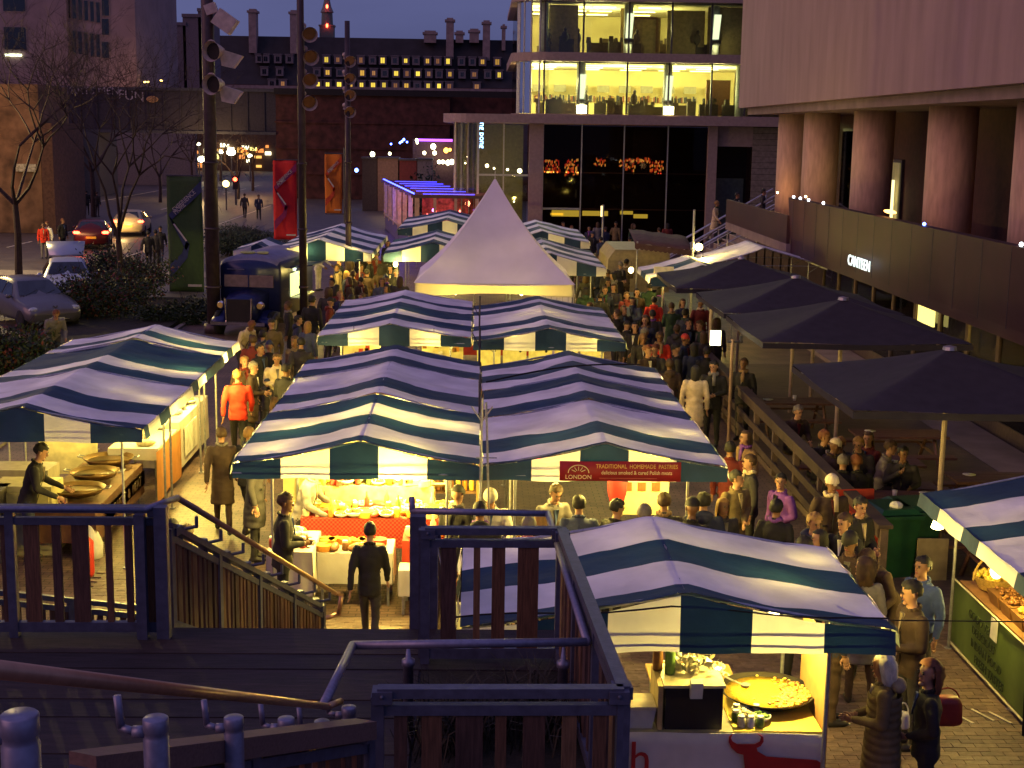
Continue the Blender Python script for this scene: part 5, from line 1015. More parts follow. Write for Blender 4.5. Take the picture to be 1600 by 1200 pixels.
# ================================================================ VEHICLES
def car(loc, rz, paint, lab, open_gate=False, lights=False, tail=False, sc=1.0, plate='', front_lights=1):
    """hatchback, nose towards -y before turning"""
    t = thing('parked_car' if not tail else 'moving_car', lab, 'car', loc, rz, 'cars on the road at the left')
    Lh = 2.0
    # stations along y: (y, z_low, z_belt, z_top, half_low, half_belt, half_top)
    S = [(-2.03, .38, .58, .60, .62, .66, .60), (-1.93, .24, .68, .74, .80, .80, .66), (-1.5, .22, .80, .86, .86, .86, .72), (-1.0, .22, .90, .96, .87, .87, .74), (-.78, .22, .93, 1.03, .87, .87, .74),
         (-.15, .22, .96, 1.40, .87, .87, .60), (.25, .22, .97, 1.47, .87, .87, .60), (.95, .22, .99, 1.48, .87, .87, .60), (1.5, .22, 1.0, 1.42, .86, .86, .59), (1.85, .24, 1.02, 1.12, .84, .84, .66), (1.98, .34, .95, 1.0, .76, .76, .66)]
    rings = []
    for (y, zl, zb, zt, hl, hb, ht) in S:
        rings.append([(-hl*.8, y, zl), (-hl, y, zl+.14), (-hb-.015, y, (zl+zb)/2+.05), (-hb, y, zb), (-ht, y, zt-.05), (-ht*.72, y, zt), (0, y, zt+.02), (ht*.72, y, zt), (ht, y, zt-.05), (hb, y, zb), (hb+.015, y, (zl+zb)/2+.05), (hl, y, zl+.14), (hl*.8, y, zl)])
    q = MB(); q.loft(rings); q.build('body', paint, t, True, local=True)
    q = MB()
    for s in (-1, 1):      # side glass slightly proud
        def pt(y, f):
            for a, b in zip(S, S[1:]):
                if a[0] <= y <= b[0]:
                    k = (y-a[0])/(b[0]-a[0]); zb = a[2]+(b[2]-a[2])*k; zt = a[3]-.05+(b[3]-a[3])*k; hb = a[5]+(b[5]-a[5])*k; ht = a[6]+(b[6]-a[6])*k
                    return (s*(hb+(ht-hb)*f+.012), y, zb+(zt-zb)*f+.01)
        for (y0, y1, y2, y3) in ((-.62, .22, -.12, .22), (.30, 1.02, .30, 1.0), (1.08, 1.62, 1.06, 1.42)):
            q = MB(); q.add([pt(y0, .06), pt(y1, .06), pt(y3, .9), pt(y2, .9)], [(0, 1, 2, 3) if s > 0 else (3, 2, 1, 0)]); q.build('side_window', M['carglass'], t, local=True)
    q = MB(); q.add([(-.70, -.82, 1.02), (.70, -.82, 1.02), (.52, -.20, 1.405), (-.52, -.20, 1.405)], [(0, 1, 2, 3)]); o = q.build('windscreen', M['carglass'], t, local=True)
    q = MB(); q.add([(-.62, 1.86, 1.10), (.62, 1.86, 1.10), (.50, 1.53, 1.42), (-.50, 1.53, 1.42)], [(0, 1, 2, 3)]); q.build('rear_window', M['carglass'], t, local=True)
    for y in (-1.28, 1.22):
        for s in (-1, 1):
            q = MB(); q.lathe([(.18, -.10), (.30, -.10), (.315, -.04), (.315, .06), (.30, .10), (.18, .10)], (s*.80, y, .315), 20, axis='x'); w = q.build('wheel', M['rubber'], t, True, local=True)
            q = MB(); q.lathe([(.0, .07), (.06, .09), (.18, .085), (.19, .06)] if s > 0 else [(.0, -.07), (.06, -.09), (.18, -.085), (.19, -.06)], (s*.80, y, .315), 12, axis='x'); q.build('rim', M['steel'], w, local=True)
    for s in (-1, 1):
        q = MB(); q.ell((s*.66, -1.86, .66), (.17, .12, .10), 12, 8)
        q.build('headlight', emis('amber_headlight', (1, .5, .08), 5) if (lights and s == front_lights) else mat('headlight_glass', (.5, .5, .52), .1, .3), t, True, local=True)
        q = MB(); q.ell((s*.68, 1.9, .88), (.12, .08, .13) if not tail else (.21, .12, .10), 12, 8); q.build('tail_light', M['redlamp'] if tail else mat('dark_red_lens', (.25, .01, .01), .2), t, True, local=True)
        q = MB(); q.ell((s*.97, -.62, 1.0), (.10, .07, .07), 10, 6); q.tube((s*.84, -.6, .97), (s*.93, -.62, 1.0), .02); q.build('wing_mirror', paint, t, True, local=True)
    q = MB(); q.box((0, -1.985, .45), (.9, .05, .26)); q.build('grille', M['dark'], t, local=True)
    for k in range(4): q = MB(); q.box((0, -2.015, .36+k*.055), (.86, .015, .012)); q.build('grille_bar', M['steel'], t, local=True)
    q = MB(); q.box((0, -2.03, .36), (.50, .02, .11)); pl = q.build('number_plate', mat('plate_white', (.6, .58, .45), .6), t, local=True)
    q = MB(); q.box((0, 2.0, .62), (.50, .02, .11)); q.build('rear_plate', mat('plate_yellow', (.7, .5, .05), .6, emit=1.2 if tail else 0, ecol=(1, .7, .1)), t, local=True)
    q = MB(); q.prism([(-.09, .03), (0, -.05), (.09, .03), (.05, .05), (0, 0), (-.05, .05)], (0, -1.955, .735), (1, 0, 0), (0, .3, 1), (0, -.012, 0)); q.build('badge', M['dsteel'], t, local=True)
    q = MB(); q.box((0, -.86, 1.0), (1.2, .02, .02), rz=0); q.tube((-.5, -.84, 1.01), (-.05, -.62, 1.14), .01); q.tube((.1, -.84, 1.01), (.5, -.66, 1.12), .01); q.build('wiper', M['rubber'], t, local=True)
    if open_gate:
        g_ = MB(); g_.add([(-.60, 1.30, 1.50), (.60, 1.30, 1.50), (.66, 2.05, 1.98), (-.66, 2.05, 1.98)], [(0, 1, 2, 3), (3, 2, 1, 0)]); 
        q = MB(); q.loft([[(-.60, 1.28, 1.49), (.60, 1.28, 1.49), (.60, 1.30, 1.55), (-.60, 1.30, 1.55)], [(-.70, 1.9, 1.93), (.70, 1.9, 1.93), (.70, 1.87, 2.0), (-.70, 1.87, 2.0)], [(-.66, 2.28, 1.80), (.66, 2.28, 1.80), (.66, 2.33, 1.86), (-.66, 2.33, 1.86)]]); gt = q.build('open_tailgate', paint, t, True, local=True)
        q = MB(); q.add([(-.5, 1.42, 1.555), (.5, 1.42, 1.555), (.56, 1.78, 1.79), (-.56, 1.78, 1.79)], [(0, 1, 2, 3)]); q.build('pane', M['carglass'], gt, local=True)
        q = MB(); 
        for s in (-1, 1): q.tube((s*.56, 1.6, 1.2), (s*.60, 1.85, 1.88), .012)
        q.build('gas_strut', M['dsteel'], t, local=True)
    return t
silver = mat('silver_blue_car_paint', (.42, .44, .52), .28, .45, var=.05); dsil = mat('dark_grey_car_paint', (.14, .13, .15), .3, .4, var=.05); maroon = mat('dark_maroon_paint', (.07, .01, .015), .3, .3, var=.05); yell = mat('pale_van_paint', (.4, .32, .2), .35, .2, var=.05)
p = G(88, 480); c1 = car((p.x-.2, 51.7, 0), R(17), silver, 'silver blue hatchback with its tailgate raised and one amber headlight', open_gate=True, lights=True)
c2 = car((-14.3, 45.3, 0), R(38), dsil, 'dark silver car parked at an angle on the left edge in front of the hatchback')
# cars driving away show their tail to the viewer: nose to +y
c3 = car((G(124, 392).x, 75, 0), R(192), maroon, 'dark maroon car with glowing red tail lamps on the left of the road', tail=True)
c4 = car((G(188, 372).x, 84, 0), R(186), yell, 'bright tailed car lighting the road just beyond the maroon car', tail=True)
lamp((G(124, 392).x, 72.3, .6), 30, (1, .12, .04), .15); lamp((G(188, 372).x, 81.2, .7), 160, (1, .62, .2), .2)
# ---------------------------------------------------------------- vintage van
vb = mat('deep_blue_van_paint', (.012, .018, .10), .28, .2, var=.1); roofm = mat('grey_blue_van_roof', (.16, .15, .26), .45, .1, var=.2)  # roof a paler grey-blue than the body
vt = thing('vintage_van', 'dark blue vintage delivery van with a rounded roof and chrome grille strips', 'van', (-6.95, 44.4, 0), R(-9))
def arch(y, w, z0, z1, zr, n=10):
    pts = [(-w, y, z0), (-w, y, z1)]
    for k in range(1, n): a = PI-PI*k/n; pts.append((w*math.cos(a), y, z1+(zr-z1)*math.sin(a)**.75))
    return pts+[(w, y, z1), (w, y, z0)]
q = MB(); q.loft([arch(-.75, .93, .55, 2.0, 2.28), arch(-.6, .98, .5, 2.1, 2.42), arch(2.9, .98, .5, 2.1, 2.46), arch(3.1, .92, .55, 2.05, 2.35)], mf=lambda i, j: 1 if 2 <= i <= 9 else 0); q.build('body', [vb, roofm], vt, True, local=True)
q = MB(); q.loft([[(-.5, -1.75, .55), (-.45, -1.8, 1.12), (0, -1.82, 1.22), (.45, -1.8, 1.12), (.5, -1.75, .55)], [(-.62, -.7, .55), (-.62, -.7, 1.3), (0, -.7, 1.42), (.62, -.7, 1.3), (.62, -.7, .55)]]); q.build('bonnet', vb, vt, True, local=True)
q = MB(); q.bx(-.36, .36, -1.86, -1.8, .5, 1.18); q.build('radiator_grille', M['dark'], vt, local=True)
for k in (-1, 1): q = MB(); q.tube((k*.38, -1.87, .45), (k*.42, -1.87, 1.22), .025, n=8); q.build('chrome_strip', mat('chrome', (.8, .75, .7), .12, 1), vt, local=True)
q = MB(); q.bx(-.78, .78, -.83, -.76, 1.45, 1.82); q.build('windscreen', mat('dusty_windscreen', (.16, .11, .13), .25), vt, local=True)
q = MB(); q.bx(-.015, .015, -.85, -.82, 1.45, 1.82); q.build('windscreen_divider', vb, vt, local=True)
for s in (-1, 1):
    q = MB(); q.loft([[(s*(.45+.5*u), -1.65+2*(v), .35+.45*math.sin(PI*min(1, v+.12))*(1-.2*u)) for u in (0, .33, .66, 1)] + [(s*(.95-.5*u), -1.65+2*v, .22+.3*math.sin(PI*min(1, v+.12))) for u in (0, .33, .66, 1)] for v in [k/8 for k in range(9)]]); q.build('front_wing', vb, vt, True, local=True)
    q = MB(); q.ell((s*.62, -1.62, .98), (.13, .12, .13), 14, 8); h_ = q.build('headlight', mat('chrome', (.8, .75, .7)), vt, True, local=True)
    q = MB(); q.lathe([(0, -.13), (.10, -.115)], (s*.62, -1.62, .98), 14, axis='y'); q.lathe([(0, .12), (.09, .115)], (s*.62, -1.62, .98), 14, axis='y'); q.build('lens', mat('amber_reflector_lens', (.6, .4, .12), .2), h_, local=True)
    for y in (-1.15, 2.1):
        q = MB(); q.lathe([(.2, -.08), (.37, -.08), (.38, 0), (.37, .08), (.2, .08)], (s*.84, y, .38), 20, axis='x'); w = q.build('wheel', M['rubber'], vt, True, local=True)
        q = MB(); q.lathe([(0, s*.10), (.2, s*.085), (.21, s*.05)], (s*.84, y, .38), 14, axis='x'); q.build('rim', mat('cream_wheel_rim', (.5, .42, .3), .5), w, local=True)
q = MB(); q.bx(-.85, .85, -1.98, -1.9, .40, .50); q.build('bumper', mat('chrome', (.8, .75, .7)), vt, local=True)
q = MB(); q.bx(.985, 1.0, .3, 2.2, 1.05, 1.78); q.build('serving_hatch_interior', emis('hatch_glow', (.9, 1, .45), 1.1), vt, local=True)
q = MB(); q.box((1.35, 1.25, 2.02), (.78, 2.0, .04), ry=R(-8)); q.build('hatch_flap', vb, vt, local=True)
q = MB(); q.bx(.99, 1.25, .3, 2.2, .98, 1.03); q.build('serving_shelf', M['steel'], vt, local=True)
for k, (x, y, w) in enumerate(((-.25, -.1, .26), (.22, -.05, .2))): q = MB(); q.ell((x, y, 2.46), (w, .2, .05), 14, 6); q.build('roof_vent', mat('pale_yellow_roof_vent', (.5, .5, .22), .5), vt, True, local=True)
q = MB(); q.bx(-.7, -.15, -.80, -.76, 1.98, 2.0); q.build('faint_lettering_band', mat('faint_letter_blue', (.08, .08, .2)), vt, local=True)
lamp((-5.8, 45.2, 1.9), 18, (.9, 1, .45), .1)
# ================================================================ PEOPLE
def capsule(q, a, b, ra, rb, m=0, n=12):
    a, b = Vector(a), Vector(b); q.tube(a, b, ra, rb, n, m); q.ell(a, (ra,)*3, 10, 8, m); q.ell(b, (rb,)*3, 10, 8, m)
def hand(q, w, d, side, m=0, curl=.5, nrm=None):
    """palm and five fingers leaving the wrist w along d"""
    d = Vector(d).normalized(); up = Vector(nrm) if nrm else Vector((side, 0, 0)); u = (up-d*up.dot(d)).normalized(); s = d.cross(u)
    w = Vector(w); mt = Matrix((s, u, d)).transposed(); q.ell(w+d*.05, (.038, .017, .055), 10, 6, m, mt)
    for k, l in enumerate((.062, .072, .068, .052)):
        b = w+d*.085+s*(-.028+.0185*k); dd = (d-u*curl*.5).normalized(); c = b+dd*l*.5; e = c+(d*.6-u*curl).normalized()*l*.5
        q.tube(b, c, .0095, .0088, 6, m); q.tube(c, e, .0088, .007, 6, m)
    b = w+d*.03-s*.03; c = b+(d*.6-s*.7-u*.3).normalized()*.04; q.tube(b, c, .011, .010, 6, m); q.tube(c, c+(d-u*.4).normalized()*.035, .010, .0075, 6, m)
SKIN, COAT, LEGS, SHOE, EYE, LIP, SHIRT = range(7)
POSES = {}
def make_pose(key, lean=0, arms=None, legs=None, coat='short', head=(0, 0), sit=False, fat=1.0):
    """figure facing -y, feet on z=0. arms: ((elbow),(wrist)) for the left(+x) and right(-x) side"""
    lean = R(lean); hip = Vector((0, 0, .93 if not sit else .50)); rx = Matrix.Rotation(lean, 3, 'X')     # positive leans to -y
    def T(x, y, z): return hip+rx @ Vector((x, y, z-.93))
    q = MB(); lab = []
    def ring(z, w, d, n=16, y=0): return [T(w*math.cos(2*PI*i/n), y+d*math.sin(2*PI*i/n), z) for i in range(n)]
    f = fat
    q.loft([ring(.84, .12, .09), ring(.90, .165*f, .118*f), ring(1.0, .168*f, .122*f), ring(1.10, .155*f, .115*f), ring(1.22, .175*f, .125*f), ring(1.34, .195*f, .125*f), ring(1.42, .17, .10), ring(1.47, .085, .075)], COAT)
    if coat in ('short', 'long'): q.loft([ring(.80, .175*f, .135*f), ring(.92, .178*f, .135*f), ring(1.05, .165*f, .122*f)], COAT)
    if coat == 'long': q.loft([ring(.52, .20*f, .165*f), ring(.8, .19*f, .15*f), ring(1.0, .17*f, .13*f)], COAT) if not sit else None
    capsule(q, T(0, .005, 1.44), T(0, -.012, 1.54), .056, .052, SKIN)
    q.tube(T(0, .005, 1.42), T(0, 0, 1.485), .088, .066, 14, COAT)
    for s, (el, wr) in zip((1, -1), arms):
        sh = T(s*.185, 0, 1.395); e = T(*el); w = T(*wr); capsule(q, sh, e, .071, .056, COAT); capsule(q, e, w, .056, .041, COAT); capsule(q, w, w+(w-e).normalized()*.03, .029, .026, SKIN)
    feet = []
    for s, (kn, an) in zip((1, -1), legs):
        h = hip+Vector((s*.09, 0, -.03)); k = Vector(kn); a = Vector(an); capsule(q, h, k, .092, .062, LEGS); capsule(q, k, a, .062, .045, LEGS); feet.append(a)
        q.ell(a+Vector((0, -.06, -.045)), (.046, .135, .042), 12, 8, SHOE); capsule(q, a, a+Vector((0, 0, -.04)), .046, .048, SHOE)
    hc = T(0, -.02, 1.635); yaw_, pit = R(head[0]), R(head[1]); hm = Matrix.Rotation(yaw_, 3, 'Z') @ Matrix.Rotation(lean*.35+pit, 3, 'X')
    q.ell(hc+hm @ Vector((0, .012, .025)), (.076, .096, .095), 16, 12, SKIN, hm); q.ell(hc+hm @ Vector((0, -.02, -.045)), (.056, .070, .070), 14, 10, SKIN, hm)
    # fuse into one skin
    me = bpy.data.meshes.new('src'); me.from_pydata(q.v, [], q.f); me.update(); src = bpy.data.objects.new('src', me); COL.objects.link(src)
    rm = src.modifiers.new('r', 'REMESH'); rm.mode = 'VOXEL'; rm.voxel_size = .021; sm = src.modifiers.new('s', 'SMOOTH'); sm.factor = .5; sm.iterations = 2
    bpy.context.view_layer.update(); ev = src.evaluated_get(bpy.context.evaluated_depsgraph_get()); em = bpy.data.meshes.new_from_object(ev)
    bvh = BVHTree.FromPolygons([Vector(v) for v in q.v], q.f); b = MB(); b.v = [tuple(v.co) for v in em.vertices]; vs_ = [Vector(v) for v in b.v]
    for p in em.polygons:
        c = p.center; _, _, ix, _ = bvh.find_nearest(c); l = q.m[ix]
        b.f.append(tuple(p.vertices)); b.m.append(l)
    bpy.data.objects.remove(src)
    for i, v in enumerate(vs_):      # cloth folds
        if v.z < 1.42 or sit:
            n_ = noise.noise(v*8)*.015+noise.noise(Vector((v.x*6, v.y*6, v.z*19)))*.011; c = Vector((0, 0, v.z)); d = (v-c); d.z = 0
            if d.length > .02: b.v[i] = tuple(v+d.normalized()*n_)
    for k in range(12):
        a0, a1 = PI*2*k/12+.35*(k == 9), PI*2*(k+1)/12-.35*(k == 8); b.tube(T(.072*math.cos(a0), .002+.07*math.sin(a0), 1.482+.02*math.sin(a0)), T(.072*math.cos(a1), .002+.07*math.sin(a1), 1.482+.02*math.sin(a1)), .021, n=6, m=COAT)
    b.prism([(-.035, .06), (.035, .06), (0, -.16)], T(0, -.128, 1.38), (1, 0, 0), rx @ Vector((0, .18, 1)), (0, .02, 0), SHIRT)
    b.box(T(0, -.132*fat if coat != 'long' else -.14, 1.08), (.012, .01, .34), rx=lean, m=SHOE)
    for s_ in (-1, 1): b.box(T(s_*.11, -.115, 1.08), (.07, .02, .018), rx=lean, m=SHOE)
    # face, ears, hands
    H = lambda x, y, z: hc+hm @ Vector((x, y, z))
    b.ell(H(0, -.094, -.008), (.012, .015, .020), 8, 6, SKIN, hm); b.ell(H(0, -.086, -.048), (.024, .012, .006), 8, 5, LIP, hm); b.ell(H(0, -.075, -.088), (.03, .022, .02), 8, 6, SKIN, hm)
    for s in (-1, 1):
        b.ell(H(s*.031, -.082, .018), (.012, .008, .007), 8, 6, EYE, hm); b.ell(H(s*.031, -.086, .036), (.019, .008, .005), 8, 5, EYE, hm); b.ell(H(s*.078, .008, .0), (.01, .018, .03), 8, 6, SKIN, hm)
    for s, (el, wr) in zip((1, -1), arms): w = T(*wr); e = T(*el); d = w-e; hand(b, w+d.normalized()*.02, d, -s, SKIN)
    o = b.build('x', [M['skin']]*7, None, True); m_ = o.data; bpy.data.objects.remove(o)
    POSES[key] = (m_, hc, hm, sit)
S_ = ((.09, 0, .50), (.10, .02, .09)); S2 = ((-.09, 0, .50), (-.10, .02, .09))
W1 = ((.09, -.14, .52), (.10, -.27, .10)); W2 = ((-.09, .02, .49), (-.10, .30, .14))
DN = ((.25, .03, 1.12), (.25, -.04, .88)); DN2 = ((-.25, .03, 1.12), (-.25, -.04, .88))
HF = ((.24, -.02, 1.14), (.08, -.26, 1.12)); HF2 = ((-.24, -.02, 1.14), (-.06, -.25, 1.12))
for nm, ct in (('', 'short'), ('_coat', 'long')):
    make_pose('stand'+nm, 2, (DN, DN2), (S_, S2), ct)
    make_pose('walk'+nm, 4, (((.24, .12, 1.14), (.25, .16, .90)), ((-.24, -.08, 1.14), (-.22, -.26, .95))), (W1, W2), ct, (8, 5))
    make_pose('hands'+nm, 3, (HF, HF2), (S_, S2), ct, (-12, 12))
    make_pose('look'+nm, 1, (((.27, .02, 1.15), (.05, -.17, 1.02)), DN2), (S_, ((-.12, .04, .5), (-.17, .12, .09))), ct, (35, 0))
make_pose('serve', 16, (((.27, -.12, 1.20), (.22, -.42, 1.15)), ((-.27, -.10, 1.18), (-.18, -.38, 1.10))), (S_, S2), 'short', (0, 22))
make_pose('bend', 34, (((.25, -.1, 1.15), (.2, -.38, 1.10)), ((-.25, -.1, 1.15), (-.16, -.36, 1.05))), (((.09, -.10, .5), (.1, .08, .09)), ((-.09, -.08, .5), (-.1, .08, .09))), 'short', (0, 25))
make_pose('sit', 12, (((.25, -.1, 1.17), (.12, -.36, 1.17)), ((-.25, -.1, 1.17), (-.10, -.36, 1.17))), (((.12, -.44, .52), (.12, -.42, .10)), ((-.12, -.44, .52), (-.12, -.40, .10))), 'short', (0, 12), sit=True)
make_pose('sit2', 5, (((.26, .0, 1.14), (.16, -.3, 1.16)), ((-.26, -.05, 1.16), (-.02, -.30, 1.42))), (((.12, -.44, .52), (.14, -.42, .10)), ((-.12, -.44, .52), (-.12, -.40, .10))), 'short', (30, 4), sit=True)
HAIR = {}
def make_hair(key, fn, rz=(.088, .106, .104)):
    q = MB(); n, k = 24, 16
    def P(u, v):
        a = u*2*PI; t = v*PI; return fn(math.sin(t)*math.cos(a), math.sin(t)*math.sin(a), math.cos(t))
    vs = []; 
    for j in range(k+1):
        for i in range(n): vs.append(P(i/n, j/k))
    fs = []
    for j in range(k):
        for i in range(n):
            f = (j*n+i, (j+1)*n+i, (j+1)*n+(i+1) % n, j*n+(i+1) % n)
            if all(vs[x] is not None for x in f): fs.append(f)
    vs = [v or (0, 0, 0) for v in vs]; q.add(vs, fs); o = q.build('x', M['skin'], None, True, solid=0); me = o.data; bpy.data.objects.remove(o)
    bm = bmesh.new(); bm.from_mesh(me); loose = [v for v in bm.verts if not v.link_faces]; bmesh.ops.delete(bm, geom=loose, context='VERTS'); bmesh.ops.remove_doubles(bm, verts=bm.verts, dist=.0005)
    bmesh.ops.recalc_face_normals(bm, faces=bm.faces); bm.to_mesh(me); bm.free(); HAIR[key] = me
def short(x, y, z):
    if (y < -.30 and z < .42-.1*abs(x)) or z < -.62 or (abs(x) > .6 and z < -.15 and y < .05): return None
    n_ = 1+.16*noise.noise(Vector((x, y, z))*4)+.06*noise.noise(Vector((x, y, z))*13); return (x*.092*n_, (y*.112+.014)*n_, (z*.112+.026)*n_)
def long_(x, y, z):
    if y < -.30 and z < .42: return None
    n_ = 1+.10*noise.noise(Vector((x*5, y*5, z*2))); dn = max(0, -z); return (x*(.092+.03*dn)*n_, (y*(.108+.01*dn)+.014+.03*dn)*n_, z*.104+.024-dn*.19)
def curly(x, y, z):
    if y < -.35 and z < .40: return None
    n_ = 1+.28*noise.noise(Vector((x, y, z))*5)+.1*noise.noise(Vector((x, y, z))*14); dn = max(0, -z); return (x*(.115+.05*dn)*n_, (y*(.125+.03*dn)+.03)*n_, z*.12+.03-dn*.17)
def beanie(x, y, z):
    if z < -.02+.2*y: return None
    n_ = 1+.02*math.sin(z*60); return (x*.095*n_, (y*.113+.008)*n_, z*.128+.028)
def bun(x, y, z):
    p = short(x, y, z)
    if p is None: return None
    return p if y < .75 else (p[0], p[1]+.035, p[2]+.01)
for k_, f_ in (('short', short), ('long', long_), ('curly', curly), ('beanie', beanie), ('bun', bun)): make_hair(k_, f_)
HC = {'black': (.012, .009, .008), 'brown': (.05, .025, .012), 'fair': (.24, .13, .04), 'grey': (.13, .11, .10), 'white': (.6, .55, .45), 'cream': (.6, .5, .36), 'red': (.4, .03, .02), 'navy': (.02, .025, .07), 'auburn': (.14, .045, .015)}
CC = {'black': (.014, .012, .014), 'charcoal': (.035, .03, .034), 'navy': (.02, .024, .06), 'red': (.62, .035, .015), 'dark red': (.13, .016, .014), 'brown': (.05, .028, .019), 'tan': (.22, .13, .07), 'cream': (.55, .43, .28), 'white': (.7, .66, .58), 'grey': (.17, .15, .15), 'olive': (.13, .09, .045), 'purple': (.17, .05, .30), 'green': (.02, .045, .025), 'blue': (.05, .08, .2), 'orange': (.55, .14, .03), 'denim': (.05, .06, .11), 'beige': (.30, .23, .15), 'pink': (.5, .12, .15)}
SK = [mat('skin_tone_%d' % i, c, .55, var=.08) for i, c in enumerate([(.36, .19, .12), (.28, .14, .08), (.16, .075, .04)])]
def fabric(c): return mat('cloth_'+c.replace(' ', '_'), CC[c], .85, var=.22, scale=12, bump=.2, bscale=90)
def hairm(c): return mat('hair_'+c, HC[c], .7, var=.3, scale=30, stretch=(1, 1, .3))
rp_ = random.Random(77)
PPOS = []
def person(x, y, face, pose, coat, legs, hair, hc, label, sc=None, z=0, skin=None, group=None):
    me, hcn, hm, sit = POSES[pose]; PPOS.append((x, y)); t = thing('person', label, 'person', (x, y, z), R(face), group); sc = sc or rp_.uniform(.95, 1.03); t.scale = (sc*rp_.uniform(.97, 1.06), sc, sc)
    b = bpy.data.objects.new('body', me); COL.objects.link(b); b.parent = t
    for i, m_ in enumerate([SK[skin if skin is not None else rp_.choice((0, 0, 0, 1, 1, 2))], fabric(coat), fabric(legs), M['shoe'], M['eye'], M['lip'], fabric(rp_.choice(['white', 'grey', 'cream', 'black', 'blue', 'dark red', 'beige']))]):
        b.material_slots[i].link = 'OBJECT'; b.material_slots[i].material = m_
    if hair:
        h = bpy.data.objects.new('hat' if hair == 'beanie' else 'hair', HAIR[hair]); COL.objects.link(h); h.parent = t; h.location = hcn; h.rotation_euler = hm.to_euler()
        h.material_slots[0].link = 'OBJECT'; h.material_slots[0].material = hairm(hc)
    if hc == 'white' and hair == 'curly': h.scale = (.84, .86, .84)
    if label.startswith('person in black walking'): t.scale = (.84, .93, .93); return t
    if rp_.random() < .3 and pose in ('stand', 'hands', 'walk', 'look', 'stand_coat', 'look_coat', 'hands_coat', 'walk_coat'):
        c = bpy.data.objects.new('scarf', SCARF); COL.objects.link(c); c.parent = t; c.location = hcn+Vector((0, .02, -.14)); c.material_slots[0].link = 'OBJECT'; c.material_slots[0].material = fabric(rp_.choice(['grey', 'dark red', 'cream', 'navy', 'tan', 'green', 'purple']))
    if rp_.random() < .14 and pose in ('stand', 'hands', 'look'):
        c = bpy.data.objects.new('hood', HOOD); COL.objects.link(c); c.parent = t; c.location = hcn+Vector((0, .10, -.15)); c.material_slots[0].link = 'OBJECT'; c.material_slots[0].material = fabric(coat)
    return t
q = MB()
for k in range(16):
    a0, a1 = PI*2*k/16, PI*2*(k+1)/16+.1; q.tube((.078*math.cos(a0), .078*math.sin(a0), .014*math.sin(3*a0)), (.078*math.cos(a1), .078*math.sin(a1), .014*math.sin(3*a1)), .030, n=7)
q.box((.03, -.11, -.11), (.06, .03, .22), rx=R(-8)); o = q.build('x', M['skin'], None, True); SCARF = o.data; bpy.data.objects.remove(o)
q = MB(); q.ell((0, 0, 0), (.12, .07, .06), 12, 8); q.ell((0, .02, -.04), (.09, .06, .07), 12, 8); o = q.build('x', M['skin'], None, True); HOOD = o.data; bpy.data.objects.remove(o)
def at_head(px, py, z=1.64): p = G(px, py, z); return p.x, p.y
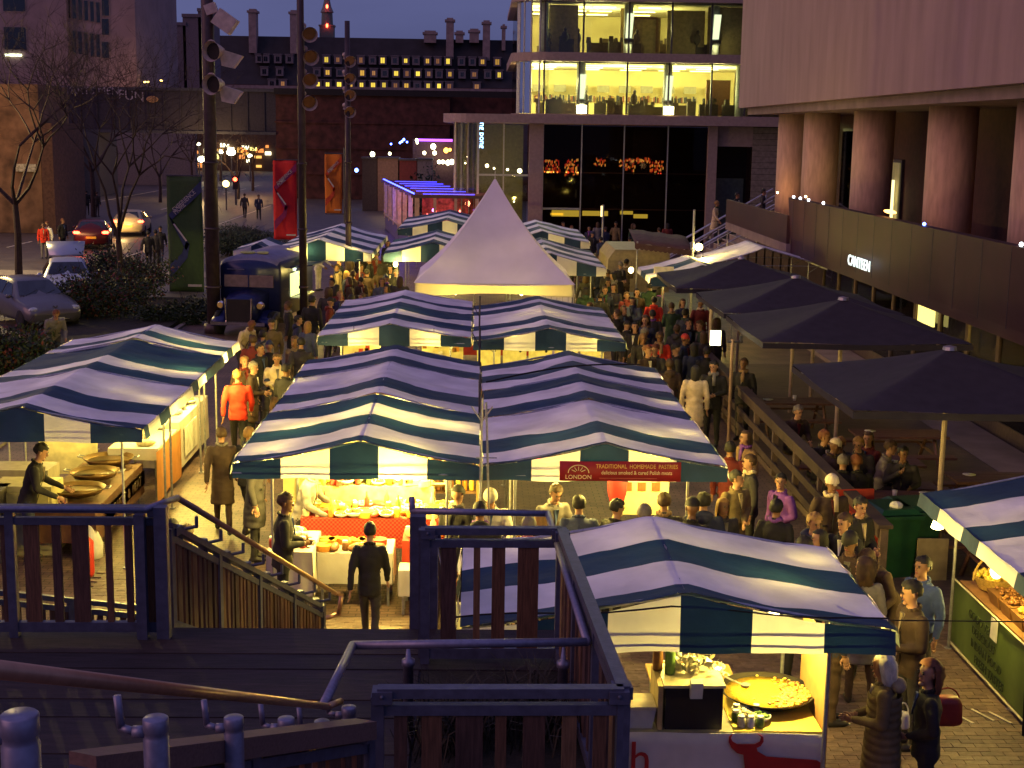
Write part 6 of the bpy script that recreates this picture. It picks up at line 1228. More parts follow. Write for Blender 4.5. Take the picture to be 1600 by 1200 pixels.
# label, head pixel, facing (deg: 0 towards viewer, 180 away, -90 to the left), pose, coat, legs, hair, hair colour
PEOPLE = [
 (577, 832, 176, 'walk', 'black', 'charcoal', 'short', 'black', 'person in black walking away toward the red draped cheese table', .93),
 (1388, 1040, -105, 'hands_coat', 'olive', 'black', 'curly', 'white', 'white haired person in an olive quilted coat at the front right with hands clasped', .97),
 (1455, 1052, -100, 'look', 'black', 'black', 'curly', 'auburn', 'person with long dark curls and a black jacket beside the white haired person', .95),
 (1432, 925, -80, 'hands', 'brown', 'charcoal', 'short', 'black', 'tall dark haired person in a brown jacket behind the two front shoppers', 1.04),
 (1445, 885, -60, 'stand', 'blue', 'charcoal', 'short', 'black', 'person in a blue jacket with red straps near the cream board', .98),
 (1393, 873, -60, 'bend', 'brown', 'brown', 'short', 'brown', 'person in a brown coat leaning forward in front of the green bin', .98),
 (1322, 815, -40, 'hands', 'black', 'black', 'short', 'brown', 'person in black eating beside the red bin', 1.0),
 (1268, 815, 30, 'hands', 'navy', 'charcoal', 'short', 'fair', 'fair haired person in a navy jacket eating left of the red bin', 1.0),
 (1298, 755, 10, 'stand_coat', 'brown', 'brown', 'beanie', 'cream', 'person with a cream hat and brown coat behind the navy jacketed eater', 1.0),
 (1212, 795, 150, 'stand', 'black', 'black', 'short', 'black', 'person in a black jacket with a pale collar behind the nearest stall roof', .97),
 (1222, 752, -60, 'look', 'purple', 'black', 'bun', 'black', 'person in a bright purple jacket on the walkway', .93),
 (1168, 683, -70, 'stand_coat', 'tan', 'charcoal', 'long', 'brown', 'long haired person in a tan coat by the timber railing', .96),
 (1141, 702, 170, 'stand', 'dark red', 'black', 'short', 'black', 'person in dark red just right of the pastry stall corner', .95),
 (1128, 790, 20, 'stand', 'charcoal', 'black', 'long', 'fair', 'blonde person in charcoal facing the viewer behind the nearest roof', .96),
 (1100, 785, 175, 'stand', 'navy', 'black', 'short', 'black', 'person in navy queueing to the right of the pastry stall', 1.0),
 (1038, 785, 178, 'stand', 'charcoal', 'black', 'short', 'brown', 'person seen from behind buying at the right end of the pastry stall', 1.0),
 (960, 795, 130, 'hands', 'black', 'black', 'short', 'black', 'black haired person at the pastry counter beside the queue', .97),
 (857, 768, 25, 'serve', 'grey', 'charcoal', 'short', 'brown', 'grey clad stallholder bending over the pastry counter', 1.0),
 (766, 775, 0, 'serve', 'white', 'white', 'beanie', 'white', 'stallholder all in white behind the counter next to the tie pole', .98),
 (712, 775, 150, 'hands', 'black', 'black', 'beanie', 'black', 'person in a black hat browsing the right end of the cheese table', .98),
 (750, 800, 178, 'stand', 'black', 'black', 'short', 'black', 'black haired person with back turned above the landing handrail', 1.0),
 (843, 812, 150, 'stand', 'charcoal', 'black', 'long', 'fair', 'fair haired person with a charcoal coat above the landing corner', .95),
 (826, 822, 170, 'stand', 'pink', 'black', 'short', 'grey', 'grey haired person in a pink scarf top beside the landing handrail', .95),
 (440, 785, 100, 'hands', 'black', 'black', 'short', 'brown', 'customer in black at the left end of the cheese stall', 1.0),
 (397, 700, 90, 'stand_coat', 'charcoal', 'black', 'short', 'black', 'tall person in a charcoal coat at the front left leg of the central block', 1.04),
 (470, 735, 80, 'serve', 'grey', 'charcoal', 'short', 'brown', 'stallholder in grey standing in the left of the cheese stall', 1.0),
 (346, 680, 190, 'walk_coat', 'brown', 'brown', 'short', 'brown', 'person in a brown coat walking up the left alley', .97),
 (386, 680, 160, 'walk', 'black', 'charcoal', 'short', 'fair', 'fair haired person in black hurrying past the front left corner', .97),
 (371, 588, 185, 'walk', 'red', 'black', 'short', 'fair', 'person in a bright red jacket in the left alley', 1.0),
 (432, 560, 15, 'hands', 'cream', 'beige', 'short', 'brown', 'person in a cream jacket with dark backpack straps left of the striped roofs', .98),
 (416, 598, 140, 'stand', 'charcoal', 'charcoal', 'beanie', 'navy', 'small child in a dark coat beside the cream jacketed adult', .68),
 (434, 610, 40, 'stand', 'tan', 'brown', 'short', 'brown', 'small child in a tan coat next to the roof edge', .64),
 (462, 533, -30, 'stand', 'olive', 'brown', 'short', 'brown', 'person in an olive coat by the rear left corner of the central block', 1.0),
 (404, 545, 60, 'stand', 'black', 'black', 'short', 'black', 'person in black between the red jacket and the cream jacket', 1.0),
 (376, 510, 50, 'bend', 'cream', 'charcoal', 'short', 'auburn', 'person in a cream top bending at the end of the left stalls', 1.0),
 (381, 565, 30, 'stand', 'brown', 'black', 'short', 'fair', 'fair haired person in brown just behind the red jacket', .98),
 (487, 470, 160, 'stand', 'black', 'beige', 'short', 'black', 'broad person in black with light trousers near the vintage van', 1.06),
 (452, 478, -90, 'stand', 'black', 'black', 'short', 'brown', 'person in black at the serving hatch of the van', 1.0),
 (464, 500, 100, 'stand', 'navy', 'charcoal', 'short', 'black', 'person in navy behind the broad person with light trousers', .96),
 (1030, 526, 5, 'hands', 'red', 'charcoal', 'short', 'brown', 'person in a red jacket on the right alley beside the second row', 1.02),
 (1003, 528, 10, 'walk', 'charcoal', 'charcoal', 'long', 'fair', 'fair long haired person in charcoal left of the red jacket', .97),
 (1047, 570, 185, 'stand', 'brown', 'brown', 'short', 'brown', 'person in brown walking behind the rear right roof corner', .98),
 (1087, 580, 170, 'stand_coat', 'cream', 'charcoal', 'long', 'black', 'person in a long cream coat with a dark red bag', 1.0),
 (1116, 572, -20, 'hands', 'black', 'black', 'short', 'black', 'person in black looking down beside the cream coat', 1.03),
 (1163, 568, -30, 'stand', 'black', 'black', 'short', 'brown', 'person in black standing inside the timber railing', 1.0),
 (1022, 470, 170, 'stand', 'red', 'black', 'short', 'black', 'person in a red top farther up the right alley', .98),
 (1057, 515, 150, 'stand', 'charcoal', 'charcoal', 'short', 'brown', 'charcoal coated person in the dark group by the parasols', .98),
 (1075, 505, 20, 'stand', 'black', 'black', 'short', 'black', 'black coated person at the centre of the dark group by the parasols', 1.0),
 (1096, 508, -60, 'hands', 'green', 'black', 'short', 'brown', 'person in dark green in the group near the square lamp', .98),
 (1068, 530, 60, 'stand', 'navy', 'charcoal', 'beanie', 'red', 'person in navy with a red hat in the dark group', .97),
 (1100, 525, 190, 'stand', 'charcoal', 'black', 'long', 'brown', 'long haired person in charcoal left of the square lamp', .95),
 (497, 392, 60, 'serve', 'white', 'white', 'beanie', 'cream', 'cook in white with a hat reaching over the far left counter', 1.0),
 (563, 418, 40, 'hands', 'dark red', 'black', 'short', 'brown', 'person in dark red under the far left stall edge', .97),
 (74, 350, -20, 'stand', 'white', 'grey', 'short', 'auburn', 'person in a white top standing by the stone wall', 1.0),
 (67, 352, 20, 'stand', 'red', 'grey', 'short', 'brown', 'person in red beside the one in white at the stone wall', .97),
 (97, 345, 60, 'stand', 'black', 'black', 'short', 'auburn', 'person in black left of the maroon car', 1.0),
 (231, 365, 180, 'walk', 'black', 'black', 'short', 'black', 'person in black carrying a white bag along the road', 1.0),
 (243, 363, 180, 'stand', 'charcoal', 'black', 'short', 'black', 'middle one of three dark walkers left of the green banner', .98),
 (250, 358, 180, 'walk', 'black', 'navy', 'beanie', 'black', 'dark walker in a hat just left of the green banner', 1.0),
 (135, 300, 200, 'stand', 'black', 'black', 'short', 'black', 'left one of two silhouettes before the pale garden wall', 1.0),
 (151, 302, 160, 'stand', 'black', 'charcoal', 'short', 'brown', 'right one of two silhouettes before the pale garden wall', 1.0),
 (382, 305, 180, 'walk', 'charcoal', 'black', 'short', 'brown', 'person walking by the traffic light under the bridge', 1.0),
 (404, 307, 10, 'walk', 'navy', 'black', 'short', 'black', 'person in navy to the left of the red banner on the far road', 1.0),
 (268, 295, 180, 'stand', 'black', 'denim', 'short', 'black', 'far person in denim above the green banner', 1.0),
 (82, 492, 30, 'bend', 'grey', 'charcoal', 'short', 'auburn', 'person in grey stooping in front of the dark silver car', 1.0),
 (312, 770, 180, 'sit', 'charcoal', 'black', 'short', 'black', 'dark haired person resting just behind the stair balustrade top', 1.0),
 (326, 783, 170, 'sit', 'black', 'black', 'short', 'brown', 'second crouching person beside the stair balustrade top', .95),
 (1118, 318, 60, 'walk_coat', 'cream', 'grey', 'short', 'fair', 'person in cream climbing the far staircase', 1.0),
 (1150, 305, 60, 'walk', 'black', 'black', 'short', 'black', 'person in black near the top of the far staircase', 1.0),
 (1192, 300, 80, 'stand', 'charcoal', 'black', 'short', 'black', 'dark figure at the head of the far staircase', 1.0),
]
SEATED = [(1284, 682, 30, 'sit2', 'black', 'short', 'auburn', 'seated person with auburn hair at the rail side picnic table'), (1312, 690, -10, 'sit', 'charcoal', 'short', 'fair', 'fair haired diner in the middle of the picnic group'), (1290, 697, 100, 'sit', 'brown', 'beanie', 'cream', 'diner in a cream cap nearest the timber railing'),
 (1345, 690, -30, 'sit', 'charcoal', 'short', 'fair', 'seated diner in charcoal right of the fair haired one'), (1362, 685, -60, 'sit2', 'dark red', 'long', 'brown', 'seated diner in dark red at the picnic tables'), (1316, 725, 160, 'sit', 'black', 'short', 'grey', 'grey haired diner with back to the walkway'),
 (1345, 725, 190, 'sit', 'black', 'short', 'auburn', 'ruddy diner in black beside the grey haired one'), (1412, 708, -20, 'sit2', 'charcoal', 'short', 'black', 'lone dark diner farther right under the nearest parasol'), (1240, 640, 20, 'sit', 'brown', 'short', 'grey', 'far diner at the table under the second parasol'), (1376, 697, 70, 'sit', 'grey', 'short', 'brown', 'diner in grey at the end of the group')]
for (px, py, fc, po, co, le, ha, hc, lab, sc) in PEOPLE:
    sitting = po.startswith('sit'); zz = 1.64*sc if not sitting else 1.2*sc
    if po == 'bend': zz = 1.45*sc
    if po == 'serve': zz = 1.58*sc
    zb_ = 0
    if 'staircase' in lab: zb_ = {1118: 1.2, 1150: 2.0, 1192: 2.9}[px]; v = V(px, py, 60); x, y = v.x, 60; zb_ = v.z-1.64
    else: x, y = at_head(px, py, zz)
    if lab.startswith('dark haired person resting') or lab.startswith('second crouching'): y = min(y, 17.5)
    person(x, y, fc, po, co, le, ha, hc, lab, sc, zb_)
for (px, py, fc, po, co, ha, hc, lab) in SEATED:
    x, y = at_head(px, py, 1.32); person(x, y, fc, po, co, 'black', ha, hc, lab, 1.0, .12)
# crowds: left of the tent, right of the tent, in front of the glass foyer
def crowd(spots, where, grp, seed, keep=.6):
    r = random.Random(seed); used = set(); cs = ['black', 'charcoal', 'navy', 'brown', 'grey', 'olive', 'dark red', 'tan', 'beige', 'green', 'denim', 'cream']; hs = [('short', 'black'), ('short', 'brown'), ('short', 'fair'), ('long', 'brown'), ('long', 'fair'), ('beanie', 'black'), ('beanie', 'grey'), ('beanie', 'navy'), ('bun', 'auburn'), ('short', 'grey'), ('curly', 'brown'), ('long', 'black')]
    wt = [10, 8, 6, 5, 1.2, 1.5, 1.5, .5, .3, 1, 2, .3]
    for (px, py) in spots:
        x, y = at_head(px, py)
        if r.random() > keep+.12 or any((x-a)**2+(y-b)**2 < .2 for a, b in PPOS): continue
        for _ in range(200):
            c = r.choices(cs, wt)[0]; h = r.choices(hs, [6, 5, 1, 4, 1, 3, 1, 1, 1, 1, 2, 4])[0]; l = r.choice(['black', 'charcoal', 'denim', 'brown'])
            if (c, h) not in used: used.add((c, h)); break
        kind = {'short': '%s haired person' % h[1], 'long': 'long %s haired person' % h[1], 'beanie': '%s hatted person in a' % h[1], 'bun': 'auburn bun haired person', 'curly': 'curly %s haired person' % h[1]}[h[0]]
        lab = kind+(' in a ' if h[0] != 'beanie' else ' ')+c+' coat '+where
        po = r.choice(['stand', 'stand_coat', 'walk', 'hands', 'look', 'look_coat', 'hands_coat']); x, y = at_head(px, py); person(x, y, r.choice([0, 180, 180, 150, -150, 30, -30, 90, -90]), po, c, l, h[0], h[1], lab, group=grp)
crowd([(548, 398), (556, 410), (566, 395), (572, 424), (579, 408), (588, 398), (593, 418), (600, 405), (603, 432), (610, 420), (548, 440), (560, 450), (575, 448), (590, 440), (532, 462), (512, 455), (520, 437), (540, 425), (596, 385), (605, 380), (583, 380), (615, 440), (533, 408), (500, 470), (524, 480), (545, 385), (552, 430), (563, 435), (585, 425), (597, 440), (606, 448), (568, 460), (550, 470), (538, 475), (580, 462), (515, 470), (525, 452), (618, 425), (612, 395), (575, 386), (560, 380), (528, 420), (508, 440), (625, 440)], 'crowded left of the white tent', 'crowd left of the white tent', 1)
crowd([(901, 378), (918, 380), (915, 430), (932, 422), (945, 420), (925, 440), (950, 440), (915, 455), (938, 460), (960, 448), (975, 430), (985, 445), (970, 465), (948, 480), (990, 470), (925, 475), (905, 470), (965, 490), (988, 495), (930, 400), (968, 415), (1000, 440), (955, 400), (912, 405), (1040, 470), (1005, 462), (905, 362), (925, 365), (940, 372), (898, 395), (910, 425), (922, 410), (940, 405), (950, 425), (960, 430), (980, 460), (995, 455), (975, 480), (1000, 478), (1010, 500), (1020, 490), (1012, 520), (993, 512), (980, 505), (955, 465), (945, 455), (930, 450), (978, 412), (992, 425), (1015, 448), (1030, 455), (1045, 490), (1032, 500)], 'crowded right of the white tent', 'crowd right of the white tent', 2)
crowd([(852, 352), (866, 358), (880, 350), (893, 356), (906, 348), (921, 357), (934, 350), (947, 356), (962, 351), (975, 357), (990, 352), (1003, 358), (1016, 352), (1030, 357), (1043, 352), (870, 372), (900, 372), (930, 372), (955, 374), (985, 372), (860, 384), (1010, 372), (1035, 370)], 'before the dark glass foyer', 'crowd before the glass foyer', 3)
crowd([(650, 340), (664, 342), (680, 338), (694, 341), (708, 339)], 'inside the blue pergola', 'guests in the pergola', 4)
# things they carry
def bag(px, py, z, c, lab, s=(.15, .07, .13)):
    p = G(px, py, z); t = thing('handbag', lab, 'bag', p); q = MB(); q.loft([[(x*s[0]*k_, y*s[1], zz*s[2]) for x, y in ((-1, -.6), (-.5, -1), (.5, -1), (1, -.6), (1, .6), (.5, 1), (-.5, 1), (-1, .6))] for zz, k_ in ((-1, .85), (-.8, 1), (.6, .9), (1, .75))]); q.build('body', mat('bag_'+lab[:6].strip(), c, .5), t, True, local=True)
    q = MB(); pts = [Vector((s[0]*.8*math.cos(PI*k/8), 0, s[2]*.8+.12*math.sin(PI*k/8))) for k in range(9)]; q.path(pts, .008, 5); q.build('strap', mat('bag_'+lab[:6].strip(), c), t, local=True)
bag(1478, 1110, 1.0, (.25, .02, .01), 'dark red handbag on the curly haired person at the front right'); bag(1091, 625, .95, (.16, .02, .02), 'dark red shoulder bag on the cream coat'); bag(231, 387, .75, (.7, .65, .5), 'white shopping bag carried past the green banner', (.2, .08, .24)); bag(985, 552, .75, (.7, .55, .35), 'pale plastic bag held left of the red jacket', (.12, .08, .22))
bag(1410, 1125, .5, (.6, .55, .5), 'small white bag between the two front shoppers', (.07, .05, .08))

crowd([(392, 570), (398, 590), (445, 580), (452, 560), (420, 540), (440, 520), (474, 520), (410, 520), (395, 530), (480, 505), (388, 620), (405, 635), (470, 540), (425, 505), (448, 505)], 'in the left alley', 'shoppers in the left alley', 5)
crowd([(1240, 790), (1255, 770), (1340, 790), (1300, 800), (1230, 820), (1285, 835), (1330, 850), (1360, 845), (1350, 880), (1300, 870), (1255, 860), (1185, 775), (1190, 745), (1150, 740), (1175, 715), (1160, 790), (1080, 800), (1010, 800), (985, 780), (1065, 775), (1310, 905), (1345, 915), (1375, 925)], 'behind the nearest stall', 'shoppers behind the nearest stall', 6, .62)
crowd([(1060, 545), (1085, 540), (1105, 545), (1050, 500), (1070, 488), (1090, 490), (1110, 490), (1080, 520), (1045, 545), (1120, 500), (1065, 470), (1050, 480), (1095, 475), (1025, 545), (1010, 550)], 'left of the parasols', 'dark group by the parasols', 7)
crowd([(905, 785), (930, 790), (720, 810), (780, 812), (800, 800)], 'at the pastry counter', 'queue at the pastry counter', 8)

for o_ in list(bpy.data.objects):
    if o_.get('label', '').startswith('white haired person in an olive'):
        q = MB(); rings = []
        for k in range(56):
            z = .52+k*.0155; f_ = min(1, max(0, (z-.52)/.6)); puff = .014*abs(math.sin(k*PI/5)); rings.append([((.222-.035*f_+puff)*math.cos(2*PI*i/28), (.185-.035*f_+puff)*math.sin(2*PI*i/28)-.01, z) for i in range(28)])
        q.loft(rings, cap=False)
        q.build('quilted_coat_panels', fabric('olive'), o_, True, local=True)
        q = MB(); q.ell((0, .10, 1.46), (.13, .08, .07), 14, 8); q.build('hood', fabric('beige'), o_, True, local=True)
# ================================================================ GOODS AND LAMPS
M['cream'] = mat('cream_bench_cloth', (.62, .50, .22), .8, var=.4, scale=9)
rf = random.Random(31)
white = mat('white_tablecloth', (.55, .50, .46), .8, var=.12, scale=3, bump=.3, bscale=7)
chk = mat('red_check_cloth', (.42, .04, .02), .8, var=.2)
def checkmat():
    m = mat('red_and_cream_check', (.5, .05, .03), .8); n = m.node_tree; c = n.nodes.new('ShaderNodeTexChecker'); c.inputs['Scale'].default_value = 34; c.inputs['Color1'].default_value = (.30, .012, .008, 1); c.inputs['Color2'].default_value = (.36, .07, .04, 1)
    t = n.nodes.new('ShaderNodeTexCoord'); n.links.new(t.outputs['Object'], c.inputs[0]); n.links.new(c.outputs[0], n.nodes['Principled BSDF'].inputs['Base Color']); return m
check = checkmat()
def tbl(lab, x0, x1, y0, y1, h, cloth=None, drop=None, name='trestle_table', legs=True, skirt_m=None, th=.03):
    t = thing(name, lab, 'table', ((x0+x1)/2, (y0+y1)/2, 0)); q = MB(); q.bx(x0, x1, y0, y1, h-th, h); q.build('table_top', cloth or M['timber2'], t)
    if legs:
        for x in (x0+.06, x1-.06):
            for y in (y0+.06, y1-.06): q = MB(); q.tube((x, y, 0), (x, y, h-th), .02, n=6); q.build('leg', M['steel'], t)
    if drop:
        q = MB(); per = [(x0, y0), (x1, y0), (x1, y1), (x0, y1), (x0, y0)]
        for (a, b), (c, d) in zip(per, per[1:]):
            n_ = 18; q.grid(lambda u, v: (a+(c-a)*u+(-.02 if a == c == x0 else .02 if a == c else 0)*(v+.1*math.sin(u*22)), b+(d-b)*u+(-.012 if b == d == y0 else .012 if b == d else 0)*(v+.8*v*math.sin(u*19)), h+.002-drop*v), n_, 3)
        q.build('cloth_skirt', skirt_m or cloth, t, True)
    return t
# --- cheese and preserves stall: red check benches loaded with food
DY = 1.0
tbl('stepped back table with red check cloth in the cheese stall', -2.42, -.25, 18.95, 19.7, .98, check, .42, skirt_m=check); tbl('upper display bench in the cheese stall', -2.3, -.6, 19.7, 20.1, 1.25, M['cream'], .27); tbl('top display bench against the pale sheet', -2.2, -.7, 20.1, 20.4, 1.48, M['cream'], .23)
tbl('front table with red cloth at the right of the cheese stall', -.98, -.22, 18.3, 18.9, .86, chk, .62, skirt_m=chk); tbl('white clothed low table in front of the red check cloth', -2.1, -1.1, 18.1, 18.8, .74, white, .42); tbl('white clothed corner table with jars at the left of the cheese stall', -2.72, -2.12, 17.75, 18.75, .86, white, .6)
tbl('little table under a trailing white cloth', -1.0, -.62, 17.75, 18.1, .62, white, .35)
bk_ = thing('back_sheet', 'pale sheet hanging at the back of the cheese stall', 'sheet', (-1.5, 20.7, 1)); q = MB(); q.grid(lambda u, v: (-2.9+2.2*u, 20.7+.03*math.sin(u*14), .4+1.7*v), 24, 4); q.build('cloth', mat('pale_back_sheet', (.6, .52, .25), .8, var=.15), bk_, True)
sh = thing('shelf_unit', 'wooden shelf unit with bottles at the back right of the cheese stall', 'shelf', (-.3, 20.5, 0))
for z in (.5, 1.0, 1.4, 1.75, 2.0): q = MB(); q.bx(-.62, .03, 20.3, 20.6, z, z+.025); q.build('board', M['timber'], sh)
for x in (-.64, .03): q = MB(); q.bx(x-.02, x+.02, 20.28, 20.62, 0, 2.02); q.build('side_panel', mat('orange_ply', (.38, .20, .08)), sh)
GC = {'amber': (.55, .22, .03), 'yellow': (.75, .52, .08), 'red': (.45, .05, .03), 'cream': (.72, .62, .38), 'brown': (.22, .09, .03), 'green': (.12, .22, .05), 'white': (.75, .72, .65), 'orange': (.6, .25, .04)}
LAST = {}; SEEN = {}
def food(kind, x, y, z, c, where, s=1.0, row=''):
    t = food_(kind, x, y, z, c, where, s); here = where+row; LAST[here] = n_ = LAST.get(here, -1)+1
    base = {'jar': 'jar of %s preserve', 'cheese': '%s cheese wheel', 'bowl': 'bowl of %s antipasti', 'bottle': '%s bottle', 'loaf': '%s crusty loaf', 'basket': 'wicker basket of %s produce'}[kind] % c
    lab = base+', item '+['one', 'second', 'third', 'fourth', 'fifth', 'sixth', 'seventh', 'eighth', 'ninth', 'tenth', 'eleventh', 'twelfth', 'thirteenth', 'fourteenth', 'fifteenth', 'sixteenth', 'seventeenth'][n_]+' from the left '+row+' '+where
    t['label'] = ' '.join(lab.replace(', item', ',').replace('one from the left', 'at the left end').split()[:16]); return t
def food_(kind, x, y, z, c, where, s=1.0):
    m = mat('food_'+c, GC[c], .45, var=.3, scale=15)
    if kind == 'jar':
        t = thing('jar', 'jar of %s preserve with a pale lid %s' % (c, where), 'jar', (x, y, z), 0, 'jars '+where); q = MB(); q.lathe([(.035*s, 0), (.042*s, .01), (.042*s, .085*s), (.034*s, .1*s)], n=10); q.build('glass', m, t, True, local=True); q = MB(); q.lathe([(.036*s, .1*s), (.036*s, .12*s)], n=10); q.build('lid', mat('food_white', GC['white']), t, local=True)
    elif kind == 'cheese':
        t = thing('cheese_wheel', '%s cheese wheel with a cut wedge %s' % (c, where), 'cheese', (x, y, z), rf.uniform(0, 6), 'cheeses '+where); q = MB(); n = 14; pts = [(0, 0)]+[(.11*s*math.cos(k*5.3/n), .11*s*math.sin(k*5.3/n)) for k in range(n+1)]; q.prism(pts, (0, 0, 0), (1, 0, 0), (0, 1, 0), (0, 0, .07*s)); q.build('body', m, t, local=True)
    elif kind == 'bowl':
        t = thing('bowl', 'bowl heaped with %s olives and antipasti %s' % (c, where), 'bowl', (x, y, z), 0, 'bowls '+where); q = MB(); q.lathe([(.05*s, 0), (.10*s, .03*s), (.125*s, .07*s), (.115*s, .07*s), (.09*s, .04*s)], n=14); q.build('dish', mat('food_white', GC['white']), t, True, local=True); q = MB()
        for _ in range(22): a, r = rf.uniform(0, 6.3), .095*s*math.sqrt(rf.random()); q.ell((r*math.cos(a), r*math.sin(a), .06*s+.03*s*(1-r/(.1*s))), (.019*s,)*3, 6, 4)
        o = q.build('filling', m, t, True, local=True); o['kind'] = 'stuff'
    elif kind == 'bottle':
        t = thing('bottle', '%s bottle %s' % (c, where), 'bottle', (x, y, z), 0, 'bottles '+where); q = MB(); q.lathe([(.035*s, 0), (.037*s, .02), (.037*s, .16*s), (.013*s, .21*s), (.013*s, .27*s), (0, .27*s)], n=10); q.build('glass', m, t, True, local=True)
    elif kind == 'loaf':
        t = thing('loaf', '%s crusty loaf %s' % (c, where), 'bread', (x, y, z), rf.uniform(0, 6), 'loaves '+where); q = MB(); q.ell((0, 0, .04*s), (.13*s, .06*s, .05*s), 12, 7); q.build('body', m, t, True, local=True)
    elif kind == 'basket':
        t = thing('basket', 'wicker basket of %s produce %s' % (c, where), 'basket', (x, y, z), 0, 'baskets '+where); q = MB(); q.lathe([(.12*s, 0), (.17*s, .1*s), (.155*s, .1*s), (.11*s, .02)], n=16); q.build('wicker', mat('wicker', (.45, .28, .08), .7, var=.4, scale=40), t, local=True); q = MB()
        for _ in range(26): a, r = rf.uniform(0, 6.3), .13*s*math.sqrt(rf.random()); q.ell((r*math.cos(a), r*math.sin(a), .10*s), (.026*s,)*3, 6, 4)
        o = q.build('filling', m, t, True, local=True); o['kind'] = 'stuff'
    return t
ks = ['jar', 'cheese', 'bowl', 'bowl', 'loaf', 'bottle']; cs_ = list(GC)
wh = ['on the back left of the lit cheese table', 'in the middle of the lit cheese table', 'on the right of the lit cheese table']
RW = {(.985, 19.04): 'in the front row', (.985, 19.2): 'in the second row', (.985, 19.37): 'in the third row', (.985, 19.55): 'in the fourth row', (1.255, 19.8): 'in the fifth row', (1.255, 19.98): 'in the sixth row', (1.485, 20.25): 'in the top row'}
for j, (y, z) in enumerate([(19.04, .985), (19.2, .985), (19.37, .985), (19.55, .985), (19.8, 1.255), (19.98, 1.255), (20.25, 1.485)]):
    for i in range(14):
        x = -2.33+i*.155+rf.uniform(-.03, .03)
        if z > 1.2 and x > -.7: continue
        food(rf.choice(ks), x, y+rf.uniform(-.03, .03), z, rf.choice(['amber', 'yellow', 'cream', 'orange', 'yellow', 'cream', 'red', 'green']), 'on the lit cheese table', rf.uniform(.8, 1.25), row=RW[z, y])
for k in range(9): food('jar', -2.66+.13*(k % 4), 17.95+.2*(k//4), .865, rf.choice(['brown', 'amber', 'red']), 'on the white clothed corner table', 1.25)
food('bowl', -2.5, 18.45, .865, 'cream', 'on the white clothed corner table', 1.5); food('loaf', -2.35, 18.6, .865, 'brown', 'on the white clothed corner table')
for k in range(6): food('bottle' if k % 2 else 'jar', -.90+.11*k, 18.5, .865, rf.choice(['white', 'cream', 'amber']), 'on the red clothed front table', 1.2)
for k in range(12): food(rf.choice(['bowl', 'jar', 'loaf', 'cheese']), -2.02+.14*(k % 6), 18.25+.28*(k//6), .745, rf.choice(['cream', 'brown', 'amber', 'red', 'orange']), 'of the low white table', 1.1, row='in the %s row' % ('front' if k < 6 else 'back'))
for k in range(0): food('jar', -2.0+.13*k, 18.4+.1*(k % 2), .745, rf.choice(['red', 'brown', 'orange']), 'on the low white clothed table')
for z in (1.025, 1.425, 1.775):
    for k in range(6): food('bottle' if z < 1.7 else 'jar', -.56+.1*k, 20.42, z, rf.choice(['amber', 'yellow', 'brown']), 'of the shelf unit', row={1.025: 'on the bottom board', 1.425: 'on the middle board', 1.775: 'on the top board'}[z])
cr_ = thing('tilted_crate', 'tilted pale wooden display crate holding loaves beside the cheeses', 'crate', (-.75, 19.9, 1.2), R(10)); 
for k in range(4): q = MB(); q.box((-.3+.2*k, .05, .25), (.03, .1, .55), rx=R(-35)); q.build('divider', mat('pale_crate_wood', (.6, .42, .18), .7), cr_, local=True)
for s in (0, 1): q = MB(); q.box((0, -.1+.33*s, .05+.45*s), (.66, .1, .03), rx=R(-35)); q.build('slat', mat('pale_crate_wood', (.6, .42, .18)), cr_, local=True)
# --- pastry stall
tbl('long steel topped counter of the pastry stall', .35, 2.95, 17.75, 18.45, .95, mat('counter_steel', (.5, .5, .45), .3, .6), .7, name='stall_counter', skirt_m=mat('dark_counter_skirt', (.10, .03, .03), .8))
for k in range(14): food(rf.choice(['loaf', 'loaf', 'bowl', 'cheese']), .5+k*.17, 17.95+rf.uniform(-.1, .3), .955, rf.choice(['yellow', 'amber', 'cream', 'brown']), 'on the pastry counter', rf.uniform(1, 1.4))
t = thing('steel_chafing_dish', 'large steel tray heaped with pale pastries on the pastry counter', 'tray', (1.05, 18.1, .955)); q = MB(); q.bx(-.35, .3, -.2, .22, 0, .12); q.build('tray', M['steel'], t, local=True); q = MB(); q.ell((0, 0, .12), (.28, .16, .07), 14, 6); q.build('filling', mat('food_yellow', GC['yellow']), t, True, local=True)
t = thing('lit_back_panel', 'bright yellow menu panel at the back right of the pastry stall', 'sign', (2.35, 19.4, 1.2)); q = MB(); q.bx(2.0, 2.75, 19.4, 19.44, .95, 1.95); q.build('panel', mat('cream_panel', (.75, .68, .35), .7), t); 
for k in range(3): q = MB(); q.bx(2.1+.2*k, 2.22+.2*k, 19.38, 19.395, 1.3, 1.75); q.build('print', mat('food_brown', GC['brown']), t)
t = thing('red_hanging_bag', 'red cloth bag hanging at the centre of the pastry stall', 'bag', (1.95, 18.8, 1.3)); q = MB(); q.ell((1.95, 18.8, 1.55), (.14, .1, .35), 12, 8); q.build('body', mat('red_bag', (.4, .02, .02), .7), t, True)
t = thing('red_lit_sign', 'small red lit sign at the back of the pastry stall', 'sign', (.75, 19.5, 1.7)); q = MB(); q.bx(.62, .92, 19.5, 19.53, 1.6, 1.75); q.build('panel', emis('red_sign_glow', (1, .03, .02), 1.4), t)
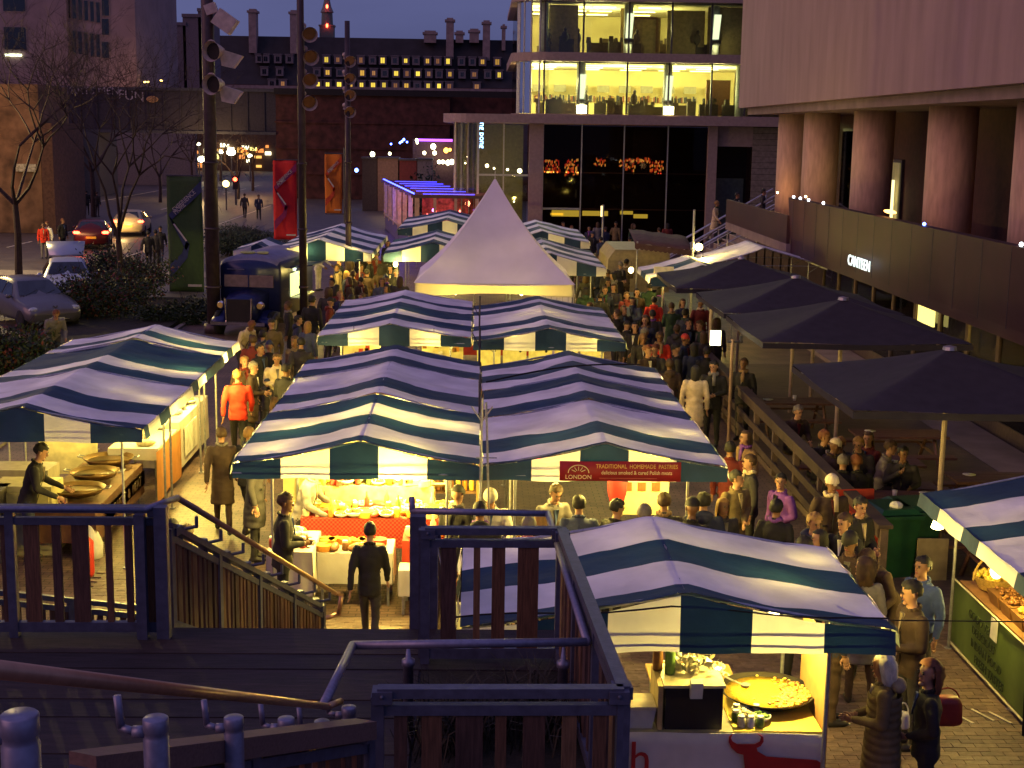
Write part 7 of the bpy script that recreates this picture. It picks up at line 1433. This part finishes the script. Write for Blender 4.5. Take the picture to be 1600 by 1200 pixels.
# --- second row goods: hanging panels
for k, (x0, x1, lab) in enumerate([(-2.9, -2.1, 'left'), (-1.2, -.3, 'right')]):
    t = thing('display_rack', 'lit rack of small goods at the %s of the left second row stall' % lab, 'rack', ((x0+x1)/2, 30, 0)); q = MB(); q.bx(x0, x1, 30.3, 30.34, .6, 1.9); q.build('back_board', mat('cream_panel', (.75, .68, .35)), t)
    for i in range(18): q = MB(); q.box((rf.uniform(x0+.05, x1-.05), 30.25, rf.uniform(.8, 1.85)), (.09, .05, .1)); q.build('packet', mat('food_'+rf.choice(['red', 'brown', 'white', 'orange']), (.4, .2, .1)), t)
for k in range(5):
    x = .25+k*.55; t = thing('hanging_poster', ['cream panel with two dark hooks', 'cream panel with a dark loop', 'cream panel with striped print', 'cream panel with a small emblem', 'plain cream panel at the bulb'][k]+' under the right second row stall', 'panel', (x, 29.5, 1.5), 0, 'cream panels under the second row canopy'); q = MB(); q.bx(x-.25, x+.25, 29.55, 29.57, 1.3, 1.95); q.build('panel', mat('cream_panel', (.75, .68, .35)), t)
    if k < 4: q = MB(); q.lathe([(.035, 0), (.05, .008)], (x-.05, 29.53, 1.78), 10, axis='y'); q.lathe([(.02, 0), (.03, .008)], (x+.12, 29.53, 1.72), 8, axis='y'); q.build('print', M['dark'], t)
for k in range(2): tbl(['goods table of the left second row stall', 'goods table of the right second row stall'][k], -3.2+3.3*k, -.4+3.2*k, 29.6, 30.2, .9, mat('brown_table_cloth', (.15, .08, .05), .8), .7)
# --- tent goods
tbl('counter under the pointed tent', -1.3, 2.1, 38.2, 38.9, .95, chk, .7)
for k, (x, c) in enumerate([(-1.0, 'red'), (-.3, 'dark'), (.35, 'red'), (1.2, 'green')]):
    t = thing('tent_display_box', ['red barrel shaped box', 'dark roll', 'red display box with pale signs', 'green and orange crate'][k]+' on the counter under the pointed tent', 'box', (x, 38.4, .95)); q = MB(); 
    q.lathe([(.17, -.3), (.18, 0), (.17, .3)], (0, 0, .2), 14, axis='x') if k < 2 else q.bx(-.3, .3, -.15, .2, 0, .5); q.build('body', mat('tent_box_%d' % k, [(.5, .03, .02), (.1, .04, .03), (.45, .04, .02), (.1, .25, .08)][k], .6), t, local=True)
    if k == 2: q = MB(); q.box((0, -.2, .35), (.4, .02, .25), rx=R(20)); q.build('sign', mat('food_cream', GC['cream']), t, local=True)
# --- front right paella stall
tbl('back counter of the paella stall', 1.75, 2.6, 12.9, 13.6, .98, mat('orange_wood_counter', (.5, .3, .08), .6), name='stall_counter'); tbl('front yellow topped counter of the paella stall', 2.36, 3.16, 11.92, 13.0, 1.0, mat('yellow_counter_top', (.72, .55, .12), .55, var=.1), name='stall_counter')
tbl('low front counter behind the bull banner', .2, 2.35, 11.9, 12.6, 1.0, mat('grey_counter_top', (.25, .22, .18), .6), name='stall_counter')
pan = thing('paella_pan', 'huge flat pan of yellow paella with a ladle at the front stall', 'pan', (2.79, 12.6, 1.05)); q = MB(); q.lathe([(.36, 0), (.44, .07), (.455, .072), (.43, .05), (.35, .012)], n=40); q.build('body', mat('black_pan_iron', (.03, .025, .02), .35, .6), pan, True, local=True)
q = MB(); q.lathe([(0, .042), (.2, .05), (.41, .036)], n=36); q.build('rice', mat('saffron_rice', (.75, .48, .03), .6, var=.25, scale=18, bump=.6, bscale=60), pan, True, local=True)
q = MB()
for _ in range(420):
    a = rf.gauss(-.35, .55); r = .40*math.sqrt(rf.uniform(.12, 1)); q.ell((r*math.cos(a), r*math.sin(a), .055), (.018, .012, .012), 5, 3, rf.randrange(3))
o = q.build('topping', [mat('shrimp_orange', (.7, .32, .06), .5), mat('mussel_dark', (.2, .1, .04), .4), mat('pepper_yellow', (.8, .6, .15), .5)], pan, local=True); o['kind'] = 'stuff'
for s in (-1, 1): q = MB(); q.path([Vector((s*.44, -.08, .07)), Vector((s*.54, -.07, .09)), Vector((s*.54, .07, .09)), Vector((s*.44, .08, .07))], .012, 6); q.build('handle', mat('red_handle', (.4, .02, .01), .5), pan, local=True)
t = thing('ladle', 'steel ladle resting in the paella', 'ladle', (2.6, 12.7, 1.11)); q = MB(); q.tube((0, 0, 0), (-.42, .25, .12), .009); q.lathe([(.0, -.02), (.04, 0), (.05, .02)], (0, 0, 0), 12); q.build('body', M['steel'], t, local=True)
t = thing('white_tub', 'white covered tub with a knob on the low front counter', 'tub', (1.40, 12.1, 1.0)); q = MB(); q.loft([[(-.22, -.13, 0), (.22, -.13, 0), (.22, .13, 0), (-.22, .13, 0)], [(-.25, -.15, .18), (.25, -.15, .18), (.25, .15, .18), (-.25, .15, .18)]]); q.build('body', mat('grey_white_plastic', (.5, .48, .48), .5), t, local=True); q = MB(); q.box((0, 0, .20), (.5, .32, .03)); q.ell((-.12, 0, .25), (.05, .04, .06), 8, 6); q.build('lid', mat('cream_lid', (.6, .5, .35), .5), t, local=True)
t = thing('black_grill_box', 'black box shaped cooker on the low front counter', 'cooker', (2.03, 12.15, 1.0)); q = MB(); q.bx(-.30, .22, -.2, .3, 0, .40); q.build('body', mat('black_enamel', (.015, .013, .018), .35), t, local=True); q = MB(); q.bx(-.32, .24, -.22, .32, .40, .425); q.build('top_plate', mat('cream_lid', (.6, .5, .35)), t, local=True)
q = MB(); q.bx(-.37, -.325, -.22, .32, 0, .42); q.build('side_board', mat('pale_ply', (.4, .28, .14), .7), t, local=True)
for k, (dx, dy, c) in enumerate([(-.28, .1, 'green'), (-.38, .2, 'brown'), (-.2, .25, 'white')]): food('bottle', 2.08+dx, 12.12+dy, 1.425, c, 'on the black cooker', 1.3)
t = thing('leafy_bundle', 'heap of crumpled foil and leaves on the black cooker', 'foil heap', (2.05, 12.27, 1.43)); leafcloud((2.06, 12.27, 1.52), (.2, .16, .11), 120, .05, 'foil', mat('crumpled_foil', (.55, .50, .38), .4, .3), t, rf)
t = thing('napkin_stack', 'stack of white napkins hanging over the cooker edge', 'napkins', (2.03, 11.92, 1.42)); q = MB(); q.box((-.03, 0, -.02), (.11, .08, .16), rx=R(12)); q.build('body', M['paper'], t, local=True)
for k in range(9): food(rf.choice(['bowl', 'jar', 'jar']), 2.42+.1*(k % 3)+rf.uniform(-.02, .02), 12.0+.13*(k//3), 1.005, rf.choice(['cream', 'white', 'green']), 'beside the black cooker', .9)
for k in range(6): food('bowl', 1.95+.22*(k % 3), 13.1+.25*(k//3), .985, rf.choice(['yellow', 'orange', 'amber']), 'on the back counter of the paella stall', 1.1)
t = thing('brown_side_board', 'orange brown plywood side board of the paella stall', 'board', (3.2, 12.45, 0)); q = MB(); q.box((3.2, 12.45, 1.0), (.03, 1.0, 1.6)); q.build('panel', mat('orange_ply', (.38, .20, .08), .7, var=.2, stretch=(1, 1, 8)), t)
bn = thing('bull_banner', 'white banner with a red bull silhouette and red letters along the nearest stall', 'banner', (1.8, 11.85, 0)); q = MB(); q.grid(lambda u, v: (.12+3.05*u, 11.87+.012*math.sin(u*17)+.01*math.sin(u*7+v*4), .25+.75*v), 40, 6); q.build('cloth', mat('white_banner_cloth', (.62, .56, .58), .7, var=.1, trans=.1), bn, True, solid=.006)
red = mat('bull_red', (.36, .012, .015), .6)
bull = [(-.30, .30), (-.33, .36), (-.33, .42), (-.29, .46), (-.31, .41), (-.29, .37), (-.24, .34), (-.05, .34), (0, .37), (.01, .42), (-.03, .46), (.035, .42), (.04, .37), (.01, .32), (-.03, .30), (-.02, .26), (.08, .20), (.62, .16), (.68, .12), (.70, .02), (.72, -.2), (.60, -.2), (.55, -.04), (.20, -.06), (.14, -.2), (.02, -.2), (-.02, -.05), (-.14, .02), (-.17, .22), (-.24, .24)]
q = MB(); q.prism([(x*.85, z*.85) for x, z in bull], (2.58, 11.84, .62), (1, 0, 0), (0, 0, 1), (0, .008, 0)); q.build('bull_print', red, bn)
text('spanish', .44, (1.0, 11.84, .76), (1, 0, 0), (0, 0, 1), red, bn, xs=.95)
text('a', .12, (.62, 11.84, .92), (1, 0, 0), (0, 0, 1), M['dark'], bn)
# --- left stalls: pans
tbl('pan stand along the right side of the front left stall', -6.6, -5.6, 20.2, 23.2, .72, mat('brown_stand_top', (.14, .07, .04), .7), .5, name='stall_counter', skirt_m=mat('brown_stand_skirt', (.09, .035, .02), .8))
for k, (px, py) in enumerate([(122, 768), (148, 742), (170, 720)]):
    p = G(px, py, .82); t = thing('frying_pan', ['nearest', 'middle', 'farthest'][k]+' of the three huge round pans under the front left stall', 'pan', (p.x, p.y, .80), 0, 'huge pans at the front left stall'); q = MB(); s = [.40, .38, .40][k]
    q.lathe([(s*.85, 0), (s, .09), (s*1.03, .09), (s*.98, .06), (s*.83, .015), (0, .012)], n=36); q.build('body', mat('worn_pan_steel', (.20, .12, .05), .32, .7), t, True, local=True)
    q = MB(); q.lathe([(0, .03), (s*.86, .035)], n=30); q.build('oil', mat('brown_food_in_pan', (.16, .09, .03), .35, var=.5), t, True, local=True)
    for a in (0, 1): q = MB(); sg = 1 if a else -1; q.path([Vector((sg*s, -.07, .08)), Vector((sg*(s+.09), -.06, .1)), Vector((sg*(s+.09), .06, .1)), Vector((sg*s, .07, .08))], .012, 6); q.build('handle', M['steel'], t, local=True)
t = thing('pan_stall_sign', 'long yellow board with dark lettering slanting along the front left stall', 'sign', (-5.57, 22, .5)); a, b = G(172, 788, .36), G(219, 744, .42)
a = Vector((-5.55, 20.7, .40)); b = Vector((-5.55, 23.1, .40)); u = (b-a).normalized(); q = MB(); q.add([a, b, b+Vector((0, 0, .24)), a+Vector((0, 0, .24))], [(0, 1, 2, 3), (3, 2, 1, 0)]); q.build('board', mat('yellow_sign_board', (.62, .45, .10), .6), t, solid=.01)
text('SWEET  &  MEAT', .22, (a+b)/2+Vector((.02, 0, .12)), u, (0, 0, 1), mat('dark_sign_paint', (.06, .03, .02), .6), t, xs=1.1)
t = thing('orange_cloth_front', 'orange cloth hanging on the counter end between the left stalls', 'cloth', (-5.3, 23.9, .5)); q = MB(); q.grid(lambda u, v: (-5.32+.02*math.sin(u*9), 23.0+1.9*u, .1+.86*v), 16, 3); q.build('cloth', mat('orange_cloth', (.62, .26, .07), .75, var=.15), t, True)
tbl('counter of the middle left stall behind the orange cloth', -6.2, -5.36, 23.3, 24.9, .95, white, .2, name='stall_counter'); tbl('counter of the rear left stall draped in cream', -6.2, -5.4, 25.2, 27.9, 1.0, white, .85, name='stall_counter')
for k in range(16): food(rf.choice(['bowl', 'loaf', 'bottle', 'jar']), -6.05+.5*rf.random(), 23.5+k*.27, 1.005 if k > 5 else .955, rf.choice(['yellow', 'cream', 'white', 'orange']), 'on the counters of the left row', 1.3)
t = thing('white_poster', 'white poster hung on the draped counter of the left row', 'poster', (-5.36, 26, .6)); q = MB(); q.bx(-5.37, -5.36, 25.5, 26.6, .3, .85); q.build('panel', M['paper'], t)
t = thing('menu_stand', 'small framed menu standing on the left row counter', 'menu', (-5.6, 26.8, 1)); q = MB(); q.box((-5.6, 26.8, 1.3), (.04, .5, .5)); q.build('panel', mat('dark_menu_board', (.08, .05, .03), .6), t)
q = thing('red_gas_bottle', 'red gas bottle below the nearest pan', 'gas bottle', (-5.55, 19.35, 0)); b_ = MB(); b_.lathe([(.14, 0), (.15, .05), (.15, .5), (.06, .6), (.06, .68)], n=16); b_.build('body', mat('red_gas', (.45, .03, .02), .4), q, True, local=True)
for k, (x, y, w, c, lab) in enumerate([(-7.4, 20.2, .5, (.08, .07, .07), 'dark cooking range'), (-6.7, 20.6, .45, (.45, .40, .20), 'pale stacked cool box'), (-7.2, 21.6, .6, (.3, .26, .2), 'grey cupboard')]):
    t = thing('kitchen_unit', lab+' inside the front left stall', 'kitchen unit', (x, y, 0)); q = MB(); q.bx(-w, w, -.3, .3, 0, 1.05); q.build('body', mat('unit_'+lab[:5].strip(), c, .5), t, local=True); q = MB(); q.bx(-w+.04, w-.04, -.33, -.30, .1, .95); q.build('door', mat('unit_'+lab[:5].strip(), c), t, local=True)
t = thing('backdrop_panel', 'cream back wall panels inside the front left stall', 'panel', (-6.9, 24, 1)); q = MB(); q.bx(-7.6, -6.6, 24.1, 24.13, .3, 2.1); q.build('panel', mat('cream_panel', (.75, .68, .35)), t)
person(G(70, 700, 1.5).x, 20.0, 100, 'serve', 'black', 'navy', 'short', 'black', 'cook in black leaning over the pans in the front left stall', 1.02)
# --- right edge stall
tbl('salad counter of the right edge stall', 6.04, 7.4, 12.6, 16.7, .88, mat('brown_tub_counter', (.25, .12, .05), .7), name='stall_counter')
gb = thing('green_stall_banner', 'dark green banner with dark lettering hung along the right edge stall', 'banner', (6.0, 15, .4)); q = MB(); q.grid(lambda u, v: (6.0+.008*math.sin(u*20), 16.75-2.6*u, .08+.81*v), 30, 4); q.build('cloth', mat('green_banner_cloth', (.10, .15, .035), .65, var=.12), gb, True)
dkp = mat('dark_green_print', (.02, .035, .015), .7); u = (0, -1, 0)
for k, (s, z) in enumerate([('GOOD VEG', .66), ('DELICIOUS', .50), ('INDIAN FOOD', .34), ('FRESH TASTES', .18)]): text(s, .15, (5.98, 15.75-.12*k, z), u, (0, 0, 1), dkp, gb, xs=1.0)
q = MB(); q.tube((5.98, 16.75, .07), (5.98, 14.15, .07), .014, n=6); q.tube((5.98, 16.75, .895), (5.98, 14.15, .895), .012, n=6); q.build('edge_pole', mat('pale_edge', (.6, .55, .35), .5), gb)
q = MB(); q.bx(5.97, 5.978, 15.2, 15.4, .62, .87); q.build('paper_notice', M['paper'], gb)
for k in range(9):
    y = 15.75-.37*k
    for j in range(3):
        x = 6.28+.42*j; t = thing('salad_tub', ['first', 'second', 'third', 'fourth', 'fifth', 'sixth', 'seventh', 'eighth', 'ninth'][k]+' '+['outer tub of %s salad', 'middle tub of %s salad', 'inner tub of %s salad'][j] % rf.choice(['green', 'golden', 'mixed'])+' from the basket on the right edge stall', 'tub', (x, y, .885), 0, 'tubs of salad on the right edge stall'); q = MB(); q.loft([[(-.15, -.13, 0), (.15, -.13, 0), (.15, .13, 0), (-.15, .13, 0)], [(-.19, -.17, .16), (.19, -.17, .16), (.19, .17, .16), (-.19, .17, .16)]]); q.build('tub', mat('brown_tub', (.20, .09, .03), .6) if j == 0 else M['dark'], t, local=True)
        q = MB()
        for _ in range(26): q.ell((rf.uniform(-.15, .15), rf.uniform(-.13, .13), .165+rf.uniform(0, .04)), (.03, .026, .02), 6, 4)
        o = q.build('filling', mat('food_'+rf.choice(['green', 'yellow', 'brown', 'orange', 'cream']), (.3, .3, .1)), t, True, local=True); o['kind'] = 'stuff'
bs = food('basket', 6.35, 16.35, .90, 'yellow', 'at the far end of the right edge stall', 1.6); q = MB(); q.path([Vector((.27*math.cos(PI*k/10), 0, .1+.33*math.sin(PI*k/10))) for k in range(11)], .014, 6); q.build('handle', mat('wicker', (.45, .28, .08)), bs, local=True)
t = thing('wrapped_bundle', 'clear plastic wrapped bundle beside the basket on the right edge stall', 'bundle', (6.85, 16.2, .95)); leafcloud((6.85, 16.2, 1.02), (.25, .2, .12), 150, .06, 'wrap', mat('shiny_wrap', (.4, .5, .55), .2, .2), t, rf)
t = thing('chalk_a_board', 'black chalk A board with white scribbles at the right picture edge', 'sign', (5.9, 13.9, 0)); q = MB(); q.box((6.05, 13.85, .5), (.5, .04, 1.0), rx=R(12), rz=R(-30)); q.build('panel', M['dark'], t); q = MB(); pts = [Vector((5.85+.35*math.sin(k*.9)**2, 13.68+.02*k, .2+.1*k)) for k in range(8)]; q.path(pts, .008, 4); q.build('chalk_marks', M['paper'], t)
t = thing('silver_sack', 'silver foil sack and flowers leaning by the landing fence', 'sack', (-.15, 13.7, 0)); q = MB(); q.lathe([(.2, 0), (.26, .3), (.24, .8), (.14, 1.1), (.2, 1.35)], (-.2, 14.2, 0), 16); q.build('sack', mat('crumpled_foil', (.6, .56, .45), .35, .5, bump=1, bscale=12), t, True)
t = thing('white_sack', 'white pointed sack standing below the far left balustrade', 'sack', G(142, 870, 0)); q = MB(); q.lathe([(.18, 0), (.19, .2), (.1, .42), (.02, .55)], (0, 0, 0), 14); q.build('body', mat('dim_white_sack', (.5, .48, .5), .8), t, True, local=True)
tbl('dark side table beyond the man in black', -2.0, -.9, 16.2, 16.6, .45, M['dark'], .1) if 0 else None
# --- lamps: (pixel, plane y, power, label)
LM = [((553, 529), 28.0, 42, 'bare bulb at the left of the left second row stall'), ((678, 532), 28.0, 38, 'bare bulb at the right of the left second row stall'), ((805, 537), 28.0, 42, 'bare bulb at the left of the right second row stall'), ((930, 541), 28.0, 75, 'brightest bare bulb under the right corner of the second row'),
 ((486, 391), 46.4, 190, 'bare bulb beside the cook in white'), ((549, 395), 46.6, 170, 'bare bulb over the far left counter end'), ((618, 413), 46.0, 170, 'bare bulb left of the white tent beside the crowd'), ((623, 380), 52, 110, 'farther bare bulb left of the white tent'), ((986, 422), 40.6, 110, 'bare bulb at the left corner of the small stall with the cream sign'), ((1098, 407), 43.5, 120, 'bare bulb beneath the pale canopy behind the parasol')]
for (px, Y, pw, lab) in LM: bulb(V(*px, Y), pw, lab, size=.06 if Y < 35 else .075)
for (x, y, z, pw, lab) in [(-1.3, 19.35, 1.90, 640, 'bright bulb hidden behind the front cloth over the cheeses'), (-2.4, 19.0, 1.95, 260, 'bulb over the left corner of the cheese stall'), (-.45, 19.4, 1.95, 200, 'bulb over the shelf unit of the cheese stall'), (-2.8, 18.6, 1.98, 60, 'bulb near the left eave of the cheese stall'), (-2.82, 19.6, 2.02, 24, 'bulb close under the left eave of the second left stall'), (-2.85, 23.2, 2.02, 45, 'bulb close under the rear left eave of the central block'), (-2.6, 21.2, 2.0, 18, 'bulb in the left column between the stalls'),
 (1.0, 18.3, 1.9, 120, 'bulb over the pastries at the left of the pastry stall'), (2.4, 18.6, 1.9, 160, 'bulb over the lit panel of the pastry stall'), (2.92, 17.8, 2.0, 16, 'bulb close under the front right corner of the pastry stall'), (2.92, 19.2, 2.02, 50, 'bulb close under the right eave of the pastry stall'), (2.95, 21.5, 2.02, 30, 'bulb under the right eave of the middle stall'), (2.95, 24.0, 2.02, 40, 'bulb under the rear right eave of the central block'),
 (2.75, 12.3, 1.95, 230, 'bulb shining on the paella pan'), (1.9, 12.9, 1.95, 90, 'bulb over the back counter of the paella stall'), (3.25, 13.2, 2.02, 70, 'bulb close under the right eave of the paella stall'), (.6, 13.6, 2.05, 50, 'bulb at the rear left of the paella stall'),
 (-5.7, 23.8, 1.9, 160, 'bulb over the counter of the middle left stall'), (-5.6, 26.4, 1.9, 420, 'brightest bulb over the draped counter of the left row'), (-5.5, 21.6, 1.9, 60, 'dim bulb over the three pans'), (-7.0, 23.3, 1.85, 60, 'bulb in front of the cream panels of the left stall'), (-4.95, 27.4, 1.9, 30, 'bulb at the rear of the left row'),
 (-1.0, 17.6, 1.94, 260, 'unseen bulb added behind the front cloth to light the paving before the cheeses'), (-2.65, 17.9, 1.94, 130, 'unseen bulb added over the white clothed corner table'), (-4.9, 26.0, 1.9, 240, 'unseen bulb added at the aisle edge by the white poster'), (1.6, 17.7, 1.94, 90, 'bulb over the middle of the pastry queue'), (-1.8, 30.2, 1.95, 170, 'bulb inside the left second row stall'), (1.4, 30.2, 1.95, 170, 'bulb inside the right second row stall'), (-4.95, 24.0, 1.95, 260, 'unseen bulb added at the aisle edge of the left row near the orange cloth'), (-4.9, 21.2, 1.95, 70, 'unseen bulb added at the aisle corner over the pans'), (-.6, 38.4, 1.95, 200, 'bulb at the left under the pointed tent'), (1.2, 38.4, 1.95, 200, 'bulb at the right under the pointed tent'), (2.2, 46, 1.9, 130, 'bulb under the striped stall right of the tent'), (-1.4, 59.5, 1.9, 200, 'bulb under the farthest striped stall'), (2.4, 54.5, 1.9, 160, 'bulb under the farthest stall by the pale pier'), (-1.5, 48, 1.9, 160, 'bulb under the stall with the cream panel'), (-5.6, 49.5, 1.95, 240, 'bulb deep inside the far left stall'), (6.6, 42, 1.9, 130, 'bulb inside the small stall beside the parasol')]:  # front-cloth, corner-table and aisle bulbs are added to spill light on the paving
    bulb((x, y, z), pw, lab, cord=.15)
t = thing('conical_lamp', 'white conical lamp at the corner of the right edge stall', 'lamp', V(1465, 817, 16.3)); p = V(1465, 817, 16.3); q = MB(); q.lathe([(.03, .09), (.075, -.06), (.05, -.075)], tuple(p), 16); q.build('shade', M['bulb'], t); lamp(p-Vector((0, 0, .1)), 22, parent=t)
p = V(1557, 893, 15.0); bulb(tuple(p), 95, 'very bright bulb shining over the salad tubs of the right edge stall', size=.07, cord=.12); bulb((6.5, 13.9, 1.6), 60, 'bulb over the near salad tubs at the right picture edge')
